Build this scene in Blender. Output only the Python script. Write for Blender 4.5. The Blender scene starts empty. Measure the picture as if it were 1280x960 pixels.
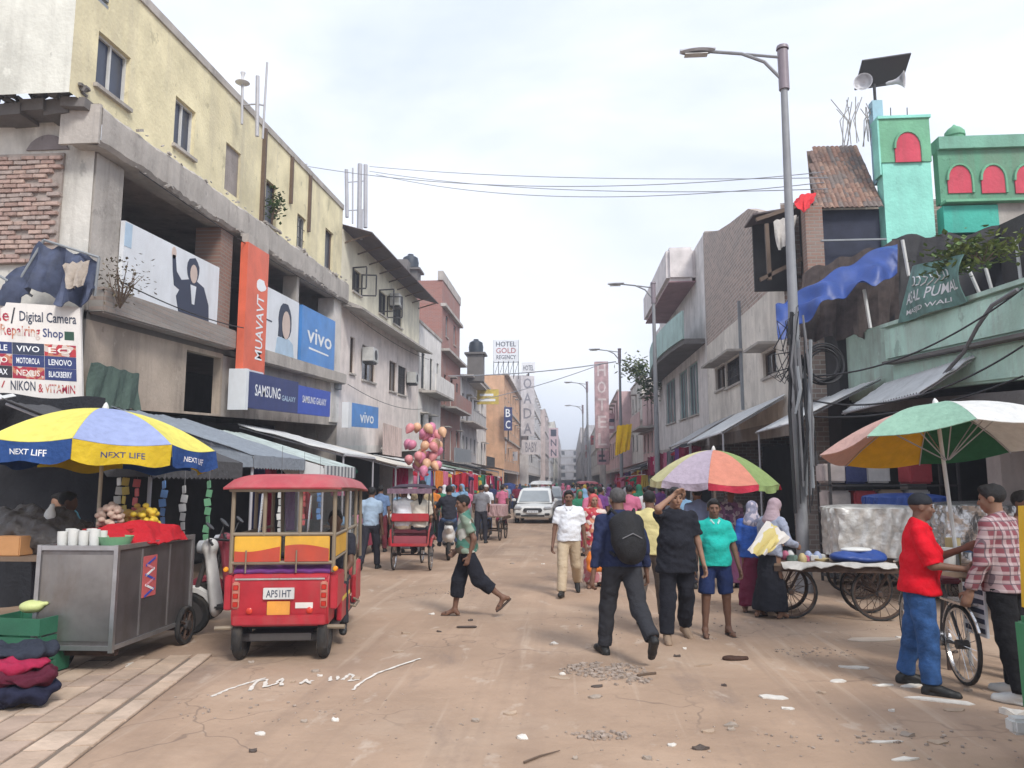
import bpy, bmesh, math, random
import numpy as np
from mathutils import Vector, Matrix

sc = bpy.context.scene
COL = sc.collection
rad = math.radians

# ------------------------------------------------------------------ camera
CAM_H, FPX = 1.75, 961.0
YAW, PITCH = rad(4.25), rad(7.29)
cam_data = bpy.data.cameras.new('camera')
cam = bpy.data.objects.new('camera', cam_data)
COL.objects.link(cam)
cam.location = (0, 0, CAM_H)
cam.rotation_euler = (rad(90) + PITCH, 0, YAW)
cam_data.sensor_width = 36.0
cam_data.lens = 36.0 * FPX / 1280.0
cam_data.clip_start = 0.05
cam_data.clip_end = 3000
sc.camera = cam

# ------------------------------------------------------------------ sky, sun, exposure
SUN_EL, SUN_AZ = rad(43), rad(148)
world = bpy.data.worlds.new('World')
sc.world = world
world.use_nodes = True
wn, wl = world.node_tree.nodes, world.node_tree.links
bg = wn['Background']
sky = wn.new('ShaderNodeTexSky')
sky.sky_type = 'NISHITA'
sky.sun_disc = False
sky.sun_elevation = SUN_EL
sky.sun_rotation = SUN_AZ
sky.dust_density = 3.0
tc = wn.new('ShaderNodeTexCoord')
mp = wn.new('ShaderNodeMapping')
mp.inputs['Scale'].default_value = (1.0, 1.0, 2.4)
nz = wn.new('ShaderNodeTexNoise')
nz.inputs['Scale'].default_value = 1.7
nz.inputs['Detail'].default_value = 6
nz.inputs['Roughness'].default_value = 0.55
nz.inputs['Distortion'].default_value = 0.4
rp = wn.new('ShaderNodeValToRGB')
rp.color_ramp.elements[0].position = 0.3
rp.color_ramp.elements[0].color = (5.3, 6.05, 7.6, 1)
rp.color_ramp.elements[1].position = 0.68
rp.color_ramp.elements[1].color = (8.4, 8.7, 9.35, 1)
mx = wn.new('ShaderNodeMix')
mx.data_type = 'RGBA'
mx.inputs[0].default_value = 0.93
wl.new(tc.outputs['Generated'], mp.inputs['Vector'])
wl.new(mp.outputs['Vector'], nz.inputs['Vector'])
wl.new(nz.outputs['Fac'], rp.inputs['Fac'])
wl.new(sky.outputs['Color'], mx.inputs[6])
wl.new(rp.outputs['Color'], mx.inputs[7])
wl.new(mx.outputs[2], bg.inputs['Color'])
bg.inputs['Strength'].default_value = 0.0735

sun_data = bpy.data.lights.new('sun', 'SUN')
sun = bpy.data.objects.new('sun', sun_data)
COL.objects.link(sun)
sun_data.energy = 1.5
sun_data.angle = rad(15)
sun_data.color = (1.0, 0.96, 0.9)
sun.location = (0, -20, 40)
sd = Vector((math.sin(SUN_AZ) * math.cos(SUN_EL), math.cos(SUN_AZ) * math.cos(SUN_EL), math.sin(SUN_EL)))
sun.rotation_euler = sd.to_track_quat('Z', 'Y').to_euler()

sc.view_settings.view_transform = 'Standard'
sc.view_settings.look = 'None'
sc.view_settings.exposure = 1.0
sc.view_settings.gamma = 1.0
sc.view_settings.use_curve_mapping = False
sc.cycles.use_denoising = True
sc.cycles.max_bounces = 6
sc.cycles.diffuse_bounces = 3
sc.cycles.glossy_bounces = 3
sc.cycles.transparent_max_bounces = 6
sc.cycles.volume_bounces = 0
sc.cycles.caustics_reflective = False
sc.cycles.caustics_refractive = False

# ------------------------------------------------------------------ photo geometry -> metres
_ct, _st, _cp, _sp = math.cos(YAW), math.sin(YAW), math.cos(PITCH), math.sin(PITCH)
_R = Vector((_ct, _st, 0)); _F = Vector((-_st * _cp, _ct * _cp, _sp)); _U = Vector((_st * _sp, -_ct * _sp, _cp))
def ray(u, v): return _R * ((u - 640) / FPX) + _F + _U * ((480 - v) / FPX)
def hit(u, v, ax, val):
    d = ray(u, v); c = Vector((0, 0, CAM_H)); return c + d * ((val - c[ax]) / d[ax])
def GP(u, v, z=0.0): return hit(u, v, 2, z)
def PX(u, v, X): return hit(u, v, 0, X)
def PY(u, v, Y): return hit(u, v, 1, Y)

# ------------------------------------------------------------------ materials
MATS = {}
def L(nt, a, b): nt.links.new(a, b)
def M(key, col=(.5, .5, .5), rough=.8, metal=0., var=.14, vs=3., bump=.12, bs=45., grime=0., gcol=(.09, .08, .07),
      gs=1.6, streak=True, emit=0., coords='pos', spec=.35, alpha=1., trans=0.):
    if key in MATS: return MATS[key]
    m = bpy.data.materials.new(key); m.use_nodes = True
    nt = m.node_tree; n = nt.nodes; b = n['Principled BSDF']
    b.inputs['Roughness'].default_value = rough
    b.inputs['Metallic'].default_value = metal
    b.inputs['Specular IOR Level'].default_value = spec
    b.inputs['Alpha'].default_value = alpha
    b.inputs['Transmission Weight'].default_value = trans
    if coords == 'pos':
        src = n.new('ShaderNodeNewGeometry').outputs['Position']
    else:
        src = n.new('ShaderNodeTexCoord').outputs['Object']
    t = n.new('ShaderNodeTexNoise'); t.inputs['Scale'].default_value = vs; t.inputs['Detail'].default_value = 5
    t.inputs['Roughness'].default_value = .6
    L(nt, src, t.inputs['Vector'])
    r = n.new('ShaderNodeValToRGB')
    r.color_ramp.elements[0].position = .3; r.color_ramp.elements[1].position = .72
    r.color_ramp.elements[0].color = (*[c * (1 - var) for c in col], 1)
    r.color_ramp.elements[1].color = (*[min(1, c * (1 + var * .7)) for c in col], 1)
    L(nt, t.outputs['Fac'], r.inputs['Fac'])
    out = r.outputs['Color']
    if grime > 0:
        mp_ = n.new('ShaderNodeMapping'); mp_.inputs['Scale'].default_value = (1, 1, .28 if streak else 1)
        L(nt, src, mp_.inputs['Vector'])
        t2 = n.new('ShaderNodeTexNoise'); t2.inputs['Scale'].default_value = gs; t2.inputs['Detail'].default_value = 8
        t2.inputs['Roughness'].default_value = .68; t2.inputs['Distortion'].default_value = .5
        L(nt, mp_.outputs['Vector'], t2.inputs['Vector'])
        r2 = n.new('ShaderNodeValToRGB')
        r2.color_ramp.elements[0].position = .47; r2.color_ramp.elements[1].position = .75
        r2.color_ramp.elements[0].color = (0, 0, 0, 1); r2.color_ramp.elements[1].color = (grime, grime, grime, 1)
        L(nt, t2.outputs['Fac'], r2.inputs['Fac'])
        mx_ = n.new('ShaderNodeMix'); mx_.data_type = 'RGBA'
        L(nt, r2.outputs['Color'], mx_.inputs[0]); L(nt, out, mx_.inputs[6]); mx_.inputs[7].default_value = (*gcol, 1)
        out = mx_.outputs[2]
    L(nt, out, b.inputs['Base Color'])
    if emit:
        b.inputs['Emission Strength'].default_value = emit; b.inputs['Emission Color'].default_value = (*col, 1)
    if bump:
        t3 = n.new('ShaderNodeTexNoise'); t3.inputs['Scale'].default_value = bs; t3.inputs['Detail'].default_value = 4
        L(nt, src, t3.inputs['Vector'])
        bp = n.new('ShaderNodeBump'); bp.inputs['Strength'].default_value = bump; bp.inputs['Distance'].default_value = .03
        L(nt, t3.outputs['Fac'], bp.inputs['Height']); L(nt, bp.outputs['Normal'], b.inputs['Normal'])
    MATS[key] = m
    return m
def cloth(key, col, var=.12, rough=.9): return M('cloth_' + key, col, rough, var=var, vs=9, bump=.6, bs=17, coords='obj', spec=.15)
def ucloth(key, col):
    m = cloth(key, col)
    nt = m.node_tree; n = nt.nodes; b = n['Principled BSDF']; o = n['Material Output']
    if 'Translucent BSDF' not in n:
        t = n.new('ShaderNodeBsdfTranslucent'); x = n.new('ShaderNodeMixShader'); x.inputs[0].default_value = .2
        L(nt, b.inputs['Base Color'].links[0].from_socket, t.inputs['Color']); L(nt, b.outputs[0], x.inputs[1]); L(nt, t.outputs[0], x.inputs[2]); L(nt, x.outputs[0], o.inputs['Surface'])
    return m
def paint(key, col, rough=.45, grime=.25): return M('paint_' + key, col, rough, var=.1, vs=6, bump=.05, bs=30, grime=grime, gs=3, spec=.5)
def metal(key, col=(.4, .4, .4), rough=.4, grime=.3): return M('metal_' + key, col, rough, .85, var=.15, vs=7, bump=.06, bs=60, grime=grime, gs=4)
def plaster(key, col, grime=.55, gcol=(.12, .11, .1), gs=.9):
    k = 'plaster_' + key
    if k in MATS: return MATS[k]
    m = M(k, col, .9, var=.2, vs=1.3, bump=.35, bs=14, grime=grime, gcol=gcol, gs=gs, spec=.2)
    nt = m.node_tree; n = nt.nodes; b = n['Principled BSDF']; g = n.new('ShaderNodeNewGeometry'); old = b.inputs['Base Color'].links[0].from_socket
    for (sc_, sx, lo, hi, amt, cc) in ((1.0, (3.2, 3.2, .16), .53, .8, .55, gcol), (5.0, (1, 1, 1), .6, .7, .4, [min(1, c * 1.25 + .05) for c in col]), (2.2, (1, 1, .8), .62, .66, .5, [c * .45 for c in col])):
        mp_ = n.new('ShaderNodeMapping'); mp_.inputs['Scale'].default_value = sx; mp_.inputs['Location'].default_value = (len(key) * 1.7, sc_, 0); L(nt, g.outputs['Position'], mp_.inputs['Vector'])
        t = n.new('ShaderNodeTexNoise'); t.inputs['Scale'].default_value = sc_; t.inputs['Detail'].default_value = 7; t.inputs['Roughness'].default_value = .65; L(nt, mp_.outputs['Vector'], t.inputs['Vector'])
        r = n.new('ShaderNodeValToRGB'); r.color_ramp.elements[0].position = lo; r.color_ramp.elements[1].position = hi; r.color_ramp.elements[0].color = (0, 0, 0, 1); a_ = amt * (.4 + grime); r.color_ramp.elements[1].color = (a_, a_, a_, 1); L(nt, t.outputs['Fac'], r.inputs['Fac'])
        x = n.new('ShaderNodeMix'); x.data_type = 'RGBA'; L(nt, r.outputs['Color'], x.inputs[0]); L(nt, old, x.inputs[6]); x.inputs[7].default_value = (*cc, 1); old = x.outputs[2]
    L(nt, old, b.inputs['Base Color']); return m
def brickmat(key, c1, c2, mort, axis='x', bw=.24, rh=.085, grime=.4):
    k = 'brick_' + key
    if k in MATS: return MATS[k]
    m = M(k, c1, .9, var=.1)
    nt = m.node_tree; n = nt.nodes; b = n['Principled BSDF']
    g = n.new('ShaderNodeNewGeometry'); s = n.new('ShaderNodeSeparateXYZ'); c = n.new('ShaderNodeCombineXYZ')
    L(nt, g.outputs['Position'], s.inputs[0])
    if axis == 'x': L(nt, s.outputs['Y'], c.inputs['X'])
    else: L(nt, s.outputs['X'], c.inputs['X'])
    L(nt, s.outputs['Z'], c.inputs['Y'])
    bt = n.new('ShaderNodeTexBrick'); L(nt, c.outputs[0], bt.inputs['Vector'])
    bt.inputs['Color1'].default_value = (*c1, 1); bt.inputs['Color2'].default_value = (*c2, 1); bt.inputs['Mortar'].default_value = (*mort, 1)
    bt.inputs['Scale'].default_value = 1; bt.inputs['Brick Width'].default_value = bw; bt.inputs['Row Height'].default_value = rh
    bt.inputs['Mortar Size'].default_value = .012; bt.inputs['Bias'].default_value = -.1
    t2 = n.new('ShaderNodeTexNoise'); t2.inputs['Scale'].default_value = .8; t2.inputs['Detail'].default_value = 8; L(nt, g.outputs['Position'], t2.inputs['Vector'])
    r2 = n.new('ShaderNodeValToRGB'); r2.color_ramp.elements[0].position = .45; r2.color_ramp.elements[1].position = .7
    r2.color_ramp.elements[0].color = (0, 0, 0, 1); r2.color_ramp.elements[1].color = (grime,) * 3 + (1,)
    L(nt, t2.outputs['Fac'], r2.inputs['Fac'])
    mx_ = n.new('ShaderNodeMix'); mx_.data_type = 'RGBA'; L(nt, r2.outputs['Color'], mx_.inputs[0]); L(nt, bt.outputs['Color'], mx_.inputs[6])
    mx_.inputs[7].default_value = (.3, .28, .26, 1)
    L(nt, mx_.outputs[2], b.inputs['Base Color'])
    bp = n.new('ShaderNodeBump'); bp.inputs['Strength'].default_value = .7; bp.inputs['Distance'].default_value = .02; bp.invert = True
    L(nt, bt.outputs['Fac'], bp.inputs['Height']); L(nt, bp.outputs['Normal'], b.inputs['Normal'])
    return m

# ------------------------------------------------------------------ objects
def tag(o, label=None, cat=None, group=None, kind=None):
    if label: o['label'] = label
    if cat: o['category'] = cat
    if group: o['group'] = group
    if kind: o['kind'] = kind
    return o
def thing(name, label, cat, loc=(0, 0, 0), rz=0., group=None, rx=0.):
    o = bpy.data.objects.new(name, None); COL.objects.link(o)
    o.empty_display_size = .1
    o.location = loc; o.rotation_euler = (rx, 0, rz)
    return tag(o, label, cat, group)
def origin_of(o):
    p = Vector((0, 0, 0))
    while o is not None:
        p += o.location; o = o.parent
    return p
def copy_tree(o, parent=None):
    c = o.copy(); COL.objects.link(c); c.parent = parent
    for ch in list(o.children):
        copy_tree(ch, c)
    return c
def setmat(o, m):
    o.material_slots[0].link = 'OBJECT'; o.material_slots[0].material = m
def raw_mesh(name, v, f, mat, smooth=False, sharp=None):
    me = bpy.data.meshes.new(name)
    me.from_pydata(v if isinstance(v, list) else v.tolist(), [], f if isinstance(f, list) else f.tolist())
    if mat is not None: me.materials.append(mat)
    if smooth:
        me.polygons.foreach_set('use_smooth', [True] * len(me.polygons))
        if sharp: me.set_sharp_from_angle(angle=rad(sharp))
    me.update()
    return me
def link(name, me, parent=None, loc=(0, 0, 0)):
    o = bpy.data.objects.new(name, me); COL.objects.link(o); o.parent = parent; o.location = loc
    return o

def frame_of(d):
    d = Vector(d).normalized()
    a = Vector((0, 0, 1)) if abs(d.z) < .9 else Vector((1, 0, 0))
    x = a.cross(d).normalized(); return x, d.cross(x).normalized(), d

class MB:
    def __init__(s, xf=None): s.v = []; s.f = []; s.xf = xf
    def add(s, vs, fs):
        o = len(s.v)
        if s.xf: vs = [s.xf(*p) for p in vs]
        s.v += [tuple(p) for p in vs]; s.f += [tuple(i + o for i in f) for f in fs]; return s
    def box(s, x0, x1, y0, y1, z0, z1):
        return s.add([(x0, y0, z0), (x1, y0, z0), (x1, y1, z0), (x0, y1, z0), (x0, y0, z1), (x1, y0, z1), (x1, y1, z1), (x0, y1, z1)],
              [(0, 3, 2, 1), (4, 5, 6, 7), (0, 1, 5, 4), (1, 2, 6, 5), (2, 3, 7, 6), (3, 0, 4, 7)])
    def obox(s, c, size, rot=None):
        c = Vector(c); m = rot if rot is not None else Matrix.Identity(3)
        if isinstance(m, (int, float)): m = Matrix.Rotation(m, 3, 'Z')
        hx, hy, hz = [q / 2 for q in size]
        P = [c + m @ Vector(q) for q in [(-hx, -hy, -hz), (hx, -hy, -hz), (hx, hy, -hz), (-hx, hy, -hz), (-hx, -hy, hz), (hx, -hy, hz), (hx, hy, hz), (-hx, hy, hz)]]
        return s.add(P, [(0, 3, 2, 1), (4, 5, 6, 7), (0, 1, 5, 4), (1, 2, 6, 5), (2, 3, 7, 6), (3, 0, 4, 7)])
    def bar(s, a, b, w, h=None):
        a = Vector(a); b = Vector(b); x, y, d = frame_of(b - a); h = h or w
        m = Matrix((x, y, d)).transposed(); return s.obox((a + b) / 2, (w, h, (b - a).length), m)
    def cyl(s, a, b, r0, r1=None, n=10):
        a = Vector(a); b = Vector(b); r1 = r0 if r1 is None else r1; x, y, d = frame_of(b - a); vs = []
        for k in range(n):
            t = 2 * math.pi * k / n; e = x * math.cos(t) + y * math.sin(t); vs += [a + e * r0, b + e * r1]
        fs = [(2 * k, 2 * ((k + 1) % n), 2 * ((k + 1) % n) + 1, 2 * k + 1) for k in range(n)]
        fs += [tuple(2 * k for k in range(n))[::-1], tuple(2 * k + 1 for k in range(n))]
        return s.add(vs, fs)
    def tube(s, pts, r, n=6, close=False):
        pts = [Vector(p) for p in pts]; N = len(pts); vs = []; x = None
        for i, p in enumerate(pts):
            d = (pts[(i + 1) % N] - pts[i - 1]) if close else (pts[min(i + 1, N - 1)] - pts[max(i - 1, 0)])
            d.normalize()
            if x is None: x = frame_of(d)[0]
            x = (x - d * x.dot(d)).normalized(); y = d.cross(x)
            rr = r[i] if isinstance(r, (list, tuple)) else r
            for k in range(n):
                t = 2 * math.pi * k / n; vs.append(p + (x * math.cos(t) + y * math.sin(t)) * rr)
        fs = []
        for i in range(N if close else N - 1):
            for k in range(n):
                a = i * n + k; b = i * n + (k + 1) % n; j = ((i + 1) % N) * n
                fs.append((a, b, j + (k + 1) % n, j + k))
        if not close: fs += [tuple(range(n))[::-1], tuple(range((N - 1) * n, N * n))]
        return s.add(vs, fs)
    def ring(s, c, axis, R_, r, n=28, m=6):
        x, y, d = frame_of(axis); c = Vector(c)
        return s.tube([c + (x * math.cos(2 * math.pi * k / n) + y * math.sin(2 * math.pi * k / n)) * R_ for k in range(n)], r, m, True)
    def lathe(s, prof, n=16, c=(0, 0, 0), axis=(0, 0, 1), loop=False):
        x, y, d = frame_of(axis); c = Vector(c); vs = []; N = len(prof)
        for r, h in prof:
            for k in range(n):
                t = 2 * math.pi * k / n; vs.append(c + d * h + (x * math.cos(t) + y * math.sin(t)) * max(r, 1e-4))
        fs = [(i * n + k, i * n + (k + 1) % n, (i + 1) * n + (k + 1) % n, (i + 1) * n + k) for i in range(N - 1) for k in range(n)]
        if loop: return s.add(vs, fs + [((N - 1) * n + k, (N - 1) * n + (k + 1) % n, (k + 1) % n, k) for k in range(n)])
        return s.add(vs, fs + [tuple(range(n))[::-1], tuple(range((N - 1) * n, N * n))])
    def grid(s, fn, nu, nv, th=0.):
        vs = [Vector(fn(i / nu, j / nv)) for j in range(nv + 1) for i in range(nu + 1)]
        q = lambda i, j: j * (nu + 1) + i
        fs = [(q(i, j), q(i + 1, j), q(i + 1, j + 1), q(i, j + 1)) for j in range(nv) for i in range(nu)]
        if th:
            nrm = []
            for j in range(nv + 1):
                for i in range(nu + 1):
                    a = vs[q(min(i + 1, nu), j)] - vs[q(max(i - 1, 0), j)]; b = vs[q(i, min(j + 1, nv))] - vs[q(i, max(j - 1, 0))]
                    c = a.cross(b); nrm.append(c.normalized() if c.length > 1e-9 else Vector((0, 0, 1)))
            N = len(vs); vs = vs + [p - w * th for p, w in zip(vs, nrm)]
            fs += [tuple(i + N for i in f[::-1]) for f in fs]
            rim = [q(i, 0) for i in range(nu)] + [q(nu, j) for j in range(nv)] + [q(i, nv) for i in range(nu, 0, -1)] + [q(0, j) for j in range(nv, 0, -1)]
            for a, b in zip(rim, rim[1:] + rim[:1]): fs.append((b, a, a + N, b + N))
        return s.add(vs, fs)
    def prism(s, poly, a, b, axis='x'):
        """polygon of 2-D points extruded between a and b along an axis"""
        def p3(p, t): return {'x': (t, p[0], p[1]), 'y': (p[0], t, p[1]), 'z': (p[0], p[1], t)}[axis]
        n = len(poly); vs = [p3(p, a) for p in poly] + [p3(p, b) for p in poly]
        fs = [tuple(range(n))[::-1], tuple(range(n, 2 * n))] + [(k, (k + 1) % n, n + (k + 1) % n, n + k) for k in range(n)]
        return s.add(vs, fs)
    def mesh(s, name, mat, smooth=False, bevel=0., off=None, sharp=40):
        v = s.v
        if off is not None: v = [(p[0] - off[0], p[1] - off[1], p[2] - off[2]) for p in v]
        me = bpy.data.meshes.new(name); me.from_pydata(v, [], s.f)
        bm = bmesh.new(); bm.from_mesh(me)
        bmesh.ops.recalc_face_normals(bm, faces=bm.faces)
        if bevel:
            ed = [e for e in bm.edges if len(e.link_faces) == 2 and e.calc_face_angle(0) > .5]
            bmesh.ops.bevel(bm, geom=ed, offset=bevel, segments=2, affect='EDGES', clamp_overlap=True)
        bm.to_mesh(me); bm.free()
        me.materials.append(mat)
        if smooth or bevel:
            me.polygons.foreach_set('use_smooth', [True] * len(me.polygons)); me.set_sharp_from_angle(angle=rad(sharp))
        return me
    def build(s, name, mat, parent=None, smooth=False, bevel=0., world=False, sharp=40):
        off = origin_of(parent) if (world and parent is not None) else None
        return link(name, s.mesh(name, mat, smooth, bevel, off, sharp), parent)
def top(name, label, cat, mb, mat, base=None, group=None, smooth=False, bevel=0., kind=None):
    """a thing that is one mesh, its origin at its base"""
    if base is None:
        a = np.array(mb.v); base = ((a[:, 0].min() + a[:, 0].max()) / 2, (a[:, 1].min() + a[:, 1].max()) / 2, a[:, 2].min())
    o = link(name, mb.mesh(name, mat, smooth, bevel, base), None, base)
    return tag(o, label, cat, group, kind)

_txt = {}
def text_part(parent, s, p0, u, v, mat, depth=.004, name='lettering', world=True, xf=None):
    """writing stretched over the parallelogram p0, p0+u, p0+v and standing a few mm proud"""
    if s not in _txt:
        cu = bpy.data.curves.new('t', 'FONT'); cu.body = s; cu.resolution_u = 2; cu.offset = .012
        ob = bpy.data.objects.new('t', cu); COL.objects.link(ob)
        me = bpy.data.meshes.new_from_object(ob.evaluated_get(bpy.context.evaluated_depsgraph_get()))
        vs = np.array([q.co[:] for q in me.vertices]); fs = [tuple(q.vertices) for q in me.polygons]
        bpy.data.objects.remove(ob); bpy.data.curves.remove(cu); bpy.data.meshes.remove(me)
        lo, hi = vs.min(0), vs.max(0); vs = (vs - lo) / np.maximum(hi - lo, 1e-6)
        _txt[s] = (vs, fs)
    vs, fs = _txt[s]
    p0 = Vector(p0); u = Vector(u); v = Vector(v); n = u.cross(v).normalized() * depth
    pts = [p0 + u * float(q[0]) + v * float(q[1]) + n for q in vs]
    if xf: pts = [Vector(xf(*p)) for p in pts]
    off = origin_of(parent) if world else Vector((0, 0, 0))
    me = raw_mesh(name, [tuple(p - off) for p in pts], list(fs), mat)
    return link(name, me, parent)

# ------------------------------------------------------------------ smooth solids from blended capsules and ellipsoids
def cap(a, b, ra, rb=None, ax=None, fl=1., flat=False): return ('c', np.array(a, float), np.array(b, float), ra, ra if rb is None else rb, None if ax is None else np.array(ax, float), fl, flat)
def ell(c, r, rot=None): return ('e', np.array(c, float), np.array(r, float), None if rot is None else np.array(rot, float))
def sdf_mesh(prims, vox, k=.03, cuts=(), subs=()):
    lo = np.full(3, 1e9); hi = -lo
    bbs = []
    for p in prims:
        if p[0] == 'c':
            r = max(p[3], p[4]) * max(1, 1 / p[6]); a = np.minimum(p[1], p[2]) - r; b = np.maximum(p[1], p[2]) + r
        else:
            r = p[2].max(); a = p[1] - r; b = p[1] + r
        bbs.append((a, b)); lo = np.minimum(lo, a); hi = np.maximum(hi, b)
    lo = lo - 3 * vox; hi = hi + 3 * vox
    n = np.ceil((hi - lo) / vox).astype(int) + 1
    f = np.full(n, .15, np.float32)
    ax = [lo[i] + vox * np.arange(n[i]) for i in range(3)]
    def dist(p, s):
        X = ax[0][s[0]][:, None, None]; Y = ax[1][s[1]][None, :, None]; Z = ax[2][s[2]][None, None, :]
        if p[0] == 'c':
            a, b = p[1], p[2]; d = b - a; L2 = max(float(d @ d), 1e-9)
            t0 = ((X - a[0]) * d[0] + (Y - a[1]) * d[1] + (Z - a[2]) * d[2]) / L2; t = np.clip(t0, 0, 1)
            px, py, pz = X - a[0] - t * d[0], Y - a[1] - t * d[1], Z - a[2] - t * d[2]
            q2 = px * px + py * py + pz * pz
            if p[5] is not None:
                c = px * p[5][0] + py * p[5][1] + pz * p[5][2]; q2 = q2 + c * c * (p[6] ** 2 - 1)
            r = np.sqrt(q2) - (p[3] + (p[4] - p[3]) * t)
            if p[7]: r = np.maximum(r, (t0 - 1) * math.sqrt(L2))
            return r
        c = p[1]; x, y, z = X - c[0], Y - c[1], Z - c[2]
        if p[3] is not None:
            m = p[3]; x, y, z = m[0][0] * x + m[1][0] * y + m[2][0] * z, m[0][1] * x + m[1][1] * y + m[2][1] * z, m[0][2] * x + m[1][2] * y + m[2][2] * z
        r = p[2]; k0 = np.sqrt((x / r[0]) ** 2 + (y / r[1]) ** 2 + (z / r[2]) ** 2)
        k1 = np.sqrt((x / r[0] ** 2) ** 2 + (y / r[1] ** 2) ** 2 + (z / r[2] ** 2) ** 2)
        return k0 * (k0 - 1) / np.maximum(k1, 1e-6)
    pad = k + 2.5 * vox
    for p, (a, b) in zip(prims, bbs):
        i0 = np.clip(np.floor((a - pad - lo) / vox).astype(int), 0, n); i1 = np.clip(np.ceil((b + pad - lo) / vox).astype(int) + 1, 0, n)
        s = tuple(slice(i0[i], i1[i]) for i in range(3))
        d = dist(p, s); g = f[s]; h = np.clip(.5 + .5 * (g - d) / k, 0, 1)
        f[s] = g * (1 - h) + d * h - k * h * (1 - h)
    full = (slice(None),) * 3
    for p in subs: f = np.maximum(f, -dist(p, full))
    for p0, nn in cuts:
        X, Y, Z = ax[0][:, None, None], ax[1][None, :, None], ax[2][None, None, :]
        nn = np.array(nn, float); nn /= np.linalg.norm(nn)
        f = np.maximum(f, (X - p0[0]) * nn[0] + (Y - p0[1]) * nn[1] + (Z - p0[2]) * nn[2])
    ins = f < 0
    c = np.zeros(n - 1, np.int8)
    sl = lambda o: tuple(slice(o[i], n[i] - 1 + o[i]) for i in range(3))
    offs = [(i, j, q) for i in (0, 1) for j in (0, 1) for q in (0, 1)]
    for o in offs: c += ins[sl(o)]
    act = (c > 0) & (c < 8); ci = np.argwhere(act); N = len(ci)
    idx = np.full(n - 1, -1, np.int64); idx[act] = np.arange(N)
    acc = np.zeros((N, 3)); cnt = np.zeros(N)
    for o in offs:
        for a_ in range(3):
            if o[a_]: continue
            o2 = list(o); o2[a_] = 1
            A = ci + np.array(o); B = ci + np.array(o2)
            fa = f[A[:, 0], A[:, 1], A[:, 2]]; fb = f[B[:, 0], B[:, 1], B[:, 2]]
            m = (fa < 0) != (fb < 0); t = np.where(m, fa / np.where(m, fa - fb, 1), 0)
            pt = np.array(o, float)[None, :].repeat(N, 0); pt[:, a_] = t
            acc[m] += pt[m]; cnt[m] += 1
    V = lo + (ci + acc / np.maximum(cnt, 1)[:, None]) * vox
    Q = []
    for a_ in range(3):
        b_, c_ = (a_ + 1) % 3, (a_ + 2) % 3
        s0 = [slice(None)] * 3; s1 = [slice(None)] * 3; s0[a_] = slice(0, -1); s1[a_] = slice(1, None)
        ch = ins[tuple(s0)] != ins[tuple(s1)]; E = np.argwhere(ch)
        E = E[(E[:, b_] > 0) & (E[:, c_] > 0) & (E[:, b_] < n[b_] - 1) & (E[:, c_] < n[c_] - 1)]
        def cell(db, dc):
            q = E.copy(); q[:, b_] += db; q[:, c_] += dc; return idx[q[:, 0], q[:, 1], q[:, 2]]
        qd = np.stack([cell(-1, -1), cell(0, -1), cell(0, 0), cell(-1, 0)], 1)
        fl = ins[E[:, 0], E[:, 1], E[:, 2]]
        qd[~fl] = qd[~fl][:, ::-1]
        Q.append(qd)
    return V, np.concatenate(Q)
def folds(V, Fq, amp, seed=0, freq=(14, 14, 22)):
    """push a cloth surface in and out along its normals"""
    a = V[Fq[:, 1]] - V[Fq[:, 0]]; b = V[Fq[:, 3]] - V[Fq[:, 0]]; fn = np.cross(a, b)
    nr = np.zeros_like(V)
    for i in range(4): np.add.at(nr, Fq[:, i], fn)
    nr /= np.maximum(np.linalg.norm(nr, axis=1), 1e-9)[:, None]
    rs = np.random.RandomState(seed); d = np.zeros(len(V)); w = V.copy()
    w = w + .03 * np.sin(w[:, [1, 2, 0]] * 17 + rs.rand(3) * 6)
    for i in range(6):
        kv = (rs.rand(3) - .5) * 2 * np.array(freq) * (1 + .35 * i); d += np.sin(w @ kv + rs.rand() * 6.28) / (1 + .35 * i)
    return V + nr * (amp * d / 2.5)[:, None]
def sdf_obj(name, prims, vox, mat, parent=None, k=.03, cuts=(), subs=(), fold=0., seed=0, loc=(0, 0, 0), freq=(14, 14, 22)):
    V, Q = sdf_mesh(prims, vox, k, cuts, subs)
    if fold: V = folds(V, Q, fold, seed, freq)
    return link(name, raw_mesh(name, V, Q, mat, True), parent, loc)
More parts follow.
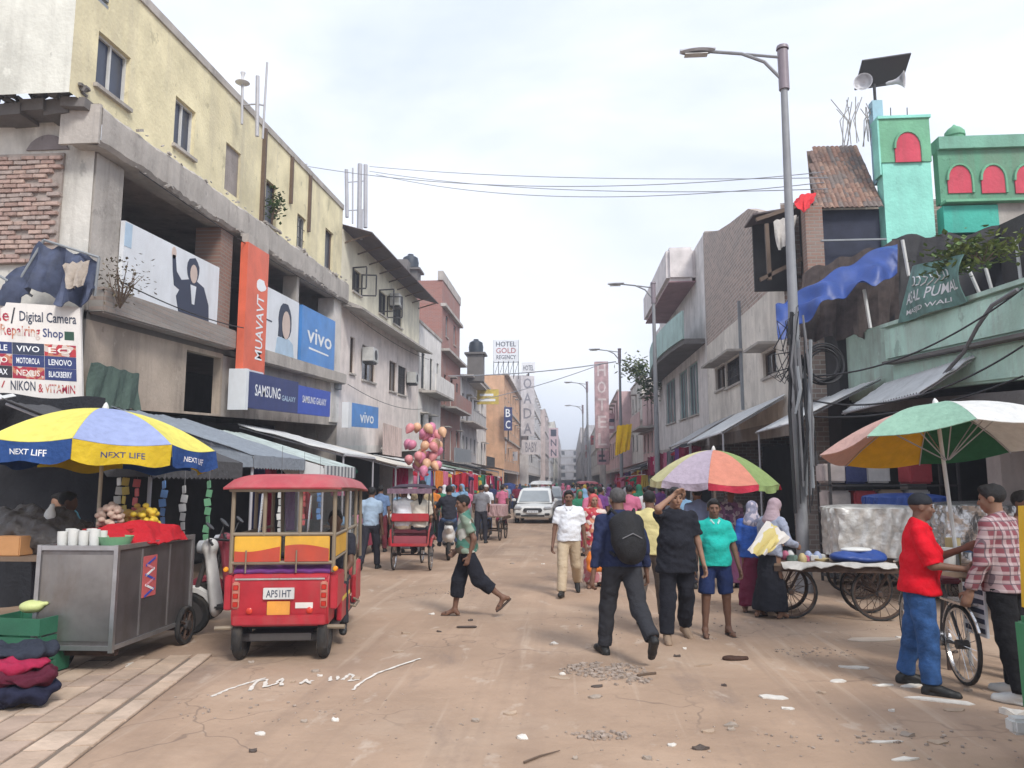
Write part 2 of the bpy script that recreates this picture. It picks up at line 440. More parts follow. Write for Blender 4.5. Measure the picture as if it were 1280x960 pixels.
# ------------------------------------------------------------------ ground
def ground_mat():
    m = M('dusty_road', (.41, .288, .205), .93, var=.2, vs=.55, bump=.35, bs=9, grime=.5, gcol=(.25, .17, .12), gs=.5, streak=False, spec=.2)
    nt = m.node_tree; n = nt.nodes; b = n['Principled BSDF']
    g = n.new('ShaderNodeNewGeometry')
    old = b.inputs['Base Color'].links[0].from_socket
    def layer(old, scale, lo, hi, col, amt, sx=(1, 1, 1), det=8, dist=.3):
        mp_ = n.new('ShaderNodeMapping'); mp_.inputs['Scale'].default_value = sx; L(nt, g.outputs['Position'], mp_.inputs['Vector'])
        t = n.new('ShaderNodeTexNoise'); t.inputs['Scale'].default_value = scale; t.inputs['Detail'].default_value = det; t.inputs['Roughness'].default_value = .62; t.inputs['Distortion'].default_value = dist
        L(nt, mp_.outputs['Vector'], t.inputs['Vector'])
        r = n.new('ShaderNodeValToRGB'); r.color_ramp.elements[0].position = lo; r.color_ramp.elements[1].position = hi
        r.color_ramp.elements[0].color = (0, 0, 0, 1); r.color_ramp.elements[1].color = (amt, amt, amt, 1)
        L(nt, t.outputs['Fac'], r.inputs['Fac'])
        x = n.new('ShaderNodeMix'); x.data_type = 'RGBA'; L(nt, r.outputs['Color'], x.inputs[0]); L(nt, old, x.inputs[6]); x.inputs[7].default_value = (*col, 1)
        return x.outputs[2]
    o = layer(old, .35, .5, .7, (.48, .365, .275), .7)
    o = layer(o, 1.3, .58, .7, (.22, .165, .135), .65, (1, .35, 1))
    o = layer(o, 3.2, .6, .68, (.55, .46, .38), .45, (1, .5, 1))
    o = layer(o, 14, .64, .74, (.13, .1, .085), .55)
    o = layer(o, 60, .62, .72, (.45, .4, .35), .4)
    o = layer(o, .22, .52, .66, (.24, .165, .12), .65, (1.6, .7, 1), 9, .8)
    o = layer(o, 1.1, .54, .68, (.26, .185, .14), .35, (2.6, .07, 1), 5, .15)
    o = layer(o, 1.9, .58, .66, (.5, .39, .3), .4, (2.4, .1, 1), 6, .2)
    vo = n.new('ShaderNodeTexVoronoi'); vo.feature = 'DISTANCE_TO_EDGE'; vo.inputs['Scale'].default_value = .9
    nw = n.new('ShaderNodeTexNoise'); nw.inputs['Scale'].default_value = 2.5; L(nt, g.outputs['Position'], nw.inputs['Vector'])
    av = n.new('ShaderNodeMixRGB'); av.blend_type = 'ADD'; av.inputs[0].default_value = .5; L(nt, g.outputs['Position'], av.inputs[1]); L(nt, nw.outputs['Color'], av.inputs[2]); L(nt, av.outputs[0], vo.inputs['Vector'])
    cr = n.new('ShaderNodeValToRGB'); cr.color_ramp.elements[0].position = .003; cr.color_ramp.elements[0].color = (.5, .5, .5, 1); cr.color_ramp.elements[1].position = .012; cr.color_ramp.elements[1].color = (0, 0, 0, 1); L(nt, vo.outputs['Distance'], cr.inputs['Fac'])
    nm_ = n.new('ShaderNodeTexNoise'); nm_.inputs['Scale'].default_value = .45; L(nt, g.outputs['Position'], nm_.inputs['Vector']); rm = n.new('ShaderNodeValToRGB'); rm.color_ramp.elements[0].position = .5; rm.color_ramp.elements[1].position = .6; L(nt, nm_.outputs['Fac'], rm.inputs['Fac'])
    mu = n.new('ShaderNodeMixRGB'); mu.blend_type = 'MULTIPLY'; mu.inputs[0].default_value = 1; L(nt, cr.outputs[0], mu.inputs[1]); L(nt, rm.outputs[0], mu.inputs[2])
    x = n.new('ShaderNodeMix'); x.data_type = 'RGBA'; L(nt, mu.outputs[0], x.inputs[0]); L(nt, o, x.inputs[6]); x.inputs[7].default_value = (.12, .09, .075, 1); o = x.outputs[2]
    L(nt, o, b.inputs['Base Color'])
    return m
mb = MB()
mb.add([(-900, -60, 0), (900, -60, 0), (900, 1500, 0), (-900, 1500, 0)], [(0, 1, 2, 3)])
tag(mb.build('ground', ground_mat()), kind='structure')

# paved footpath at the lower left: slabs set one by one along the kerb line
pave = thing('pavement', None, None, (-5, 6, 0)); pave['kind'] = 'structure'; del_keys = [k for k in ('label', 'category') if k in pave.keys()]
E0 = Vector((-2.80, 3.0, 0)); E1 = Vector((-3.62, 7.75, 0))
ed = (E1 - E0).normalized(); eo = Vector((-ed.y, ed.x, 0))
bedm = M('paving_bed', (.2, .155, .12), .95, bump=.4, bs=30)
bb = MB(); q = [E0 - ed * 1, E1, E1 + eo * 6, E0 - ed * 1 + eo * 6]
bb.add([(p.x, p.y, .006) for p in q] + [(p.x, p.y, -.02) for p in q], [(0, 1, 2, 3), (7, 6, 5, 4), (0, 4, 5, 1), (1, 5, 6, 2), (2, 6, 7, 3), (3, 7, 4, 0)])
bb.build('bed', bedm, pave, world=True)
slabm = [M('paving_slab%d' % i, c, .9, var=.2, vs=3, bump=.4, bs=22, grime=.5, gcol=(.2, .15, .11), gs=2.5, streak=False) for i, c in enumerate([(.52, .39, .29), (.46, .34, .255), (.56, .43, .33), (.42, .31, .24)])]
rng = random.Random(4)
slab_me = []
for i in range(4):
    s = MB(); s.box(-.5, .5, -.5, .5, 0, 1); slab_me.append(s)
def slab(o, a0, a1, b0, b1, z, kind):
    c = E0 + ed * ((a0 + a1) / 2) + eo * ((b0 + b1) / 2)
    key = ('slab', round(a1 - a0, 2), round(b1 - b0, 2), kind)
    if key not in MESHC:
        s = MB(); w, h = (a1 - a0 - .01) / 2, (b1 - b0 - .01) / 2; s.box(-h, h, -w, w, -.03, .012)
        MESHC[key] = s.mesh('paving_slab', slabm[kind], bevel=.004)
    p = link('paving_slab', MESHC[key], o, (c.x - o.location.x, c.y - o.location.y, z))
    p.rotation_euler = (rng.uniform(-.005, .005), rng.uniform(-.005, .005), math.atan2(ed.y, ed.x) - math.pi / 2 + rng.uniform(-.012, .012))
MESHC = {}
a = -.6
while a < 4.75:                      # kerb course
    slab(pave, a, a + .55, .0, .16, .008, rng.choice((0, 2))); a += .555
for r_ in range(13):
    b0 = .2 + r_ * .235; a = -.7 + (r_ % 2) * .2
    while a < 4.6:
        if not (b0 > 1.9 and a < 2.2): slab(pave, a, a + .4, b0, b0 + .23, .002 + rng.uniform(-.004, .004), rng.randrange(4))
        a += .405

# ------------------------------------------------------------------ facades
GLASS = M('dark_glass', (.035, .042, .055), .12, var=.3, vs=2, bump=.02, bs=3, spec=.6)
GLASSB = M('blue_glass', (.02, .03, .065), .3, var=.3, vs=2, bump=.02, bs=3, spec=.6)
VOID = M('interior_shade', (.035, .033, .034), .95, var=.3, vs=2)  # near-black colour stands in for the shade inside shops and open rooms
CONC = plaster('concrete', (.46, .425, .39), .5)
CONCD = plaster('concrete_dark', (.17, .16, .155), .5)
IRON = paint('iron_black', (.03, .03, .035), .6)
FRAME_W = paint('frame_white', (.6, .6, .58), .6)
FRAME_G = paint('frame_grey', (.25, .27, .29), .6)
FRAME_B = paint('frame_brown', (.12, .08, .055), .7)
class Fac:
    """a wall plane: a runs along it, z up, o outwards; k lets the courses stay level where the road falls away"""
    def __init__(s, root, O, u, n, k=0., ar=0.): s.root = root; s.O = Vector(O); s.u = Vector(u); s.n = Vector(n); s.k = k; s.ar = ar
    def pt(s, a, o, z): p = s.O + s.u * a + s.n * o; return (p.x, p.y, p.z + z + (s.k * (a - s.ar) if z > .4 else 0))
    def mb(s): return MB(s.pt)
    def px(s, u, v):
        p = hit(u, v, 0 if abs(s.n.x) > .5 else 1, s.O.x if abs(s.n.x) > .5 else s.O.y)
        a = (p - s.O).dot(s.u); return a, p.z - s.k * (a - s.ar)
    def box(s, name, mat, a0, a1, o0, o1, z0, z1, parent=None, bevel=0.):
        m = s.mb(); m.box(a0, a1, o0, o1, z0, z1); return m.build(name, mat, parent or s.root, bevel=bevel, world=True)
    def wall(s, name, mat, a0, a1, z0, z1, holes=(), depth=.18, parent=None):
        A = sorted({a0, a1, *[h[0] for h in holes], *[h[1] for h in holes]}); Z = sorted({z0, z1, *[h[2] for h in holes], *[h[3] for h in holes]})
        A = [x for x in A if a0 <= x <= a1]; Z = [x for x in Z if z0 <= x <= z1]
        m = s.mb()
        for i in range(len(A) - 1):
            for j in range(len(Z) - 1):
                ca, cz = (A[i] + A[i + 1]) / 2, (Z[j] + Z[j + 1]) / 2
                if any(h[0] < ca < h[1] and h[2] < cz < h[3] for h in holes): continue
                m.add([(A[i], 0, Z[j]), (A[i + 1], 0, Z[j]), (A[i + 1], 0, Z[j + 1]), (A[i], 0, Z[j + 1])], [(0, 1, 2, 3)])
        for h in holes:
            c = [(h[0], h[2]), (h[1], h[2]), (h[1], h[3]), (h[0], h[3])]; d = h[4] if len(h) > 4 else depth
            for p, q in zip(c, c[1:] + c[:1]): m.add([(p[0], 0, p[1]), (q[0], 0, q[1]), (q[0], -d, q[1]), (p[0], -d, p[1])], [(0, 1, 2, 3)])
        off = origin_of(s.root)
        me = bpy.data.meshes.new(name); me.from_pydata([(p[0] - off.x, p[1] - off.y, p[2] - off.z) for p in m.v], [], m.f); me.materials.append(mat)
        return link(name, me, parent or s.root)
    def window(s, a0, a1, z0, z1, style='frame', depth=.14, mull=1, fm=None, sill=True, shade=0., glass=None):
        fm = fm or FRAME_G; t = .045; m = s.mb(); d0, d1 = -depth, -depth + .06
        m.box(a0, a0 + t, d0, d1, z0, z1); m.box(a1 - t, a1, d0, d1, z0, z1); m.box(a0 + t, a1 - t, d0, d1, z0, z0 + t); m.box(a0 + t, a1 - t, d0, d1, z1 - t, z1)
        for i in range(mull):
            c = a0 + (a1 - a0) * (i + 1) / (mull + 1); m.box(c - t / 2, c + t / 2, d0, d1 - .002, z0 + t, z1 - t)
        w = m.build('window', fm, s.root, world=True)
        g = s.mb(); g.box(a0 + .01, a1 - .01, -depth - .03, -depth + .015, z0 + .01, z1 - .01); g.build('pane', glass or GLASS, w, world=True)
        if sill:
            g = s.mb(); g.box(a0 - .06, a1 + .06, -depth + .06, .07, z0 - .07, z0 - .002); g.build('sill', CONC, w, world=True)
        if shade:
            g = s.mb(); g.box(a0 - .15, a1 + .15, .003, shade, z1 + .06, z1 + .13); g.build('shade', CONC, w, world=True)
        if style == 'grill':
            g = s.mb(); n = max(3, int((a1 - a0) / .13))
            for i in range(1, n): c = a0 + (a1 - a0) * i / n; g.box(c - .008, c + .008, -.05, -.034, z0, z1)
            for zz in (.33, .66): c = z0 + (z1 - z0) * zz; g.box(a0, a1, -.048, -.036, c - .008, c + .008)
            g.build('grille', IRON, w, world=True)
        if style == 'shutter':
            for a, sg in ((a0, -1), (a1, 1)):
                g = s.mb(); wd = (a1 - a0) / 2
                P = lambda t_, o_: a + sg * t_ * .35 * wd
                for zz in (z0, z1 - .05): g.add([(a, .0, zz), (a + sg * .12, wd * .95, zz), (a + sg * .15, wd * .95, zz), (a + sg * .03, .0, zz), (a, .0, zz + .05), (a + sg * .12, wd * .95, zz + .05), (a + sg * .15, wd * .95, zz + .05), (a + sg * .03, .0, zz + .05)], [(0, 3, 2, 1), (4, 5, 6, 7), (0, 1, 5, 4), (1, 2, 6, 5), (2, 3, 7, 6), (3, 0, 4, 7)])
                for o in (0, wd * .9): c = a + sg * .12 * o / (wd * .95); g.box(c, c + sg * .03, o, o + .05, z0 + .05, z1 - .05)
                g.build('shutter', fm, w, world=True)
        return w
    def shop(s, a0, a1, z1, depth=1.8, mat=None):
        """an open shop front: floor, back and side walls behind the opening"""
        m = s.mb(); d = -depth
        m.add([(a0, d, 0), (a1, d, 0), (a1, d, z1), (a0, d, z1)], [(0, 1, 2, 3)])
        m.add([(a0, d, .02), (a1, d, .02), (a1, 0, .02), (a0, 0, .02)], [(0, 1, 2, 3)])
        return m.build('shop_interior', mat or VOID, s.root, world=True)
    def hull(s, name, mat, a0, a1, z0, z1, depth):
        """side walls, back and roof behind the front"""
        m = s.mb()
        m.add([(a0, -.001, z0), (a0, -depth, z0), (a0, -depth, z1), (a0, -.001, z1)], [(0, 1, 2, 3)])
        m.add([(a1, -.001, z0), (a1, -depth, z0), (a1, -depth, z1), (a1, -.001, z1)], [(0, 1, 2, 3)])
        m.add([(a0, -depth, z0), (a1, -depth, z0), (a1, -depth, z1), (a0, -depth, z1)], [(0, 1, 2, 3)])
        m.add([(a0, 0, z1 - .4), (a1, 0, z1 - .4), (a1, -depth, z1 - .4), (a0, -depth, z1 - .4)], [(0, 1, 2, 3)])
        return m.build(name, mat, s.root, world=True)
def LF(root, X=-8., k=.05, ar=12.): return Fac(root, (X, 0, 0), (0, 1, 0), (1, 0, 0), k, ar)
def RF(root, X=5.5, k=.03, ar=20.): return Fac(root, (X, 0, 0), (0, 1, 0), (-1, 0, 0), k, ar)
def sheet_board(f, name, label, cat, a0, a1, z0, z1, o0, o1, mat, bevel=0.):
    """a flat signboard with its own thickness, standing off a facade"""
    base = f.pt((a0 + a1) / 2, (o0 + o1) / 2, z0)
    t = thing(name, label, cat, base); m = f.mb(); m.box(a0, a1, o0, o1, z0, z1); m.build('board', mat, t, world=True, bevel=bevel)
    return t
def ftext(f, parent, s, a0, a1, z0, z1, o, mat, flip=False):
    """writing on a facade; flip for walls whose 'a' axis runs right to left for the reader"""
    A, B = (a1, a0) if flip else (a0, a1)
    p0 = Vector(f.pt(A, o, z0)); u = Vector(f.pt(B, o, z0)) - p0; v = Vector(f.pt(A, o, z1)) - p0
    return text_part(parent, s, p0, u, v, mat)

# ------------------------------------------------------------------ left corner building (yellow top floor, billboards below)
YEL = plaster('yellow', (.78, .70, .46), .55, (.42, .38, .31), .6)
CREAM = plaster('cream', (.78, .73, .58), .35, (.42, .38, .3), .8)
PALE = plaster('pale', (.70, .70, .63), .5, (.25, .24, .21), .5)
WHITEP = plaster('white', (.72, .68, .64), .5, (.3, .27, .25), .8)
PINKW = plaster('pinkish', (.78, .70, .66), .35, (.42, .35, .32), .8)
GREYP = plaster('grey', (.46, .42, .39), .55)
BRICK1 = brickmat('old', (.30, .17, .13), (.24, .145, .115), (.27, .24, .21))
BRICK1Y = brickmat('old_y', (.30, .17, .13), (.24, .145, .115), (.27, .24, .21), 'y')
B1 = thing('corner_building', 'old yellow corner building with billboards in its open first floor', 'building', (-10, 18, 0))
f = LF(B1)
def zpx(u, v): return f.px(u, v)
A_END = 26.0
wins = [(124, 166, 38, 108, 'frame', 1), (220, 246, 119, 182, 'frame', 1), (283, 302, 177, 238, 'blind', 0), (333, 347, 223, 278, 'frame', 0), (372, 383, 266, 309, 'grill', 1), (407, 417, 284, 336, 'frame', 0)]
holes = []; wl_ = []
for (u0, u1, v0, v1, st, mu) in wins:
    a0, z1 = f.px(u0, v0); _, z0 = f.px(u0, v1); a1, _ = f.px(u1, v0); holes.append((a0, a1, z0, z1)); wl_.append((a0, a1, z0, z1, st, mu))
va0, va1 = f.px(98, 10)[0], f.px(137, 10)[0]
holes.append((va0, va1, 9.98, 10.5))
f.wall('wall', YEL, 11.15, A_END, 8.05, 10.72, holes)
for w in wl_:
    if w[4] == 'blind': f.box('blocked_window', plaster('blockgrey', (.33, .29, .27)), w[0], w[1], -.1, -.06, w[2], w[3])
    else: f.window(w[0], w[1], w[2], w[3], w[4], mull=w[5], fm=FRAME_W if w[5] else FRAME_B, glass=GLASSB)
vb = f.mb()
for i in range(4): vb.box(va0, va1, -.1, -.02, 10.0 + i * .13, 10.06 + i * .13)
vb.build('louvre', FRAME_G, B1, world=True)
f.box('coping', CONC, 11.1, A_END, -.3, .04, 10.722, 10.9)
f.box('drain_pipe', FRAME_B, f.px(327, 200)[0], f.px(327, 200)[0] + .1, .0, .1, 8.1, 10.7)
f.box('drain_pipe', FRAME_B, f.px(363, 200)[0], f.px(363, 200)[0] + .09, .0, .09, 9.3, 10.7)
f.box('drain_pipe', FRAME_B, f.px(386, 220)[0], f.px(386, 220)[0] + .09, .0, .09, 8.9, 10.7)
# end wall of the top storey, towards the camera
e1 = Fac(B1, (-8, 11.15, 0), (1, 0, 0), (0, -1, 0))
e1.wall('end_wall', PALE, -8, 0, 8.0, 10.7); e1.box('coping', CONC, -8, -.02, -.3, .03, 10.702, 10.86)
# sagging slab edge and the floor band
m = f.mb(); rs_ = random.Random(3); ph_ = [rs_.uniform(0, 6) for _ in range(8)]
def band(u, v):
    a = 11.6 + (A_END - 11.6) * u; w1 = .012 * math.sin(a * 1.7 + ph_[0]) + .008 * math.sin(a * 5.3 + ph_[1]) + .006 * math.sin(a * 19 + ph_[2]); w2 = .03 * math.sin(a * 1.3 + ph_[3]) + .015 * math.sin(a * 6.1 + ph_[4]) + .02 * math.sin(a * 23 + ph_[5]) * max(0, math.sin(a * .9 + 1))
    o_, z_ = [(-.25, 7.36), (.0, 7.34), (.22 + w1, 7.33 + w2), (.28 + w1, 7.4 + w2), (.29 + w1 * .5, 7.7), (.28 + w1, 7.95 + w1), (.2 + w1, 8.03 + w1), (-.02, 8.05), (-.25, 8.05)][round(v * 8)]
    return (a, o_, z_)
m.grid(band, 150, 8); m.build('slab_band', CONC, B1, world=True, smooth=True, sharp=35)
f.box('slab_end', CONC, 11.55, 11.62, -.4, .28, 7.34, 8.02)
# chipped rubble along the slab band
m = f.mb(); r = random.Random(8)
for i in range(70):
    a = r.uniform(11.8, A_END - .2); s_ = r.uniform(.02, .07); m.obox((a, .28 + s_ * .2, r.choice((7.35, 8.02)) + r.uniform(-.05, .05)), (s_ * 2.2, s_, s_ * .7), Matrix.Rotation(r.uniform(-.6, .6), 3, 'Y'))
tag(m.build('chipped_edge', CONC, B1, world=True), kind='stuff')
# first floor: open bays with brick piers, dark rooms behind
f.box('pier', CONC, 11.95, 12.75, -.5, .02, 4.6, 7.33)
f.box('pier', BRICK1, 16.48, 17.1, -.5, .1, 4.6, 7.33)
f.box('pier', CONC, 21.62, 21.82, -.4, .02, 4.6, 7.33)
f.box('pier', WHITEP, 25.1, 26.0, -.5, .05, 3.1, 7.33)
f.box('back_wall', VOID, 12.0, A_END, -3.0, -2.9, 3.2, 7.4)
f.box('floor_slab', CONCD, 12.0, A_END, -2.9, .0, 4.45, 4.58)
ledge = brickmat('ledge', (.33, .27, .24), (.28, .23, .2), (.3, .28, .26), grime=.8)
f.box('parapet', ledge, 12.0, 17.1, .0, .3, 4.55, 5.0, bevel=.03)
f.box('parapet', CONC, 18.4, A_END, .0, .3, 4.42, 4.78, bevel=.03)
# ground floor: beige panel, shop opening
f.wall('wall', plaster('beige_panel', (.46, .38, .31)), 12.0, 17.1, 3.0, 4.45, [(15.4, 17.0, 3.05, 4.35)])
f.wall('wall', GREYP, 17.1, A_END, 3.0, 4.42)
f.shop(12.0, A_END, 3.0, 2.2)
f.hull('hull', GREYP, 12.0, A_END, 0, 8.0, 7)
# end wall below: brick piece by piece, plaster and rubble shelf
e2 = Fac(B1, (-8, 11.9, 0), (1, 0, 0), (0, -1, 0))
x0b, _ = e2.px(78, 250); _, zb0 = e2.px(60, 330); _, zb1 = e2.px(60, 193)
e2.wall('plaster_wall', plaster('flaking', (.62, .60, .55), .65, (.2, .18, .16), 1.1), -7, 0.01, 3.0, 8.0)
e2.box('mortar_bed', plaster('mortar', (.36, .31, .28)), -6.9, x0b, .003, .05, zb0, zb1)
bk = [M('brick_piece%d' % i, c, .92, var=.3, vs=12, bump=.4, bs=60) for i, c in enumerate([(.42, .30, .26), (.36, .25, .215), (.46, .34, .29), (.38, .31, .28)])]
bme = []
for b_ in bk:
    s = MB(); s.box(-.113, .113, -.05, .05, -.034, .034); bme.append(s.mesh('brick', b_, bevel=.008))
z = zb0 + .04; row = 0; r = random.Random(11); nb = 0
base = B1.location
while z < zb1 - .03:
    x = x0b - .12 - (row % 2) * .12 + r.uniform(-.05, .02)
    while x > x0b - 1.75:
        if r.random() > .06:
            p = e2.pt(x, .05 + r.uniform(-.012, .014), z); o = link('brick', bme[r.randrange(4)], B1, (p[0] - base.x, p[1] - base.y, p[2] - base.z))
            o.rotation_euler = (r.uniform(-.03, .03), r.uniform(-.03, .03), r.uniform(-.03, .03)); nb += 1
        x -= .24
    z += .0815; row += 1
# broken floor shelf with rubble sticking out of the end wall
sh0 = e2.px(60, 165)[1]; sh1 = e2.px(60, 132)[1]
m = e2.mb(); r = random.Random(5)
for i in range(16):
    a0 = -6 + i * .38; m.obox((a0 + .2, .18, (sh0 + sh1) / 2 + r.uniform(-.05, .05)), (.42, .5 + r.uniform(-.1, .2), .22 + r.uniform(-.06, .06)), Matrix.Rotation(r.uniform(-.12, .12), 3, 'Y'))
for i in range(60):
    m.obox((r.uniform(-2.6, .1), r.uniform(.1, .5), sh1 + r.uniform(-.05, .1)), (r.uniform(.05, .25), r.uniform(.04, .15), r.uniform(.03, .1)), Matrix.Rotation(r.uniform(-.6, .6), 3, 'Y'))
m.build('broken_slab', CONCD, B1, world=True)
ax0, az0 = e2.px(35, 175); ax1, _ = e2.px(88, 175); m = e2.mb()
m.prism([(ax0 + (ax1 - ax0) * t, az0 - .2 + .27 * math.sin(math.pi * t) ** .6) for t in [i / 10 for i in range(11)]], -.01, .03, 'y'); m.build('arched_recess', plaster('recess', (.26, .23, .23)), B1, world=True)

# billboards and signs on it
WHT = M('sign_white', (.72, .75, .79), .5, var=.1, vs=1.5, grime=.35, gcol=(.45, .44, .42), gs=1.4)
WLET = M('letter_white', (.82, .84, .86), .5, var=.03, bump=0)
DNAVY = M('sign_navy', (.035, .05, .16), .45, var=.12, grime=.1)
BLUE = M('sign_blue', (.07, .25, .62), .45, var=.2, vs=1.5, grime=.3, gcol=(.2, .33, .5), gs=1.6)
MIDB = M('sign_midblue', (.04, .09, .45), .45, var=.1, grime=.1)
ORNG = M('sign_orange', (.74, .15, .08), .5, var=.18, vs=1.5, grime=.35, gcol=(.5, .2, .15), gs=1.8)
INK = M('print_dark', (.04, .05, .085), .6, var=.1, bump=0)
SKINP = M('print_skin', (.6, .48, .42), .6, var=.1, bump=0)
LBLUE = M('print_pale_blue', (.42, .55, .68), .6, bump=0)
def flat(f, parent, name, poly, o, mat, th=.004):
    m = f.mb(); m.prism(poly, o, o + th, 'y'); return m.build(name, mat, parent, world=True)
def blob(cx, cz, rx, rz, n=14, wob=.0, seed=0):
    r = random.Random(seed); return [(cx + rx * math.cos(2 * math.pi * i / n) * (1 + r.uniform(-wob, wob)), cz + rz * math.sin(2 * math.pi * i / n) * (1 + r.uniform(-wob, wob))) for i in range(n)]
t = sheet_board(f, 'billboard', 'wide pale billboard printed with a man in dark suit raising his hand', 'billboard', 12.72, 16.44, 4.98, 6.36, .04, .12, WHT)
o = .121
flat(f, t, 'printed_figure', [(14.75, 4.985), (14.6, 5.35), (14.72, 5.5), (14.5, 5.55), (14.42, 5.85), (14.38, 6.15), (14.5, 6.17), (14.58, 5.85), (14.78, 5.72), (15.3, 5.85), (15.75, 5.75), (16.0, 5.4), (16.05, 4.985)], o, INK)
flat(f, t, 'printed_hand', blob(14.44, 6.2, .09, .13, 10), o, SKINP)
flat(f, t, 'printed_hair', blob(15.25, 6.02, .27, .28, 14, .08, 1), o + .001, INK)
flat(f, t, 'printed_face', blob(15.27, 5.95, .15, .2), o + .006, SKINP)
flat(f, t, 'printed_shirt', [(15.15, 5.7), (15.4, 5.7), (15.35, 5.3), (15.25, 5.3)], o + .006, WHT)
flat(f, t, 'blue_corner', [(12.73, 5.9), (12.95, 5.9), (12.95, 6.34), (12.73, 6.34)], o, LBLUE)
t = sheet_board(f, 'billboard', 'pale billboard printed with a long haired woman beside the orange sign', 'billboard', 18.45, 21.6, 4.82, 6.5, .04, .12, WHT)
flat(f, t, 'printed_hair', blob(20.55, 5.78, .5, .52, 16, .06, 3), o, INK)
flat(f, t, 'printed_hair', [(20.1, 5.8), (20.4, 5.7), (20.3, 5.3), (20.05, 5.3)], o + .002, INK)
flat(f, t, 'printed_face', blob(20.62, 5.68, .3, .4), o + .007, SKINP)
flat(f, t, 'printed_dress', [(19.9, 4.83), (20.0, 5.25), (20.4, 5.34), (20.9, 5.3), (21.2, 5.2), (21.3, 4.83)], o, LBLUE)
flat(f, t, 'printed_line', [(18.6, 5.62), (19.6, 5.6), (19.6, 5.64), (18.6, 5.66)], o, INK)
flat(f, t, 'blue_corner', [(18.5, 6.1), (18.95, 6.1), (18.95, 6.46), (18.5, 6.46)], o, LBLUE)
t = sheet_board(f, 'shop_sign', 'big light blue square sign with white lettering below the slab band', 'sign', 21.84, 25.05, 4.76, 6.5, .04, .14, BLUE)
ftext(f, t, 'vivo', 22.3, 24.7, 5.45, 5.95, .141, WLET); flat(f, t, 'underline', [(22.5, 5.25), (24.4, 5.22), (24.4, 5.27), (22.5, 5.31)], .141, WLET)
t = sheet_board(f, 'vertical_sign', 'tall orange vertical sign hung on the brick pier', 'sign', 17.1, 18.36, 3.88, 7.14, .3, .48, ORNG)
f.box('sign_top', plaster('signgrey', (.5, .46, .42)), 17.12, 18.34, .31, .47, 7.142, 7.35, t)
flat(f, t, 'white_foot', [(17.2, 3.9), (18.3, 3.9), (18.3, 4.12), (17.2, 4.12)], .481, WHT)
p0 = Vector(f.pt(18.15, .481, 4.4)); v = Vector(f.pt(17.72, .481, 4.4)) - p0; u = Vector(f.pt(18.15, .481, 6.0)) - p0
text_part(t, 'MUAVAVT', p0, u, v, WLET); flat(f, t, 'emblem', blob(17.95, 6.25, .28, .16, 12, .15, 2), .481, WLET)
t = sheet_board(f, 'shop_sign', 'navy blue shop sign with white lettering under the orange sign', 'sign', 17.15, 20.4, 3.2, 4.05, .5, .62, DNAVY)
ftext(f, t, 'SAMSUNG', 17.5, 19.1, 3.5, 3.78, .621, WLET); ftext(f, t, 'GALAXY', 19.2, 20.2, 3.48, 3.62, .621, LBLUE)
f.box('end_panel', WHT, 17.0, 17.14, .2, .62, 3.15, 4.1, t)
t = sheet_board(f, 'shop_sign', 'royal blue sign with small white lettering beside the navy sign', 'sign', 20.45, 23.3, 3.2, 3.98, .5, .6, MIDB)
ftext(f, t, 'SAMSUNG GALAXY', 20.8, 22.9, 3.52, 3.72, .601, WLET)
t = sheet_board(f, 'shop_sign', 'light blue sign with white panel edge above the white awnings', 'sign', 25.3, 28.9, 2.95, 3.75, .6, .72, BLUE)
ftext(f, t, 'vivo', 26.3, 28.2, 3.1, 3.5, .721, WLET); f.box('end_panel', WHT, 24.9, 25.29, .5, .72, 2.9, 3.75, t)

# repair shop board in front of the brick end wall, hung askew
rp_ = [PY(-70, 373, 11.0), PY(112, 398, 11.35), PY(103, 503, 11.35), PY(-70, 494, 11.0)]
t = thing('repair_sign', 'white phone and camera repair board with coloured brand panels by brick wall', 'sign', rp_[3])
A_, B_, C_, D_ = rp_
U_ = (C_ - D_); V_ = (A_ - D_); N_ = U_.cross(V_).normalized()
def rpt(x, y, o=0): return D_ + U_ * x + V_ * y + N_ * o
def rquad(parent, name, x0, x1, y0, y1, o0, o1, mat):
    m = MB(); c = [(x0, y0), (x1, y0), (x1, y1), (x0, y1)]
    m.add([rpt(x, y, o0) for x, y in c] + [rpt(x, y, o1) for x, y in c], [(0, 3, 2, 1), (4, 5, 6, 7), (0, 1, 5, 4), (1, 2, 6, 5), (2, 3, 7, 6), (3, 0, 4, 7)])
    return m.build(name, mat, parent, world=True)
rquad(t, 'board', 0, 1, 0, 1, -.06, 0, M('sign_cream', (.74, .70, .66), .55, var=.06, grime=.3))
REDP = M('print_red', (.62, .09, .07), .5, bump=0); CREL = M('print_cream', (.8, .72, .66), .5, bump=0); BLKP = M('print_black', (.03, .03, .04), .5, bump=0)
def rtext(s, x0, x1, y0, y1, mat, o=.001): text_part(t, s, rpt(x0, y0, o), rpt(x1, y0, o) - rpt(x0, y0, o), rpt(x0, y1, o) - rpt(x0, y0, o), mat)
rtext('Mobile', .16, .475, .80, .93, REDP); rtext('/', .485, .52, .78, .95, BLKP); rtext('Digital Camera', .55, .97, .78, .92, INK)
rtext('Phone', .06, .37, .64, .76, INK); rtext('Repairing', .41, .70, .62, .77, REDP); rtext('Shop', .72, .87, .63, .75, DNAVY)
flat_ = rquad(t, 'printed_phone', .88, .95, .64, .73, .001, .004, M('print_green', (.03, .08, .05), .5))
cells = [[('APPLE', DNAVY), ('VIVO', INK), ('EO', REDP)], [('OPPO', REDP), ('MOTOROLA', DNAVY), ('LENOVO', DNAVY)], [('NOMAX', BLKP), ('NEXUS', REDP), ('BLACKBERRY', DNAVY)]]
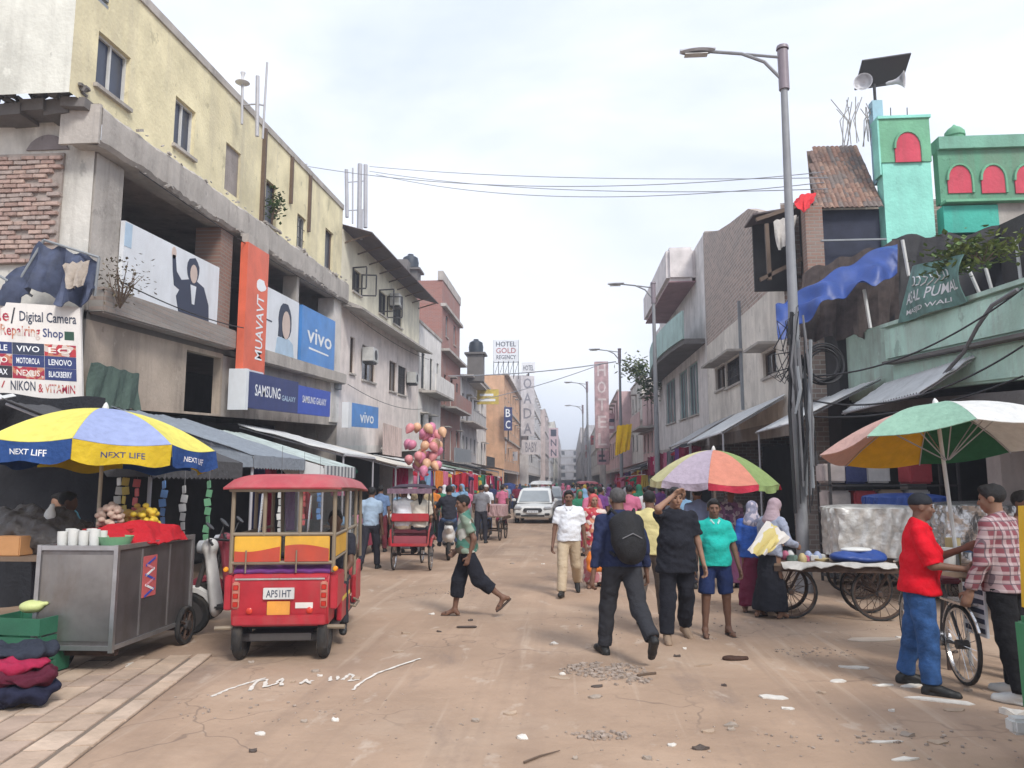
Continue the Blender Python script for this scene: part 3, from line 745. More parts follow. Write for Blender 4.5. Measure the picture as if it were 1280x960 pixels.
for i, rw in enumerate(cells):
    y1 = .585 - i * .125; y0 = y1 - .122
    for j, (s, mm) in enumerate(rw):
        x0 = .26 + j * .235 + (0, .0, -.0)[j]; rquad(t, 'brand_panel', x0, x0 + .232, y0, y1, .001, .004, mm)
        rtext(s, x0 + .03, x0 + .2, y0 + .03, y1 - .03, CREL if mm is REDP else WLET, .0045)
rtext('NIKON', .48, .66, .09, .19, INK); rtext('& VITAMIN', .68, .95, .08, .17, REDP); rtext('Sony /', .2, .44, .09, .18, REDP)

# ------------------------------------------------------------------ second building on the left
B2 = thing('white_building', 'white washed building with dark tin eave and open window shutters', 'building', (-10, 33, 0))
f = LF(B2, -8.0, .05, 26); b0, b1 = 26.02, 40.2
def winset(f, specs):
    out = []
    for (u0, u1, v0, v1, st) in specs:
        a0, z1 = f.px(u0, v0); _, z0 = f.px(u0, v1); a1, _ = f.px(u1, v0); out.append((a0, a1, z0, z1, st))
    return out
ws = winset(f, [(441, 452, 334, 363, 'shutter'), (474, 484, 362, 391, 'shutter'), (492, 503, 366, 404, 'grill')])
ws2 = winset(f, [(438, 444, 420, 466, 'frame'), (453, 470, 430, 474, 'frame'), (487, 496, 450, 488, 'frame'), (498, 508, 456, 492, 'grill')])
f.wall('wall', CREAM, b0, b1, 8.2, 10.75, [w[:4] for w in ws]); f.wall('wall', PINKW, b0, b1, 3.0, 7.95, [w[:4] for w in ws2])
for w in ws + ws2: f.window(*w[:5], mull=1, fm=IRON if w[4] == 'shutter' else FRAME_B, glass=GLASS)
m = f.mb(); m.prism([(0, 7.952), (.75, 7.82), (.75, 7.9), (0, 8.198)], b0, b1, 'x'); m.build('ledge', CONC, B2, world=True)
TIN = M('rusty_tin', (.13, .105, .11), .7, .2, var=.25, vs=2, grime=.4, gs=2)
def corr_sheet(xf, a0, a1, o0, o1, z0, z1, pitch=.12, amp=.022, th=.012, along='a'):
    """corrugated sheet from (o0,z0) down to (o1,z1), ribs running down the slope"""
    nn = max(2, int((a1 - a0) / pitch * 4)); m = MB(xf)
    d = Vector((o1 - o0, z1 - z0)).normalized(); nrm = (-d.y, d.x)
    if nrm[1] < 0: nrm = (d.y, -d.x)
    def fn(u, v):
        w = amp * math.sin(2 * math.pi * (a0 + (a1 - a0) * u) / pitch)
        return (a0 + (a1 - a0) * u, o0 + (o1 - o0) * v + nrm[0] * w, z0 + (z1 - z0) * v + nrm[1] * w)
    m.grid(fn, nn, 3, th); return m
corr_sheet(f.pt, b0, b1, -2.0, 1.05, 11.5, 10.6, .18, .03).build('tin_eave', TIN, B2, world=True, smooth=True)
for a in np.linspace(b0 + .3, b1 - .3, 9):
    m = f.mb(); m.bar((a, 0, 10.3), (a, .95, 10.58), .05); m.build('eave_bracket', FRAME_B, B2, world=True)
f.wall('shop_lintel', WHITEP, b0, b1, 2.7, 3.0); f.shop(b0, b1, 2.7, 2); f.hull('hull', PINKW, b0, b1, 0, 10.7, 7)
cb = f.px(520, 500)
for (u0, u1, v0, v1) in [(445, 475, 545, 590)]: pass

# ------------------------------------------------------------------ further buildings, both sides
def building(name, label, f, a0, a1, H, floors, wm, rows, depth=7, seed=0, eave=0., balcony=(), style='frame', gf=3.0, top_m=None, wz=1.2, ww=.9, band=True):
    r = random.Random(seed); holes = []; spec = []
    fh = (H - gf) / floors
    for i in range(floors):
        z = gf + i * fh; n = rows
        for j in range(n):
            c = a0 + (a1 - a0) * (j + .5) / n + r.uniform(-.15, .15); w = ww * r.uniform(.85, 1.15)
            tall = i in balcony
            z0 = z + (.15 if tall else fh * .32); z1 = min(z + fh - .25, z0 + (2.0 if tall else wz))
            if r.random() < .9: holes.append((c - w / 2, c + w / 2, z0, z1)); spec.append((c - w / 2, c + w / 2, z0, z1, r.choice((style, 'frame', 'grill'))))
    f.wall('wall', wm, a0, a1, gf, H, holes); f.wall('shop_lintel', GREYP, a0, a1, gf - .3, gf); f.shop(a0, a1, gf - .3, 1.6)
    f.hull('hull', wm, a0, a1, 0, H, depth)
    for w in spec: f.window(*w[:5], mull=r.choice((0, 1, 1)), fm=r.choice((FRAME_W, FRAME_G, FRAME_B)), shade=.4 if r.random() < .5 else 0)
    if band:
        for i in range(1, floors): f.box('floor_band', CONC, a0, a1, .0, .12 + .1 * r.random(), gf + i * fh - .1, gf + i * fh + .05)
    f.box('coping', CONC, a0 - .02, a1 + .02, -.25, eave if eave else .06, H + .002, H + .16)
    for i in balcony:
        z = gf + i * fh; d = .9
        bal = f.box('balcony', CONC, a0 + .3, a1 - .3, .003, d, z - .12, z); g = f.mb()
        if r.random() < .5: g.box(a0 + .3, a1 - .3, d - .08, d, z + .001, z + .9)
        else:
            g.box(a0 + .3, a1 - .3, d - .06, d, z + .85, z + .9); n = int((a1 - a0) / .22)
            for q in range(n): c = a0 + .35 + (a1 - a0 - .7) * q / (n - 1); g.box(c - .012, c + .012, d - .045, d - .02, z + .001, z + .85)
        g.build('railing', r.choice((top_m or wm, FRAME_G, IRON)), bal, world=True)
    return f
RBRICK = brickmat('red', (.36, .15, .12), (.30, .12, .10), (.3, .22, .2)); RBRICKY = brickmat('red_y', (.36, .15, .12), (.30, .12, .10), (.3, .22, .2), 'y')
def BT(name, label, y0, y1, X): return thing(name, label, 'building', (X, (y0 + y1) / 2, 0))
b = BT('townhouse', 'narrow white townhouse with small curved balconies behind the tin eave', 40.3, 47.4, -10)
f = LF(b, -8, .03, 40); building('', '', f, 40.3, 47.4, 10.3, 2, plaster('w3', (.76, .73, .7), .3, (.42, .4, .37)), 3, balcony=(1,), seed=3)
b = BT('brick_tower', 'tall red brick building with tower room on its roof', 47.5, 56, -10)
f = LF(b, -8, .02, 47); building('', '', f, 47.5, 56, 10.0, 2, RBRICK, 3, balcony=(0, 1), seed=5, eave=.5)
f.wall('upper_wall', RBRICK, 47.6, 55.5, 10.2, 14.6, [(49, 50, 11.2, 12.6), (52.5, 53.5, 11.2, 12.6)]); f.window(49, 50, 11.2, 12.6); f.window(52.5, 53.5, 11.2, 12.6); f.hull('upper_hull', RBRICKY, 47.6, 55.5, 10, 14.6, 6)
f.box('floor_band', CONC, 47.55, 55.6, -.1, .25, 12.9, 13.1)
f.box('tower_room', CONCD, 48.5, 51, -4.6, -2.5, 14.2, 16.3); f.box('parapet', GREYP, 47.5, 55.6, -.3, .05, 14.61, 15.2)
b = BT('grey_house', 'weathered grey house with overhanging cornice and dark water tank', 56.5, 74, -10)
f = LF(b, -8, .01, 56); building('', '', f, 56.5, 66, 9.6, 2, plaster('g5', (.45, .44, .45), .6), 4, balcony=(1,), seed=6, eave=.9)
building('', '', f, 66.1, 74, 10.4, 2, WHITEP, 3, balcony=(0,), seed=7, eave=.5)
b = BT('hotel_building', 'peach coloured hotel building carrying a roof sign frame', 74.5, 98, -10)
f = LF(b, -6.3, .0, 74); building('', '', f, 74.5, 98, 12.2, 3, plaster('peach', (.62, .38, .24), .4, (.3, .2, .15)), 7, seed=8, eave=.4)
# hotel sign on a lattice above the roof
hs = thing('roof_sign', 'large white hotel name sign on roof lattice', 'sign', (-7.0, 78, 12.3))
e = Fac(hs, (-9.6, 76.5, 0), (1, 0, 0), (0, -1, 0))
p = [PY(617, 425, 76.5), PY(648, 451, 76.5)]
hx0, hx1, hz1, hz0 = p[0].x + 9.6, p[1].x + 9.6, p[0].z, p[1].z
e.box('board', WHT, hx0, hx1, -.1, 0, hz0, hz1)
REDH = M('letter_darkred', (.35, .09, .1), .6, bump=0)
def etext(e, parent, s, a0, a1, z0, z1, o, mat): ftext(e, parent, s, a0, a1, z0, z1, o, mat)
w_ = hx1 - hx0; h_ = hz1 - hz0
etext(e, hs, 'HOTEL', hx0 + .1 * w_, hx0 + .9 * w_, hz0 + .68 * h_, hz0 + .92 * h_, .001, INK); etext(e, hs, 'GOLD', hx0 + .1 * w_, hx0 + .9 * w_, hz0 + .36 * h_, hz0 + .62 * h_, .001, REDH); etext(e, hs, 'REGENCY', hx0 + .12 * w_, hx0 + .9 * w_, hz0 + .08 * h_, hz0 + .28 * h_, .001, INK)
m = e.mb()
for i in range(6): a = hx0 + w_ * i / 5; m.bar((a, -.15, 12.1), (a, -.15, hz1), .06)
for i in range(5): a = hx0 + w_ * i / 5; m.bar((a, -.15, 12.2), (a + w_ / 5, -.15, hz0), .04)
m.bar((hx0, -.15, hz0 - .1), (hx1, -.15, hz0 - .1), .06); m.build('lattice', IRON, hs, world=True)
b = BT('sign_building', 'white building with giant vertical letters down its front', 98.5, 140, -10)
f = LF(b, -5.2, 0, 98); building('', '', f, 98.5, 140, 15.5, 4, plaster('w7', (.64, .62, .62), .4), 9, seed=9)
b = BT('far_terrace', 'hazy far terrace of mixed pale houses on the hotel side', 140, 300, -9)
for i, (y0, y1, H, c) in enumerate([(140.5, 165, 15, (.6, .5, .48)), (165.5, 195, 13, (.55, .55, .58)), (195.5, 240, 17, (.6, .57, .5)), (240.5, 310, 16, (.5, .45, .45))]):
    f = LF(b, -4.4 + i * .35, 0, 98); building('', '', f, y0, y1, H, 3, plaster('far%d' % i, c, .5), 7, seed=20 + i, style='frame', ww=1.4, wz=1.5)
# right
b = BT('far_row', 'far row of shop houses beyond the pink vertical sign', 62, 310, 8)
for i, (X, y0, y1, H, c) in enumerate([(4.2, 66, 90, 9.5, (.6, .42, .42)), (3.5, 90.5, 125, 9, (.55, .53, .5)), (2.9, 125.5, 175, 11, (.5, .5, .53)), (2.6, 175.5, 310, 14, (.55, .5, .48))]):
    f = RF(b, X, 0); building('', '', f, y0, y1, H, 2, plaster('farR%d' % i, c, .5), 7, seed=40 + i, ww=1.3, wz=1.4)
b = BT('street_end', 'pale block closing the far end of the street', 318, 330, 0)
f = Fac(b, (0, 320, 0), (1, 0, 0), (0, -1, 0)); building('', '', f, -30, 30, 15, 4, plaster('farE', (.5, .5, .53), .5), 12, seed=60, ww=1.6, wz=1.6)

# grey brick house on the right
GB = thing('grey_brick_house', 'unfinished grey brick house with plastered lower wall and small shaded windows', 'building', (8, 25, 0))
f = RF(GB, 5.5, .02, 24)
GBR = brickmat('grey', (.44, .33, .28), (.28, .22, .19), (.55, .52, .48), grime=.3, bw=.3, rh=.12); GBRY = brickmat('grey_y', (.44, .33, .28), (.28, .22, .19), (.55, .52, .48), 'y', grime=.3, bw=.3, rh=.12)
def fpx(f, u, v): return f.px(u, v)
ga1 = f.px(879, 300)[0]; ga0 = 19.6
prof = [(ga0, f.px(1000, 330)[1]), (f.px(955, 300)[0], f.px(955, 296)[1]), (f.px(951, 280)[0], f.px(951, 282)[1]), (f.px(948, 264)[0], f.px(948, 264)[1]), (f.px(935, 261)[0], f.px(935, 261)[1]), (f.px(912, 280)[0], f.px(912, 279)[1]), (f.px(898, 288)[0], f.px(898, 288)[1]), (ga1, f.px(880, 289)[1])]
zm = 7.0
m = f.mb(); m.prism([(ga0, zm), (ga1, zm)] + prof[::-1], -.25, 0, 'y'); m.build('brick_wall', GBR, GB, world=True)
ws = winset(f, [(894, 906, 462, 490, 'frame'), (907, 928, 455, 486, 'grill'), (953, 970, 443, 474, 'frame')])
ws = [(w[1], w[0], w[2], w[3], w[4]) if w[0] > w[1] else w for w in ws]
f.wall('wall', plaster('rightwhite', (.74, .69, .62), .5, (.22, .19, .17), 1.0), ga0, ga1, 3.4, zm, [w[:4] for w in ws])
for w in ws: f.window(*w[:5], mull=1, fm=FRAME_B, shade=.5)
f.wall('shop_lintel', GREYP, ga0, ga1, 3.0, 3.4); f.shop(ga0, ga1, 3.0, 2); f.hull('hull', GBRY, ga0, ga1, 0, 9.0, 6)
f.box('wall_pipe', FRAME_G, f.px(928, 440)[0], f.px(928, 440)[0] + .08, .0, .09, 4, 7.5)
m = f.mb(); m.prism([(-.02, 7.0), (-6, 7.0), (-6, 11.6), (-.02, prof[-1][1])], ga1 - .25, ga1, 'x'); m.build('side_wall', GBRY, GB, world=True)
m = f.mb(); m.prism([(-.02, 7.0), (-6, 7.0), (-6, 8.2), (-.02, prof[0][1])], ga0, ga0 + .25, 'x'); m.build('side_wall', GBRY, GB, world=True)

# white modern house with boxed-out top floor and green glass balcony
WH = thing('modern_house', 'white house with boxed out top room and curved green balcony', 'building', (8, 40, 0))
f = RF(WH, 5.5, .03, 31); a0, a1 = ga1 + .05, 48.5
TEAL = plaster('pale_teal', (.42, .58, .55), .3)
f.wall('wall', plaster('modern', (.72, .68, .66), .3), a0, a1, 3.2, 10.6, [(33, 35.6, 4.6, 6.9), (36, 38.6, 4.6, 6.9), (40, 44, 4.6, 6.9)])
for w in [(33, 35.6, 4.6, 6.9), (36, 38.6, 4.6, 6.9), (40, 44, 4.6, 6.9)]: f.window(*w, 'frame', mull=2, fm=TEAL, glass=GLASSB)
zt = f.px(880, 312)[1]; zu = f.px(858, 352)[1]
f.box('top_room', plaster('modern', ()), a0, 46, -5, .0, 10.602, 11.75); f.box('top_box', plaster('modern2', (.74, .69, .68), .25), 32.6, 43, .003, 1.25, 10.3, 11.8, bevel=.15)
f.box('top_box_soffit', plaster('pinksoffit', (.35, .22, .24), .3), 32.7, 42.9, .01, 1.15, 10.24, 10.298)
m = f.mb(); N = 12
def bal(u, v):
    a = a0 + .2 + (46 - a0) * u; o_ = .4 + .75 * math.sin(math.pi * min(1, .15 + u * .85)) ** .7; return (a, o_, 7.5 + 1.15 * v + .0)
m.grid(bal, 18, 2, .08); bl = m.build('balcony', TEAL, WH, world=True, smooth=True)
m = f.mb(); m.prism([(a0 + .2, 0.003)] + [bal(i / 18, 0)[:2] for i in range(19)] + [(46.2, .003)], 7.3, 7.5, 'z'); m.build('balcony_slab', CONCD, bl, world=True)
f.wall('shop_lintel', GREYP, a0, a1, 2.9, 3.2); f.shop(a0, a1, 2.9, 2); f.hull('hull', plaster('modern2', ()), a0, a1, 0, 10.6, 6)
PHs = thing('pink_house', 'low pink and white house with roof plants past the green balcony', 'building', (8, 55, 0))
f = RF(PHs, 5.3, .02, 50); building('', '', f, 48.6, 56, 7.6, 2, plaster('pinkR', (.66, .48, .46), .4), 3, seed=71, balcony=(1,)); building('', '', f, 56.1, 65.8, 9.2, 2, plaster('whiteR', (.62, .6, .55), .4), 3, seed=72)

# mint balcony house, near right
MINT = plaster('mint', (.50, .72, .62), .6, (.36, .36, .32), 1.1); MINTD = plaster('mint_faded', (.46, .62, .54), .8, (.26, .25, .22), 1.4)
MH = thing('mint_house', 'house with flaking mint green balcony wall above dark shop', 'building', (9, 14, 0))
f = RF(MH, 6.5, .07, 16)
m0, m1 = 9.0, f.px(1121, 430)[0]
zt = f.px(1121, 410)[1]; zmid = f.px(1127, 453)[1]; zb = f.px(1125, 491)[1]
f.box('balcony_wall', MINT, m0, m1, -.15, .25, zmid + .03, zt, bevel=.05); f.box('balcony_wall', MINT, m0, m1, -.15, .12, zb, zmid - .03, bevel=.04)
f.box('balcony_band', CONCD, m0, m1 + .03, -.1, .3, zmid - .028, zmid + .028)
f.box('coping', MINTD, m0, m1 + .02, -.12, .3, zt + .002, zt + .07)
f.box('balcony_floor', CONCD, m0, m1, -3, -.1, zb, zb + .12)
m2 = f.px(1030, 430)[0]; zt2 = f.px(1060, 420)[1]
f.box('balcony_wall', MINTD, m1 + .04, m2, -.15, .0, zb - .1, zt2 + .02, bevel=.05)
f.box('balcony_floor', CONCD, m1 + .04, m2, -3, -.2, zb - .1, zb)
f.box('back_wall', plaster('sooty_back', (.075, .068, .066), .4), m0, 22, -3.2, -3, 3.2, 7.3)  # back wall in a near-black plaster
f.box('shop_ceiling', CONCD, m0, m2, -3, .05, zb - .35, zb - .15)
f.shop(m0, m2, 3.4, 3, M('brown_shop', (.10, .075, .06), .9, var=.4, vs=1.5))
f.box('shop_pier', plaster('pier_pink', (.45, .36, .32)), 12.1, 12.5, -.3, .05, 0, zb - .36); f.box('shop_pier', CONCD, m1 - .2, m1 + .15, -.3, .05, 0, zb - .36)
f.hull('hull', CONCD, m0, 22, 0, 3.3, 6)
# ------------------------------------------------------------------ mosque and shacks behind the mint house
def lerp(a, b, t): return a + (b - a) * t
def polyat(pts, t):
    n = len(pts) - 1; x = min(max(t, 0), 1) * n; i = min(int(x), n - 1); return Vector(pts[i]).lerp(Vector(pts[i + 1]), x - i)
def drape(name, label, cat, topl, botl, mat, amp=.06, waves=5, nu=28, nv=10, th=.012, seed=0, sag=0., group=None, parent=None, base=None):
    """a hanging cloth between two lines, folded and sagging"""
    r = random.Random(seed); ph = [r.uniform(0, 6.28) for _ in range(4)]
    def fn(u, v):
        a = polyat(topl, u); b = polyat(botl, u); p = a.lerp(b, v)
        w = amp * (math.sin(u * waves * 6.28 + ph[0] + 1.5 * math.sin(v * 3 + ph[1])) + .5 * math.sin(u * waves * 15 + v * 4 + ph[2])) * (.25 + .75 * v)
        n_ = (b - a).cross(polyat(topl, min(1, u + .01)) - polyat(topl, max(0, u - .01)))
        n_ = n_.normalized() if n_.length > 1e-6 else Vector((0, 1, 0))
        p = p + n_ * w; p.z -= sag * math.sin(math.pi * u) * (1 - abs(2 * v - 1) * .3) + .4 * amp * math.sin(u * 23 + v * 9 + ph[3]); return p
    m = MB(); m.grid(fn, nu, nv, th)
    if parent is not None: return m.build(name, mat, parent, smooth=True, sharp=70)
    o = top(name, label, cat, m, mat, base=base, group=group, smooth=True); return o
YM = 17.9
MQ = thing('mosque', 'green mosque with red arched niches and square tower', 'mosque', (8, 19, 0))
e = Fac(MQ, (0, YM, 0), (1, 0, 0), (0, -1, 0))
GRN = plaster('mosque_green', (.19, .44, .28), .5, (.12, .25, .18)); TRQ = plaster('turquoise', (.30, .70, .59), .35, (.25, .48, .43)); REDN = plaster('niche_red', (.62, .09, .13), .2); TQL = plaster('turq_dark', (.08, .45, .36), .3)
tx0, tz1 = e.px(1099, 150); tx1, tz0 = e.px(1170, 297); tzm = e.px(1130, 203)[1]
e.box('tower', TRQ, tx0, tx1, -.35, .0, tz0 - 1.5, tzm); e.box('tower_top', GRN, tx0 - .03, tx1 + .02, -.35, .03, tzm + .002, tz1); e.box('tower_coping', TRQ, tx0 - .06, tx1 + .05, -.4, .07, tz1 + .002, tz1 + .07)
e.box('tower_edge', TRQ, tx0 - .07, tx0 - .032, -.3, .04, tzm - .3, tz1)
def arch(x0, x1, z0, z1, n=10):
    h = (z1 - z0) * .55; zs = z1 - h; c = (x0 + x1) / 2; w = (x1 - x0) / 2
    return [(x0, z0), (x1, z0)] + [(c + w * math.cos(math.pi * i / n), zs + h * math.sin(math.pi * i / n) ** .9) for i in range(n + 1)]
def niche(u0, u1, v0, v1, o, vv=None):
    a0, z1 = e.px(u0, v0); a1, z0 = e.px(u1, v1)
    m = e.mb(); m.prism(arch(a0, a1, z0, z1), o + .001, o + .03, 'y'); w = m.build('niche', REDN, MQ, world=True)
    m = e.mb(); m.tube([(p[0], o + .03, p[1]) for p in arch(a0, a1, z0, z1)[1:]], .035, 5); m.build('niche_frame', GRN, w, world=True)
niche(1116, 1152, 166, 203, .03)
px0, pz1 = e.px(1173, 187); _, pzm = e.px(1200, 252); px1 = e.px(1330, 180)[0]
e.box('parapet', plaster('mosque_green_dark', (.14, .33, .22), .6, (.2, .18, .15)), px0, px1, -.3, -.06, pzm, pz1); e.box('cornice', plaster('mq_band', (.2, .42, .32), .4), px0, px1, -.35, .05, pz1 + .002, pz1 + .3)
for (u0, u1) in ((1160, 1177), (1184, 1218), (1226, 1260), (1268, 1302)): 
    if u0 > 1170: niche(u0, u1, 205, 240, -.06)
e.box('lower_wall', TQL, px0, e.px(1247, 260)[0], -.3, .02, e.px(1200, 291)[1], pzm - .1); e.box('lower_wall', CONC, e.px(1248, 260)[0], px1, -.3, -.02, e.px(1200, 300)[1] - 1, pzm - .002)
e.box('ledge', GRN, px0, px1, -.1, .18, pzm - .06, pzm - .003)
a_, z_ = e.px(1203, 185); m = MB(); m.lathe([(.2, 0), (.2, .12), (.23, .14), (.22, .24), (.15, .33), (.06, .39), (.015, .44)], 14, (a_, YM + .3, pz1 + .3)); m.build('small_dome', GRN, MQ, smooth=True, world=True)
for u in (1120, 1141):
    a_, z_ = e.px(u, 148); m = MB(); m.cyl((a_, YM + .3, z_ - .1), (a_ + .02, YM + .3, z_ + .42), .012, n=5); m.build('reinforcing_rod', IRON, MQ, world=True)
e.box('support_wall', VOID, 6.3, px1, -1.3, -.4, 0, e.px(1200, 291)[1])
# horn loudspeakers with a tin hood on a pole above the tower
LS = thing('loudspeaker_mast', 'pole with two pale horn loudspeakers under dark tin hood', 'loudspeaker', e.pt(e.px(1099, 190)[0] - .1, -.4, tz1 - .5))
px_, pz_ = e.px(1097, 180); Ys = YM + .4
pole = PY(1098, 190, Ys); ptop = PY(1098, 105, Ys)
PALEB = paint('pale_blue_pole', (.25, .45, .55)); HORN = paint('horn_grey', (.62, .62, .64), .5)
m = MB(); m.box(pole.x - .12, pole.x + .12, Ys - .12, Ys + .12, pole.z - .8, PY(1098, 128, Ys).z); m.build('pole_block', PALEB, LS, world=True)
m = MB(); m.cyl((pole.x, Ys, pole.z), (pole.x, Ys, ptop.z), .035); m.build('pole', IRON, LS, world=True)
a = PY(1071, 92, Ys); b = PY(1134, 78, Ys); m = MB(); m.obox(((a.x + b.x) / 2, Ys, (a.z + b.z) / 2 - .1), (1.15, .8, .34), Matrix.Rotation(-.12, 3, 'Y') @ Matrix.Rotation(-.5, 3, 'X') @ Matrix.Diagonal((1, 1, .12))); m.build('tin_hood', paint('hood', (.045, .04, .045), .6), LS, world=True)
for (u, v, dx, dy) in ((1079, 103, -.5, -1), (1128, 100, .9, -.55)):
    c = PY(u, v, Ys - .3); d = Vector((dx, dy, -.05)).normalized()
    m = MB(); m.lathe([(.03, -.36), (.05, -.3), (.05, -.2), (.07, -.12), (.12, -.04), (.2, .04), (.215, .045), (.19, .03), (.1, -.06), (.03, -.12)], 18, c, d); m.build('horn', HORN, LS, smooth=True, world=True)
    m = MB(); m.bar(c - d * .2, (pole.x, Ys, c.z + .02), .025); m.build('bracket', IRON, LS, world=True)
# scrap rods beside the speakers
SC = None
r = random.Random(3); m = MB(); c = PY(1075, 165, Ys)
for i in range(16):
    x = c.x + r.uniform(-.4, .35); m.tube([(x, Ys + r.uniform(-.2, .2), c.z - .3), (x + r.uniform(-.1, .1), Ys, c.z + .3), (x + r.uniform(-.35, .35), Ys, c.z + r.uniform(.5, .95))], .012, 4)
top('scrap_rods', 'bundle of thin bent rods sticking up beside the mosque tower', 'rods', m, metal('scrap', (.5, .48, .46), .6), kind='stuff')
# tiled lean-to roof over a dark loft
LO = thing('rooftop_loft', 'loft with old clay tile roof and dark open front beside the tower', 'loft', (6.6, 18.5, 6))
e3 = Fac(LO, (0, YM - .1, 0), (1, 0, 0), (0, -1, 0))
lx0, lz1 = e3.px(1024, 255); lx1, lz0 = e3.px(1110, 335)
ridge_z = lz1 + 2.0
e3.box('shade_panel', M('loft_shade', (.03, .035, .06), .8, var=.3), lx0 + .05, lx1, -.35, -.3, lz0 - 1, lz1 - .05)  # dark sheet stands in for the shade of the open loft
e3.box('rail', FRAME_G, lx0, lx1, -.02, .02, e3.px(1060, 300)[1] - .02, e3.px(1060, 300)[1] + .02)
e3.box('brick_pier', BRICK1Y, e3.px(1008, 300)[0], lx0 + .06, -.3, .0, lz0 - 1.2, lz1 - .03)
e3.box('back', VOID, lx0, lx1, -1.6, -1.5, lz0 - 1, lz1 + .3)
tilem = [M('clay_tile%d' % i, c, .9, var=.3, vs=14, bump=.4, bs=50) for i, c in enumerate([(.28, .17, .13), (.22, .15, .125), (.33, .22, .17), (.2, .165, .15)])]
ntx = 14; tw = (lx1 - lx0 + .1) / ntx
tme = []
for q in tilem:
    m = MB(); m.grid(lambda u, v: (-tw / 2 * 1.08 + tw * 1.08 * u, -.16 + .32 * v, .045 * math.sin(math.pi * u) * (1 - .2 * v)), 6, 2, .014); tme.append(m.mesh('clay_tile', q, True))
r = random.Random(2); rows = 13; lb = LO.location
sl = math.atan2(ridge_z - lz1, 1.3)
m = MB(); m.add([(lx0 - .1, YM + .1, lz1 - .04), (lx1, YM + .1, lz1 - .04), (lx1, YM + 1.4, ridge_z - .04), (lx0 + .25, YM + 1.4, ridge_z - .04)], [(0, 1, 2, 3)]); m.build('roof_boards', FRAME_B, LO, world=True)
for j in range(rows):
    for i in range(ntx):
        x = lx0 - .08 + tw * (i + .5); t_ = (j + .3) / rows
        if x < lx0 - .1 + .45 * t_: continue
        p = Vector((x, YM + .02 + 1.3 * t_, lz1 + (ridge_z - lz1) * t_))
        o = link('clay_tile', tme[r.randrange(4)], LO, p - lb); o.rotation_euler = (sl + r.uniform(-.04, .04), r.uniform(-.05, .05), r.uniform(-.05, .05))
# broken roof frame left of the loft
BF = thing('broken_shed', 'broken shed frame with torn white cloth on the brick house roof', 'shed', (5.6, 19, 7.5))
e4 = Fac(BF, (0, 18.6, 0), (1, 0, 0), (0, -1, 0)); m = e4.mb()
def e4p(u, v, o=0): a, z = e4.px(u, v); return (a, o, z)
for (p, q) in [((945, 275), (1005, 255)), ((958, 280), (962, 350)), ((985, 270), (990, 380)), ((950, 350), (1010, 320)), ((1003, 260), (1008, 360))]:
    m = e4.mb(); m.bar(e4p(*p), e4p(*q), .09); m.build('timber', FRAME_B, BF, world=True)
m = e4.mb(); m.obox(Vector(e4p(975, 262, -.5)), (1.3, 1.0, .04), Matrix.Rotation(-.15, 3, 'Y')); m.build('roof_sheet', TIN, BF, world=True)
e4.box('dark_sheet', VOID, e4.px(953, 300)[0], e4.px(1008, 300)[0], -1.0, -.9, e4.px(970, 352)[1], e4.px(970, 262)[1])
drape('torn_cloth', None, None, [Vector(e4.pt(*e4p(966, 277, .05))) - BF.location, Vector(e4.pt(*e4p(995, 270, .05))) - BF.location], [Vector(e4.pt(*e4p(972, 315, .05))) - BF.location, Vector(e4.pt(*e4p(990, 300, .05))) - BF.location], cloth('dirty_white', (.6, .58, .55)), .05, 3, 12, 6, parent=BF)
drape('red_cloth', 'bright red cloth bundle on the loft roof edge', 'cloth', [PY(992, 252, 17.6), PY(1004, 240, 17.5), PY(1020, 242, 17.6)], [PY(994, 258, 17.4), PY(1006, 264, 17.3), PY(1018, 250, 17.4)], cloth('red', (.65, .05, .06)), .05, 2, 14, 6, sag=.05)
# tarpaulins
BLKT = M('black_tarp', (.028, .027, .03), .6, var=.4, vs=3, bump=.3, bs=12); BLUT = M('blue_tarp', (.022, .06, .25), .45, var=.2, vs=4, bump=.2, bs=20, spec=.4)
drape('black_tarpaulin', 'black tarpaulin sheet hung below the mosque wall', 'tarpaulin', [PY(1115, 296, 17.3), PY(1200, 293, 17.2), PY(1310, 272, 17.0)], [PY(1108, 420, 17.3), PY(1200, 420, 17.2), PY(1310, 400, 17.0)], BLKT, .12, 4)
drape('brown_tarpaulin', 'brown black sackcloth screen hung under the blue tarpaulin', 'tarpaulin', [PY(1003, 340, 17.2), PY(1060, 320, 17.2), PY(1124, 300, 17.2)], [PY(1000, 425, 17.1), PY(1060, 422, 17.1), PY(1124, 420, 17.1)], M('sackcloth', (.075, .058, .055), .95, var=.4, vs=6), .1, 4)
drape('blue_tarpaulin', 'bright blue tarpaulin draped over the shack edge by lamp post', 'tarpaulin', [PY(1122, 302, 16.6), PY(1085, 318, 16.4), PY(1052, 334, 16.2), PY(1015, 356, 16.0), PY(985, 372, 16.0), PY(970, 384, 16.0)], [PY(1122, 338, 15.9), PY(1094, 356, 15.7), PY(1060, 364, 15.6), PY(1036, 374, 15.5), PY(1010, 402, 15.5), PY(972, 420, 15.5)], BLUT, .1, 2.3, 60, 20, seed=4)
t = thing('shack_poles', 'thin pale poles propping the tarpaulins of the shack', 'poles', PY(1080, 420, 16.4))
for (u0, v0, u1, v1) in ((1128, 300, 1136, 345), (1080, 362, 1088, 410), (1208, 330, 1228, 375), (1232, 335, 1242, 370), (1270, 300, 1278, 365)):
    m = MB(); m.cyl(PY(u0, v0, 16), PY(u1, v1, 16), .035, n=7); m.build('pole', FRAME_W, t, world=True)
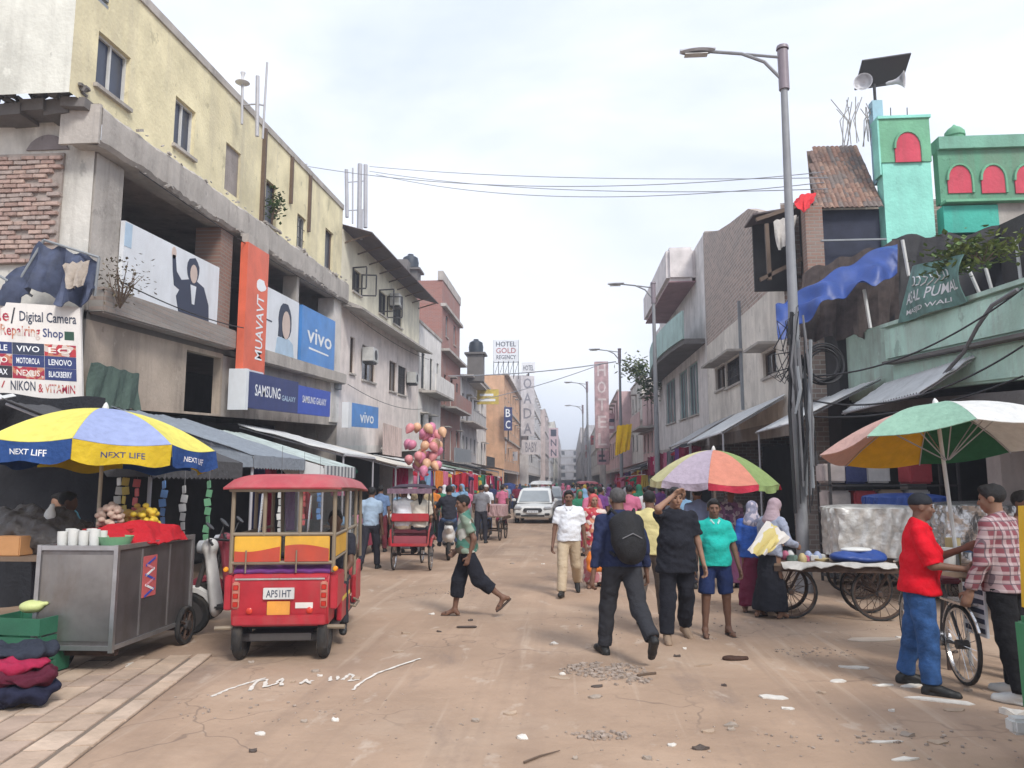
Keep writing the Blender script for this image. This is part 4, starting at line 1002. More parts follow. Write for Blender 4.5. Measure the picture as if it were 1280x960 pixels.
# green banner with white writing
gb = [PX(1141, 333, 6.15), PX(1208, 318, 6.15), PX(1208, 377, 6.15), PX(1123, 404, 6.15)]
t = thing('green_banner', 'faded green cloth banner with white lettering on mint balcony', 'banner', gb[3])
def gpt(x, y, o=0):
    p = gb[3].lerp(gb[2], x).lerp(gb[0].lerp(gb[1], x), y); p.x += -o + .06 * math.sin(x * 9 + y * 3) - .25 * (y * (1 - y)); return p
m = MB(); m.grid(lambda u, v: gpt(u, v), 20, 8, -.012); m.build('cloth', M('banner_green', (.15, .29, .26), .7, var=.4, vs=4, grime=.4), t, world=True, smooth=True)
def curved_text(parent, s, x0, x1, y0, y1, mat, fn, o=.02):
    if s not in _txt: q = text_part(parent, s, (0, 0, 0), (1, 0, 0), (0, 0, 1), mat); bpy.data.objects.remove(q)
    vs, fs = _txt[s]; off = origin_of(parent)
    return link('lettering', raw_mesh('lettering', [tuple(Vector(fn(x0 + (x1 - x0) * float(q[0]), y0 + (y1 - y0) * float(q[1]), o)) - off) for q in vs], list(fs), mat), parent)
curved_text(t, 'ASAL PUMAL', .08, .96, .3, .52, WLET, gpt); curved_text(t, 'MASJID WALI', .1, .8, .08, .2, WLET, gpt)
m = MB(); r = random.Random(9)
for i in range(7):
    x = .25 + i * .08; m.tube([gpt(x + .05 * math.sin(k), .58 + .05 * k + .03 * math.cos(k * 2 + i), .025) for k in range(5)], .012, 4)
m.build('script_strokes', WLET, t, world=True)

# ------------------------------------------------------------------ street lamps
POST = paint('lamp_post', (.26, .27, .29), .55, .5)
def street_lamp(x, y, H, arm, label, detail=False, lean=0.):
    t = thing('street_lamp', label, 'street lamp', (x, y, 0), group='street lamps')
    m = MB(); m.cyl((0, 0, 0), (lean * .5, 0, H * .5), .105, .085, 12); m.cyl((lean * .5, 0, H * .5), (lean, 0, H), .084, .055, 12); m.build('post', POST, t, smooth=True)
    m = MB(); m.cyl((0, 0, 0), (0, 0, .35), .15, .13, 12); m.build('base_collar', POST, t, smooth=True)
    m = MB(); m.cyl((lean, 0, H - .75), (lean, 0, H - .02), .09, .09, 10); m.cyl((lean, 0, H), (lean, 0, H + .06), .11, .1, 10); m.build('head_sleeve', paint('sleeve', (.24, .2, .23)), t, smooth=True)
    m = MB(); m.tube([(lean, 0, H - .6), (lean - arm * .25, 0, H - .22), (lean - arm * .55, 0, H - .05), (lean - arm, 0, H + .02)], .03, 7); m.build('arm', POST, t, smooth=True)
    m = MB(); m.tube([(lean, 0, H - .15), (lean - arm * .5, 0, H - .06)], .025, 6); m.build('brace', POST, t)
    hd = MB(); hd.grid(lambda u, v: (lean - arm - .5 + .62 * u, (.13 * math.sin(math.pi * (.12 + .76 * u))) * (2 * v - 1), H + .02 + .06 * math.sin(math.pi * v) + .02 * u), 8, 6, .05); h_ = hd.build('lamp_head', paint('lamphead', (.42, .42, .44)), t, smooth=True)
    m = MB(); m.box(lean - arm - .42, lean - arm - .02, -.07, .07, H - .045, H - .03); m.build('lens', M('lamp_lens', (.6, .6, .58), .3), h_)
    return t
zt1 = PY(976, 62, 13).z; p1 = PY(1004, 700, 13)
LAMP1 = street_lamp(p1.x, 13, zt1, 1.28, 'tall grey street lamp wrapped in loose cables beside the pushcart', lean=PY(978, 62, 13).x - p1.x)
for (u, v, Y, lab) in ((813, 355, 28.6, 'street lamp in front of the white boxed out house'), (772, 437, 42.5, 'slim street lamp rising beside the roof plants'), (732, 478, 57, 'small far street lamp next to the pink vertical sign'), (727, 507, 72, 'farthest street lamp, low beside the pink sign')):
    p = PY(u, v, Y); street_lamp(p.x + .1, Y, p.z, 1.2, lab)
# cable bundle and coil on the first post
CABLE = M('cable_black', (.025, .025, .028), .6, bump=0); CABLEG = M('cable_grey', (.16, .16, .17), .6, bump=0)
t = thing('cable_bundle', 'tangle of loose black cables strapped to the tall lamp post', 'cables', (p1.x, 12.85, 2.0))
r = random.Random(6)
for i in range(22):
    z0 = r.uniform(1.2, 3.0); z1 = r.uniform(3.4, 4.9); x = p1.x + r.uniform(-.17, .17); y = 12.85 + r.uniform(-.1, .04); m = MB()
    m.tube([(x, y, z0), (x + r.uniform(-.12, .12), y - .05, (z0 + z1) / 2), (x + r.uniform(-.1, .1), y, z1)], r.choice((.012, .018, .03)), 5); m.build('cable', r.choice((CABLE, CABLEG, CABLEG, FRAME_G)), t, world=True)
for i in range(14):
    z0 = r.uniform(3.4, 4.3); x = p1.x - .1; m = MB(); dx = r.uniform(-.5, .3)
    m.tube([(x, 12.9, z0), (x + dx * .5, 12.8, z0 - r.uniform(.1, .4)), (x + dx, 12.8, z0 + r.uniform(-.4, .3)), (x + .2, 12.95, z0 + r.uniform(-.1, .5))], .01, 4); m.build('cable', CABLE, t, world=True)
c = PY(1031, 455, 12.9); t = thing('cable_coil', 'thick coil of black cable hung beside the lamp post', 'cable coil', (c.x, c.y, c.z - .4))
for i in range(7):
    m = MB(); m.ring((c.x + r.uniform(-.03, .03), c.y + i * .02, c.z + r.uniform(-.03, .03)), (r.uniform(-.15, .15), 1, r.uniform(-.1, .1)), r.uniform(.25, .34), .016, 26, 5); m.build('loop', CABLE, t, world=True, smooth=True)

# ------------------------------------------------------------------ overhead wires, antennas
def wire(name, a, b, sag, r_, mat, label, group='overhead wires'):
    a, b = Vector(a), Vector(b); m = MB(); n = 24
    m.tube([a.lerp(b, i / n) - Vector((0, 0, sag * 4 * (i / n) * (1 - i / n))) for i in range(n + 1)], r_, 4); return top('overhead_wire', label, 'wire', m, mat, base=a, group=group)
WG = M('wire_grey', (.3, .31, .34), .6, bump=0)
for i, (a, b, s) in enumerate([(PY(462, 208, 28), PY(1035, 222, 18), .2), (PY(462, 214, 28), PY(1035, 236, 18), .35), (PY(470, 218, 28), PY(1030, 228, 18), .6), (PY(385, 208, 23), PY(1030, 215, 18), .5)]):
    wire('', a, b, s, .011, WG, 'thin grey wire spanning the street between the roof masts')
for (a, b) in (((560, 470, 45), (770, 452, 45)), ((600, 500, 60), (752, 455, 60))): wire('', PY(*a), PY(*b), .2, .03, WG, 'dark cable crossing the far street below the roof sign')
for (a, b, s) in ((PX(1279, 360, 6.2), PY(1012, 470, 13), .3), (PX(1279, 432, 6.1), PY(1012, 500, 13), .35), (PX(1279, 470, 6.1), PY(1005, 520, 13), .2)): wire('', a, b, s, .014, CABLE, 'black cable sagging from lamp post along the mint balcony')
m = MB(); m.tube([PX(1272, 362, 6.1), PX(1240, 382, 6.0), PX(1222, 408, 6.0), PX(1205, 440, 6.0), PX(1180, 468, 6.05), PX(1155, 484, 6.1)], .03, 6); top('downpipe_hose', 'thick grey hose curling down the mint balcony wall', 'hose', m, CABLEG, smooth=True)
AL = paint('mast_grey', (.4, .4, .43))
def mast(name, label, poles, bars, dish=None, Y=17.):
    b = PY(*poles[0][1], Y); t = thing('roof_antenna', label, 'antenna', b)
    for (p, q, r_) in poles: m = MB(); m.cyl(PY(*p, Y), PY(*q, Y) - Vector((0, 0, .3)), r_, n=6); m.build('pole', AL, t, world=True)
    for (p, q) in bars: m = MB(); m.cyl(PY(*p, Y), PY(*q, Y), .02, n=5); m.build('crossbar', AL, t, world=True)
    if dish:
        c = PY(*dish, Y); m = MB(); m.lathe([(.02, .0), (.14, .03), (.17, .05), (.15, .07), (.04, .07), (.03, .2), (.06, .3), (.02, .36)], 14, c); m.build('antenna_disc', HORN, t, world=True, smooth=True)
mast('', 'slim antenna poles with a round disc on yellow roof', [((303, 104), (303, 140), .03), ((322, 95), (322, 155), .045), ((334, 78), (329, 158), .025)], [((303, 131), (322, 130)), ((322, 130), (331, 132))], (303, 106), 16.5)
mast('', 'clustered telecom antenna panels above the tin eave', [((433, 212), (434, 262), .07), ((441, 210), (441, 270), .03), ((450, 205), (449, 280), .09), ((457, 206), (457, 275), .08), ((452, 262), (452, 290), .05)], [((433, 228), (457, 226)), ((436, 263), (457, 262))], None, 27.5)
mast('', 'short aerial on the yellow parapet', [((383, 205), (384, 222), .03)], [((380, 212), (388, 211))], None, 22.5)

# ------------------------------------------------------------------ awnings
AWN = 'shop awnings along the street'
def awning(label, y0, y1, xb, zb, xf, zf, mat, valance=None, sag=.06, skew=0., corr=False, posts=True, pm=None, group=AWN):
    """a sloping sheet from wall side (xb, zb) to street side (xf, zf) on a pipe frame"""
    t = thing('awning', label, 'awning', (xf, (y0 + y1) / 2, 0), group=group)
    r = random.Random(int(y0 * 10)); n = 3
    def fn(u, v):
        y = y0 + (y1 - y0) * u + skew * v; x = xb + (xf - xb) * v
        z = zb + (zf - zb) * v - sag * abs(math.sin(math.pi * u * n)) * (.4 + .6 * math.sin(math.pi * v)) + (.022 * math.sin(2 * math.pi * y / .11) if corr else .008 * math.sin(y * 31 + v * 7))
        return (x, y, z)
    m = MB(); nu = int((y1 - y0) / .11 * 4) if corr else 30
    m.grid(fn, nu, 6, .012); m.build('sheet', mat, t, world=True, smooth=True)
    m = MB(); m.cyl((xf, y0 + skew, zf - .03 - sag * .1), (xf, y1 + skew, zf - .03 - sag * .1), .02, n=6); m.build('front_rail', AL, t, world=True)
    for q in (0, 1):
        y = (y0 + .1, y1 - .1)[q]; m = MB(); m.cyl((xb, y, zb - .06), (xf, y + skew, zf - .06 - sag * .1), .018, n=6); m.build('rafter', AL, t, world=True)
        if posts: m = MB(); m.cyl((xf - (.05 if xf > xb else -.05), y + skew, 0), (xf - (.05 if xf > xb else -.05), y + skew, zf - .05), .025, n=6); m.build('post', AL, t, world=True)
    if valance:
        h, ma, mb_ = valance; k = max(6, int((y1 - y0) / .12)); sg = 1 if xf > xb else -1
        for i in range(k):
            ya, yb = y0 + skew + (y1 - y0) * i / k, y0 + skew + (y1 - y0) * (i + 1) / k; m = MB(); s_ = xf + sg * .012
            m.add([(s_, ya, zf), (s_, yb, zf), (s_, yb, zf - h), (s_, (ya + yb) / 2, zf - h - .03), (s_, ya, zf - h), (s_ + sg * .01, ya, zf), (s_ + sg * .01, yb, zf), (s_ + sg * .01, yb, zf - h), (s_ + sg * .01, (ya + yb) / 2, zf - h - .03), (s_ + sg * .01, ya, zf - h)], [(0, 1, 2, 3, 4), (9, 8, 7, 6, 5), (0, 5, 6, 1), (1, 6, 7, 2), (2, 7, 8, 3), (3, 8, 9, 4), (4, 9, 5, 0)])
            m.build('valance_flap', (ma, mb_)[i % 2], t, world=True)
        m = MB(); m.prism([(xf, zf - h), (xf, zf - .02), (xb + (xf - xb) * .55, zb + (zf - zb) * .55 - .02), (xb + (xf - xb) * .75, zf - h)], y0 + skew, y0 + skew + .012, 'y'); m.build('side_flap', ma, t, world=True)
    return t
TGREY = cloth('tarp_grey', (.085, .085, .09)); TBG = cloth('tarp_bluegrey', (.24, .27, .31)); TWH = M('sheet_white', (.64, .65, .65), .6, var=.1, vs=3, grime=.35, gs=2); TTEAL = M('sheet_pale_teal', (.5, .58, .56), .6, var=.2, grime=.5, gs=2.5); TDK = cloth('tarp_dark', (.03, .031, .036))
STR = cloth('stripe_dark', (.2, .21, .23))
awning('dark grey cloth awning next to the blue and yellow umbrella', 9.6, 12.3, -7.5, 2.85, -5.25, 2.06, TGREY, (.24, TGREY, TGREY), .09, skew=-.25)
awning('blue grey cloth awning beside the dark grey one', 12.2, 14.7, -7.6, 3.0, -5.25, 2.2, TBG, (.2, TBG, TBG), .07, skew=.3)
awning('white awning with striped scalloped valance', 15.3, 17.5, -7.7, 2.9, -4.85, 2.08, TTEAL, (.22, TWH, STR), .04, skew=-.3)
awning('long white tin awning under the royal blue sign', 17.6, 20.6, -7.8, 3.1, -5.35, 2.42, TWH, None, .0, corr=True, skew=.45)
awning('cream tin awning sloping below the light blue sign', 21.7, 25.2, -7.8, 2.95, -4.9, 2.22, M('sheet_cream', (.62, .58, .52), .6, var=.12, grime=.35, gs=2), None, .0, corr=True)
awning('pale teal sheet awning past the light blue sign', 25.6, 30, -7.8, 2.75, -5.2, 2.3, TTEAL, None, .02)
awning('grey white sheet awning at the pink washed wall', 30.3, 36, -7.8, 2.85, -5.4, 2.35, TWH, None, .03)
awning('dull green sheet awning before the townhouse', 36.5, 43, -7.8, 2.9, -5.4, 2.4, cloth('tarp_green', (.2, .27, .22)), None, .06)
awning('dark cloth awning below the brick tower', 43.5, 55, -7.8, 3.1, -5.0, 2.5, TDK, None, .1)
awning('faded brown awning below the weathered grey house', 56, 72, -7.8, 3.3, -4.8, 2.7, cloth('tarp_brown', (.2, .14, .12)), None, .12)
awning('big dark tin canopy at the grey brick house', 19.8, 25.5, 5.45, 3.95, 3.85, 3.02, TWH, None, .0, corr=True)
awning('lower pale canopy at the end of the grey brick house', 25.7, 31.0, 5.45, 4.0, 3.95, 3.15, M('sheet_grey', (.4, .4, .41), .6, grime=.4, gs=2), None, .0)
awning('narrow dark awning with pale edge below the modern house', 31.3, 38, 5.45, 3.6, 3.8, 2.7, TDK, (.12, TWH, TWH), .05)
awning('sagging dark awning near the yellow banner', 38.5, 50, 5.5, 3.2, 3.5, 2.5, TDK, None, .15)
awning('rust brown awning below the pink house', 51, 64, 5.2, 3.2, 3.3, 2.6, cloth('tarp_rust', (.25, .12, .1)), None, .12)
awning('tin sheet canopy hanging over the shop under mint balcony', 12.4, 15.9, 6.35, 3.72, 5.6, 3.18, TWH, None, .0, skew=.3, posts=False, corr=True)
awning('pale slanting canopy between lamp post and mint house', 16.1, 19.4, 6.4, 3.9, 4.6, 3.0, TWH, None, .06)
# dark stall corner at the near left: dark sheet added for the stall's shade, and white corrugated roof sheet
drape('stall_shade_sheet', 'dark sheet standing in for stall shade below the repair board', 'shade sheet', [(-14, 10.6, 3.05), (-9, 10.5, 3.05), (-6.7, 10.6, 2.95)], [(-14, 10.7, .02), (-9, 10.6, .02), (-6.7, 10.7, .02)], TDK, .07, 6, 40, 10)
t = thing('tin_roof_sheet', 'white corrugated tin roof sheet under the repair board', 'roof sheet', (-9.5, 10.2, 2.5))
corr_sheet(lambda a, o, z: (a, 10.4 - o, z), -13.5, -7.9, 0, 1.4, 2.98, 2.62, .2, .035).build('sheet', TWH, t, world=True, smooth=True)
m = MB(); m.cyl((-13.5, 9.05, 2.56), (-7.9, 9.05, 2.56), .03, n=6); m.build('front_rail', AL, t, world=True)
for x in (-8.0, -10.5): m = MB(); m.cyl((x, 9.05, 0), (x, 9.05, 2.55), .03, n=6); m.build('post', AL, t, world=True)
# torn tarps and poles above the repair board
drape('torn_tarpaulin', 'torn blue black tarpaulin rags above the repair board', 'tarpaulin', [PY(10, 350, 11.3), PY(50, 305, 11.3), PY(85, 312, 11.3), PY(122, 325, 11.4)], [PY(0, 385, 11.2), PY(45, 360, 11.2), PY(80, 385, 11.2), PY(118, 372, 11.2)], M('navy_tarp', (.06, .075, .13), .7, var=.5, vs=5), .12, 3, 30, 10, seed=3)
drape('hanging_rag', 'pale dirty rag hanging among the torn tarpaulins', 'cloth', [PY(78, 330, 11.05), PY(112, 326, 11.05)], [PY(84, 362, 11.1), PY(104, 356, 11.1)], cloth('rag', (.5, .44, .38)), .05, 2, 10, 6)
t = thing('tarpaulin_poles', 'leaning grey poles holding torn tarpaulins by the brick wall', 'poles', PY(30, 385, 11.3))
for (p, q) in [((0, 390), (55, 300)), ((55, 300), (124, 322)), ((124, 322), (118, 370)), ((0, 345), (40, 370))]: m = MB(); m.cyl(PY(*p, 11.25), PY(*q, 11.3), .022, n=6); m.build('pole', FRAME_G, t, world=True)
drape('green_screen_cloth', 'dull green cloth screen under the ledge beside beige panel', 'cloth', [PX(114, 452, -7.8), PX(174, 468, -7.8)], [PX(106, 507, -7.8), PX(174, 512, -7.8)], cloth('dull_green', (.09, .13, .11)), .04, 3)
# ------------------------------------------------------------------ far vertical signs, banner, tank
def vsign(name, label, u0, u1, v0, v1, Y, mat, letters, lm, back=.3):
    a = PY(u0, v0, Y); b = PY(u1, v1, Y); t = thing('vertical_sign', label, 'sign', ((a.x + b.x) / 2, Y, b.z)); m = MB(); m.box(a.x, b.x, Y, Y + back, b.z, a.z); m.build('board', mat, t, world=True)
    n = len(letters); h = (a.z - b.z) / n; w = b.x - a.x
    for i, c in enumerate(letters):
        if c != ' ': text_part(t, c, (a.x + w * .2, Y - .002, a.z - h * (i + .85)), (w * .6, 0, 0), (0, 0, h * .7), lm)
    m = MB(); m.bar(((a.x + b.x) / 2, Y + back + .05, b.z - 1), ((a.x + b.x) / 2, Y + back + .05, a.z - .2), .12); m.build('post', IRON, t, world=True); return t
PNK = M('sign_pinkred', (.46, .3, .31), .7, var=.4, vs=2, grime=.7, gcol=(.3, .25, .25), gs=1.2); FADE = M('letter_faded', (.6, .52, .52), .7, var=.3, vs=2)
vsign('', 'tall faded pink vertical hotel sign on the lamp side', 743, 762, 452, 560, 66, PNK, 'HOTEL', FADE, .9)
vsign('', 'white vertical letter sign board on the far white building', 651, 668, 470, 545, 97, M('sign_greywhite', (.56, .54, .56), .7, var=.3, vs=1.5, grime=.6, gcol=(.34, .33, .35), gs=1), 'OADA', M('letter_grey', (.2, .2, .24), .7, var=.3, vs=2))
vsign('', 'small dark blue hanging sign on the peach building', 630, 640, 509, 538, 73.5, DNAVY, 'BC', WLET)
vsign('', 'white board sign with short dark word below the letter sign', 652, 676, 550, 568, 95, M('sign_greywhite', ()), ['BABY'], MATS['letter_grey'])
vsign('', 'far pinkish vertical sign on the distant terrace', 686, 698, 535, 572, 130, M('sign_pinkwhite', (.55, .42, .46), .6), 'INN', INK)
a = PY(652, 453, 97); b = PY(669, 466, 97); t = thing('roof_board', 'small white board standing on the far white roof', 'sign', (a.x, 97, b.z)); m = MB(); m.box(a.x, b.x, 97, 97.2, b.z, a.z); m.build('board', WHT, t, world=True); text_part(t, 'HOTEL', (a.x + .2, 96.99, b.z + .3), (b.x - a.x - .4, 0, 0), (0, 0, (a.z - b.z) * .5), INK); m = MB(); m.bar(((a.x + b.x) / 2, 97.6, 14), ((a.x + b.x) / 2, 97.3, b.z), .2); m.build('post', IRON, t, world=True)
drape('yellow_banner', 'bright yellow cloth banner hanging by the right awnings', 'banner', [PY(771, 532, 36), PY(790, 530, 36)], [PY(769, 570, 36), PY(787, 562, 36)], cloth('yellow_flag', (.8, .5, .02)), .06, 2, 12, 8)
for (u, v, Y, lab) in ((595, 442, 58, 'black plastic water tank on the grey house roof'), (513, 338, 50, 'dark water tank on top of the brick tower')):
    c = PY(u, v, Y); t = thing('water_tank', lab, 'water tank', c); m = MB(); m.lathe([(.55, 0), (.57, .1), (.55, .2), (.57, .5), (.55, .6), (.5, .85), (.25, 1.0), (.2, 1.0), (.2, 1.1), (.01, 1.1)], 16); m.build('tank', M('tank_black', (.02, .03, .045), .5), t, smooth=True); m = MB(); m.box(-.8, .8, -.8, .8, -.14, -.002); m.box(-.6, .6, -.6, .6, -2.2, -.142); m.build('stand', CONCD, t)

r = random.Random(41); bc = [('white', (.6, .6, .6)), ('red', (.45, .08, .09)), ('blue', (.08, .14, .4)), ('yellow', (.6, .45, .1)), ('green', (.1, .28, .16)), ('grey', (.4, .4, .43)), ('pink', (.55, .33, .36))]
for i in range(26):
    sd_ = 1 if i % 2 else -1; y = 66 + i * 5; k = r.randrange(7); X_ = (-7.4 + r.uniform(0, 1.2)) if sd_ < 0 else (4.4 - r.uniform(0, 1.2)); z = r.uniform(3.2, 8.5); w, h = r.uniform(.8, 2.0), r.uniform(.6, 2.4)
    t = thing('projecting_sign', '%s shop board projecting from the far %s houses' % (bc[k][0], 'hotel side' if sd_ < 0 else 'lamp side'), 'sign', (X_, y, z), group='far projecting shop boards')
    m = MB(); m.box(-w / 2, w / 2, -.06, .06, 0, h); m.build('board', M('far_board_' + bc[k][0], bc[k][1], .7, var=.3, vs=2, grime=.5, gs=1.5), t)
    m = MB(); m.bar((sd_ * w / 2, 0, h * .5), (sd_ * (w / 2 + 1.6), 0, h * .5 + .2), .05); m.build('bracket', IRON, t)
    for q in range(2): m = MB(); m.box(-w * .38, w * (.1 + .28 * r.random()), -.072, -.0605, h * (.2 + .35 * q), h * (.36 + .35 * q)); m.build('printed_band', r.choice((INK, WLET, REDP)), t)
# ------------------------------------------------------------------ vehicles and stalls
RUB = M('rubber', (.022, .022, .023), .85, var=.25, vs=8, grime=.45, gcol=(.16, .13, .1), gs=5, coords='obj')
STEEL = metal('steel', (.55, .55, .56), .32, .2); CHROME = metal('chrome', (.7, .7, .7), .2, .1); RUSTY = M('rusty_iron', (.10, .065, .05), .85, .3, var=.4, vs=10)
DKIRON = paint('dark_iron', (.05, .045, .045), .6, .4)
def wheel(parent, c, R_, w, axis=(1, 0, 0), spokes=0, rimm=None, tyre=None, hub=.04, thick=.014):
    c = Vector(c); ax = Vector(axis).normalized(); t = w / 2
    m = MB(); m.lathe([(R_ - t * 1.6, -t * .8), (R_ - t * .6, -t), (R_ - t * .15, -t * .7), (R_, -t * .3), (R_, t * .3), (R_ - t * .15, t * .7), (R_ - t * .6, t), (R_ - t * 1.6, t * .8), (R_ - t * 1.9, 0)], 28, c, ax, True)
    w_ = m.build('wheel', tyre or RUB, parent, smooth=True)
    m = MB()
    if spokes:
        ri = R_ - t * 1.9; m.lathe([(ri + .004, -.014), (ri + .004, .014), (ri - .014, .012), (ri - .014, -.012)], 28, c, ax, True)
        m.build('rim', rimm or CHROME, w_, smooth=True); x, y, d = frame_of(ax)
        m = MB()
        for k in range(spokes):
            a = 2 * math.pi * k / spokes; e_ = x * math.cos(a) + y * math.sin(a); m.cyl(c + ax * (.02 if k % 2 else -.02), c + e_ * ri, thick / 2, n=4)
        tag(m.build('spokes', rimm or CHROME, w_), kind='stuff')
        m = MB(); m.cyl(c - ax * .05, c + ax * .05, hub, n=10); m.build('hub', DKIRON, w_)
    else:
        ri = R_ - t * 1.7; m.lathe([(ri + .01, -t * .5), (ri, -t * .6), (ri * .6, -t * .2), (ri * .35, -t * .55), (.01, -t * .6), (.01, t * .6), (ri * .35, t * .55), (ri * .6, t * .2), (ri, t * .6), (ri + .01, t * .5)], 20, c, ax); m.build('rim', rimm or STEEL, w_, smooth=True)
    return w_
RED = M('paint_rickshaw_red', (.42, .022, .035), .42, var=.18, vs=5, bump=.08, bs=18, grime=.75, gcol=(.2, .11, .085), gs=2.6, spec=.45); YELP = paint('rickshaw_yellow', (.72, .40, .04), .5, .3); ORP = paint('rickshaw_orange', (.48, .06, .03), .5, .3); OLIVE = paint('post_olive', (.24, .19, .13), .5, .45)
PURP = M('vinyl_purple', (.16, .05, .2), .35, var=.2); MARO = M('vinyl_maroon', (.11, .02, .03), .5)
def e_rickshaw(label, loc, rz, plate='AP51HT'):
    t = thing('e_rickshaw', label, 'rickshaw', loc, rz, group='battery rickshaws')
    W = .53
    def bx(name, mat, *b, bev=.012, par=None): m = MB(); m.box(*b); return m.build(name, mat, par or t, bevel=bev)
    # rear body
    m = MB(); m.prism([(.0, .34), (-.03, .42), (-.03, .8), (.03, .86), (.42, .86), (.42, .34)], -W + .06, W - .06, 'x'); body = m.build('rear_body', RED, t, bevel=.02)
    for s in (-1, 1):
        m = MB(); m.prism([(.0, .5), (.0, .84), (.5, .84), (.5, .66), (.42, .56), (.32, .52)], s * (W - .055), s * (W + .02), 'x'); m.build('rear_fender', RED, t, bevel=.012)
        tl = bx('tail_light', M('tail_clear', (.5, .2, .15), .2), *(sorted((s * (W - .14), s * (W - .07)))), -.05, -.02, .52, .78)
        for k in range(3): bx('lamp_ring', M('tail_red', (.5, .03, .02), .25), *(sorted((s * (W - .13), s * (W - .08)))), -.058, -.0505, .54 + k * .08, .59 + k * .08, bev=.004, par=tl)
        m = MB(); m.prism([(.5, .3), (.5, .62), (1.2, .66), (1.25, .3)], s * (W - .05), s * W, 'x'); m.build('side_panel', RED, t, bevel=.01)
        m = MB(); m.prism([(1.75, .3), (1.75, .62), (2.25, .78), (2.3, .3)], s * (W - .05), s * W, 'x'); m.build('side_panel', RED, t, bevel=.01)
        for (y, z0) in ((.02, .86), (.95, .6), (1.8, .6), (2.42, .8)):
            m = MB(); m.cyl((s * (W - .03), y, z0), (s * (W - .03), y + (-.12 if y > 2 else 0), 1.70), .021, n=8); m.build('post', OLIVE, t, smooth=True)
        m = MB(); m.cyl((s * (W - .03), .02, 1.22), (s * (W - .03), 1.8, 1.22), .018, n=7); m.build('side_rail', OLIVE, t, smooth=True)
        m = MB(); m.cyl((s * (W - .03), .02, .98), (s * (W - .03), .95, .98), .014, n=7); m.build('side_rail', OLIVE, t, smooth=True)
    for x in (-.19, .16):
        m = MB(); m.cyl((x, .02, 1.22), (x, .02, 1.70), .02, n=8); m.build('post', OLIVE, t, smooth=True)
    m = MB(); m.cyl((-.3, .2, .9), (-.26, .22, 1.68), .014, n=7); m.build('grab_pole', CHROME, t, smooth=True)
    m = MB(); m.cyl((.05, 1.0, .9), (.09, 1.02, 1.6), .014, n=7); m.build('grab_pole', CHROME, t, smooth=True)
    for z in (1.235, .955): m = MB(); m.cyl((-W + .03, .02, z), (W - .03, .02, z), .02, n=8); m.build('rear_rail', OLIVE, t, smooth=True)
    # painted back boards with a wavy lower colour
    for (x0, x1) in ((-W + .06, -.02), (.02, W - .07)):
        bd = bx('back_board', YELP, x0, x1, .0, .03, .965, 1.215, bev=.006); n = 10
        m = MB(); m.prism([(x0 + .004, .968), (x1 - .004, .968)] + [(x0 + .004 + (x1 - x0 - .008) * (1 - i / n), 1.10 + .035 * math.sin((x0 + (x1 - x0) * (1 - i / n)) * 6 + .6)) for i in range(n + 1)], -.004, -.0005, 'y'); m.build('painted_wave', ORP, bd)
        m = MB(); m.cyl((x0 + .12, -.012, .86), (x0 + .12, -.012, 1.08), .008, n=6); m.build('latch_rod', OLIVE, bd)
    for s in (-1, 1):
        bx('side_board', YELP, *sorted((s * (W - .02), s * (W - .04))), .1, .9, 1.0, 1.2, bev=.006)
    m = MB(); m.grid(lambda u, v: (-W + .06 + (2 * W - .12) * u, .02 + .44 * v, .87 + .05 * math.sin(math.pi * v) ** .5 + .006 * math.sin(u * 30)), 14, 6, .02); m.build('rear_shelf_cushion', PURP, t, smooth=True)
    bx('rear_seat', MARO, -W + .08, W - .08, .5, .95, .5, .62, bev=.04); bx('seat_back', MARO, -W + .08, W - .08, .44, .5, .6, .95, bev=.02); bx('front_bench', MARO, -W + .08, W - .08, 1.3, 1.62, .5, .62, bev=.04)
    bx('driver_seat', MARO, -.25, .25, 1.75, 2.05, .5, .62, bev=.04)
    bx('floor', DKIRON, -W + .02, W - .02, .3, 2.35, .27, .3, bev=0); bx('chassis', DKIRON, -.3, .3, .05, 2.3, .2, .268, bev=0)
    bx('rear_bumper', RED, -W + .08, W - .08, -.06, -.032, .36, .46); bx('axle_cover', DKIRON, -W + .12, W - .12, .1, .22, .18, .26)
    for s in (-1, 1): m = MB(); m.cyl((s * (W - .1), .04, .33), (s * (W + .1), .02, .33), .022, n=8); m.build('bumper_end', OLIVE, t, smooth=True)
    # roof shell
    m = MB(); n = 20
    def roof(u, v):
        x = (2 * u - 1); y = -.1 + 2.62 * v; ed_ = 1 - abs(x) ** 5; fr = 1 - abs(2 * v - 1) ** 9
        return (x * (W + .045), y, 1.70 + .14 * max(0, ed_) ** .45 * max(0, fr) ** .5 - .05 * v * v)
    m.grid(roof, n, 16, .02); m.build('roof', M('paint_roof_red', (.42, .06, .075), .5, var=.2, vs=4, bump=.06, bs=20, grime=.6, gcol=(.38, .2, .17), gs=2, spec=.4), t, smooth=True, sharp=60)
    m = MB(); m.box(-W, W, -.06, 2.4, 1.655, 1.688); m.build('roof_frame', OLIVE, t, bevel=.006)
    for x in (-.25, .25): m = MB(); m.cyl((x, 0, 1.65), (x, 2.35, 1.65), .012, n=6); m.build('roof_bar', OLIVE, t)
    # front
    m = MB(); m.prism([(2.3, .3), (2.38, .75), (2.5, .85), (2.72, .6), (2.74, .38), (2.6, .3)], -.42, .42, 'x'); m.build('front_cowl', RED, t, bevel=.04)
    m = MB(); m.box(-W + .05, W - .05, 2.36, 2.375, .95, 1.62); m.build('windshield', M('clear_glass', (.5, .55, .55), .05, alpha=.18, bump=0), t)
    m = MB(); m.cyl((-.3, 2.15, .98), (.3, 2.15, .98), .016, n=7); m.cyl((0, 2.5, .5), (0, 2.16, .98), .02, n=7); m.build('handlebar', DKIRON, t)
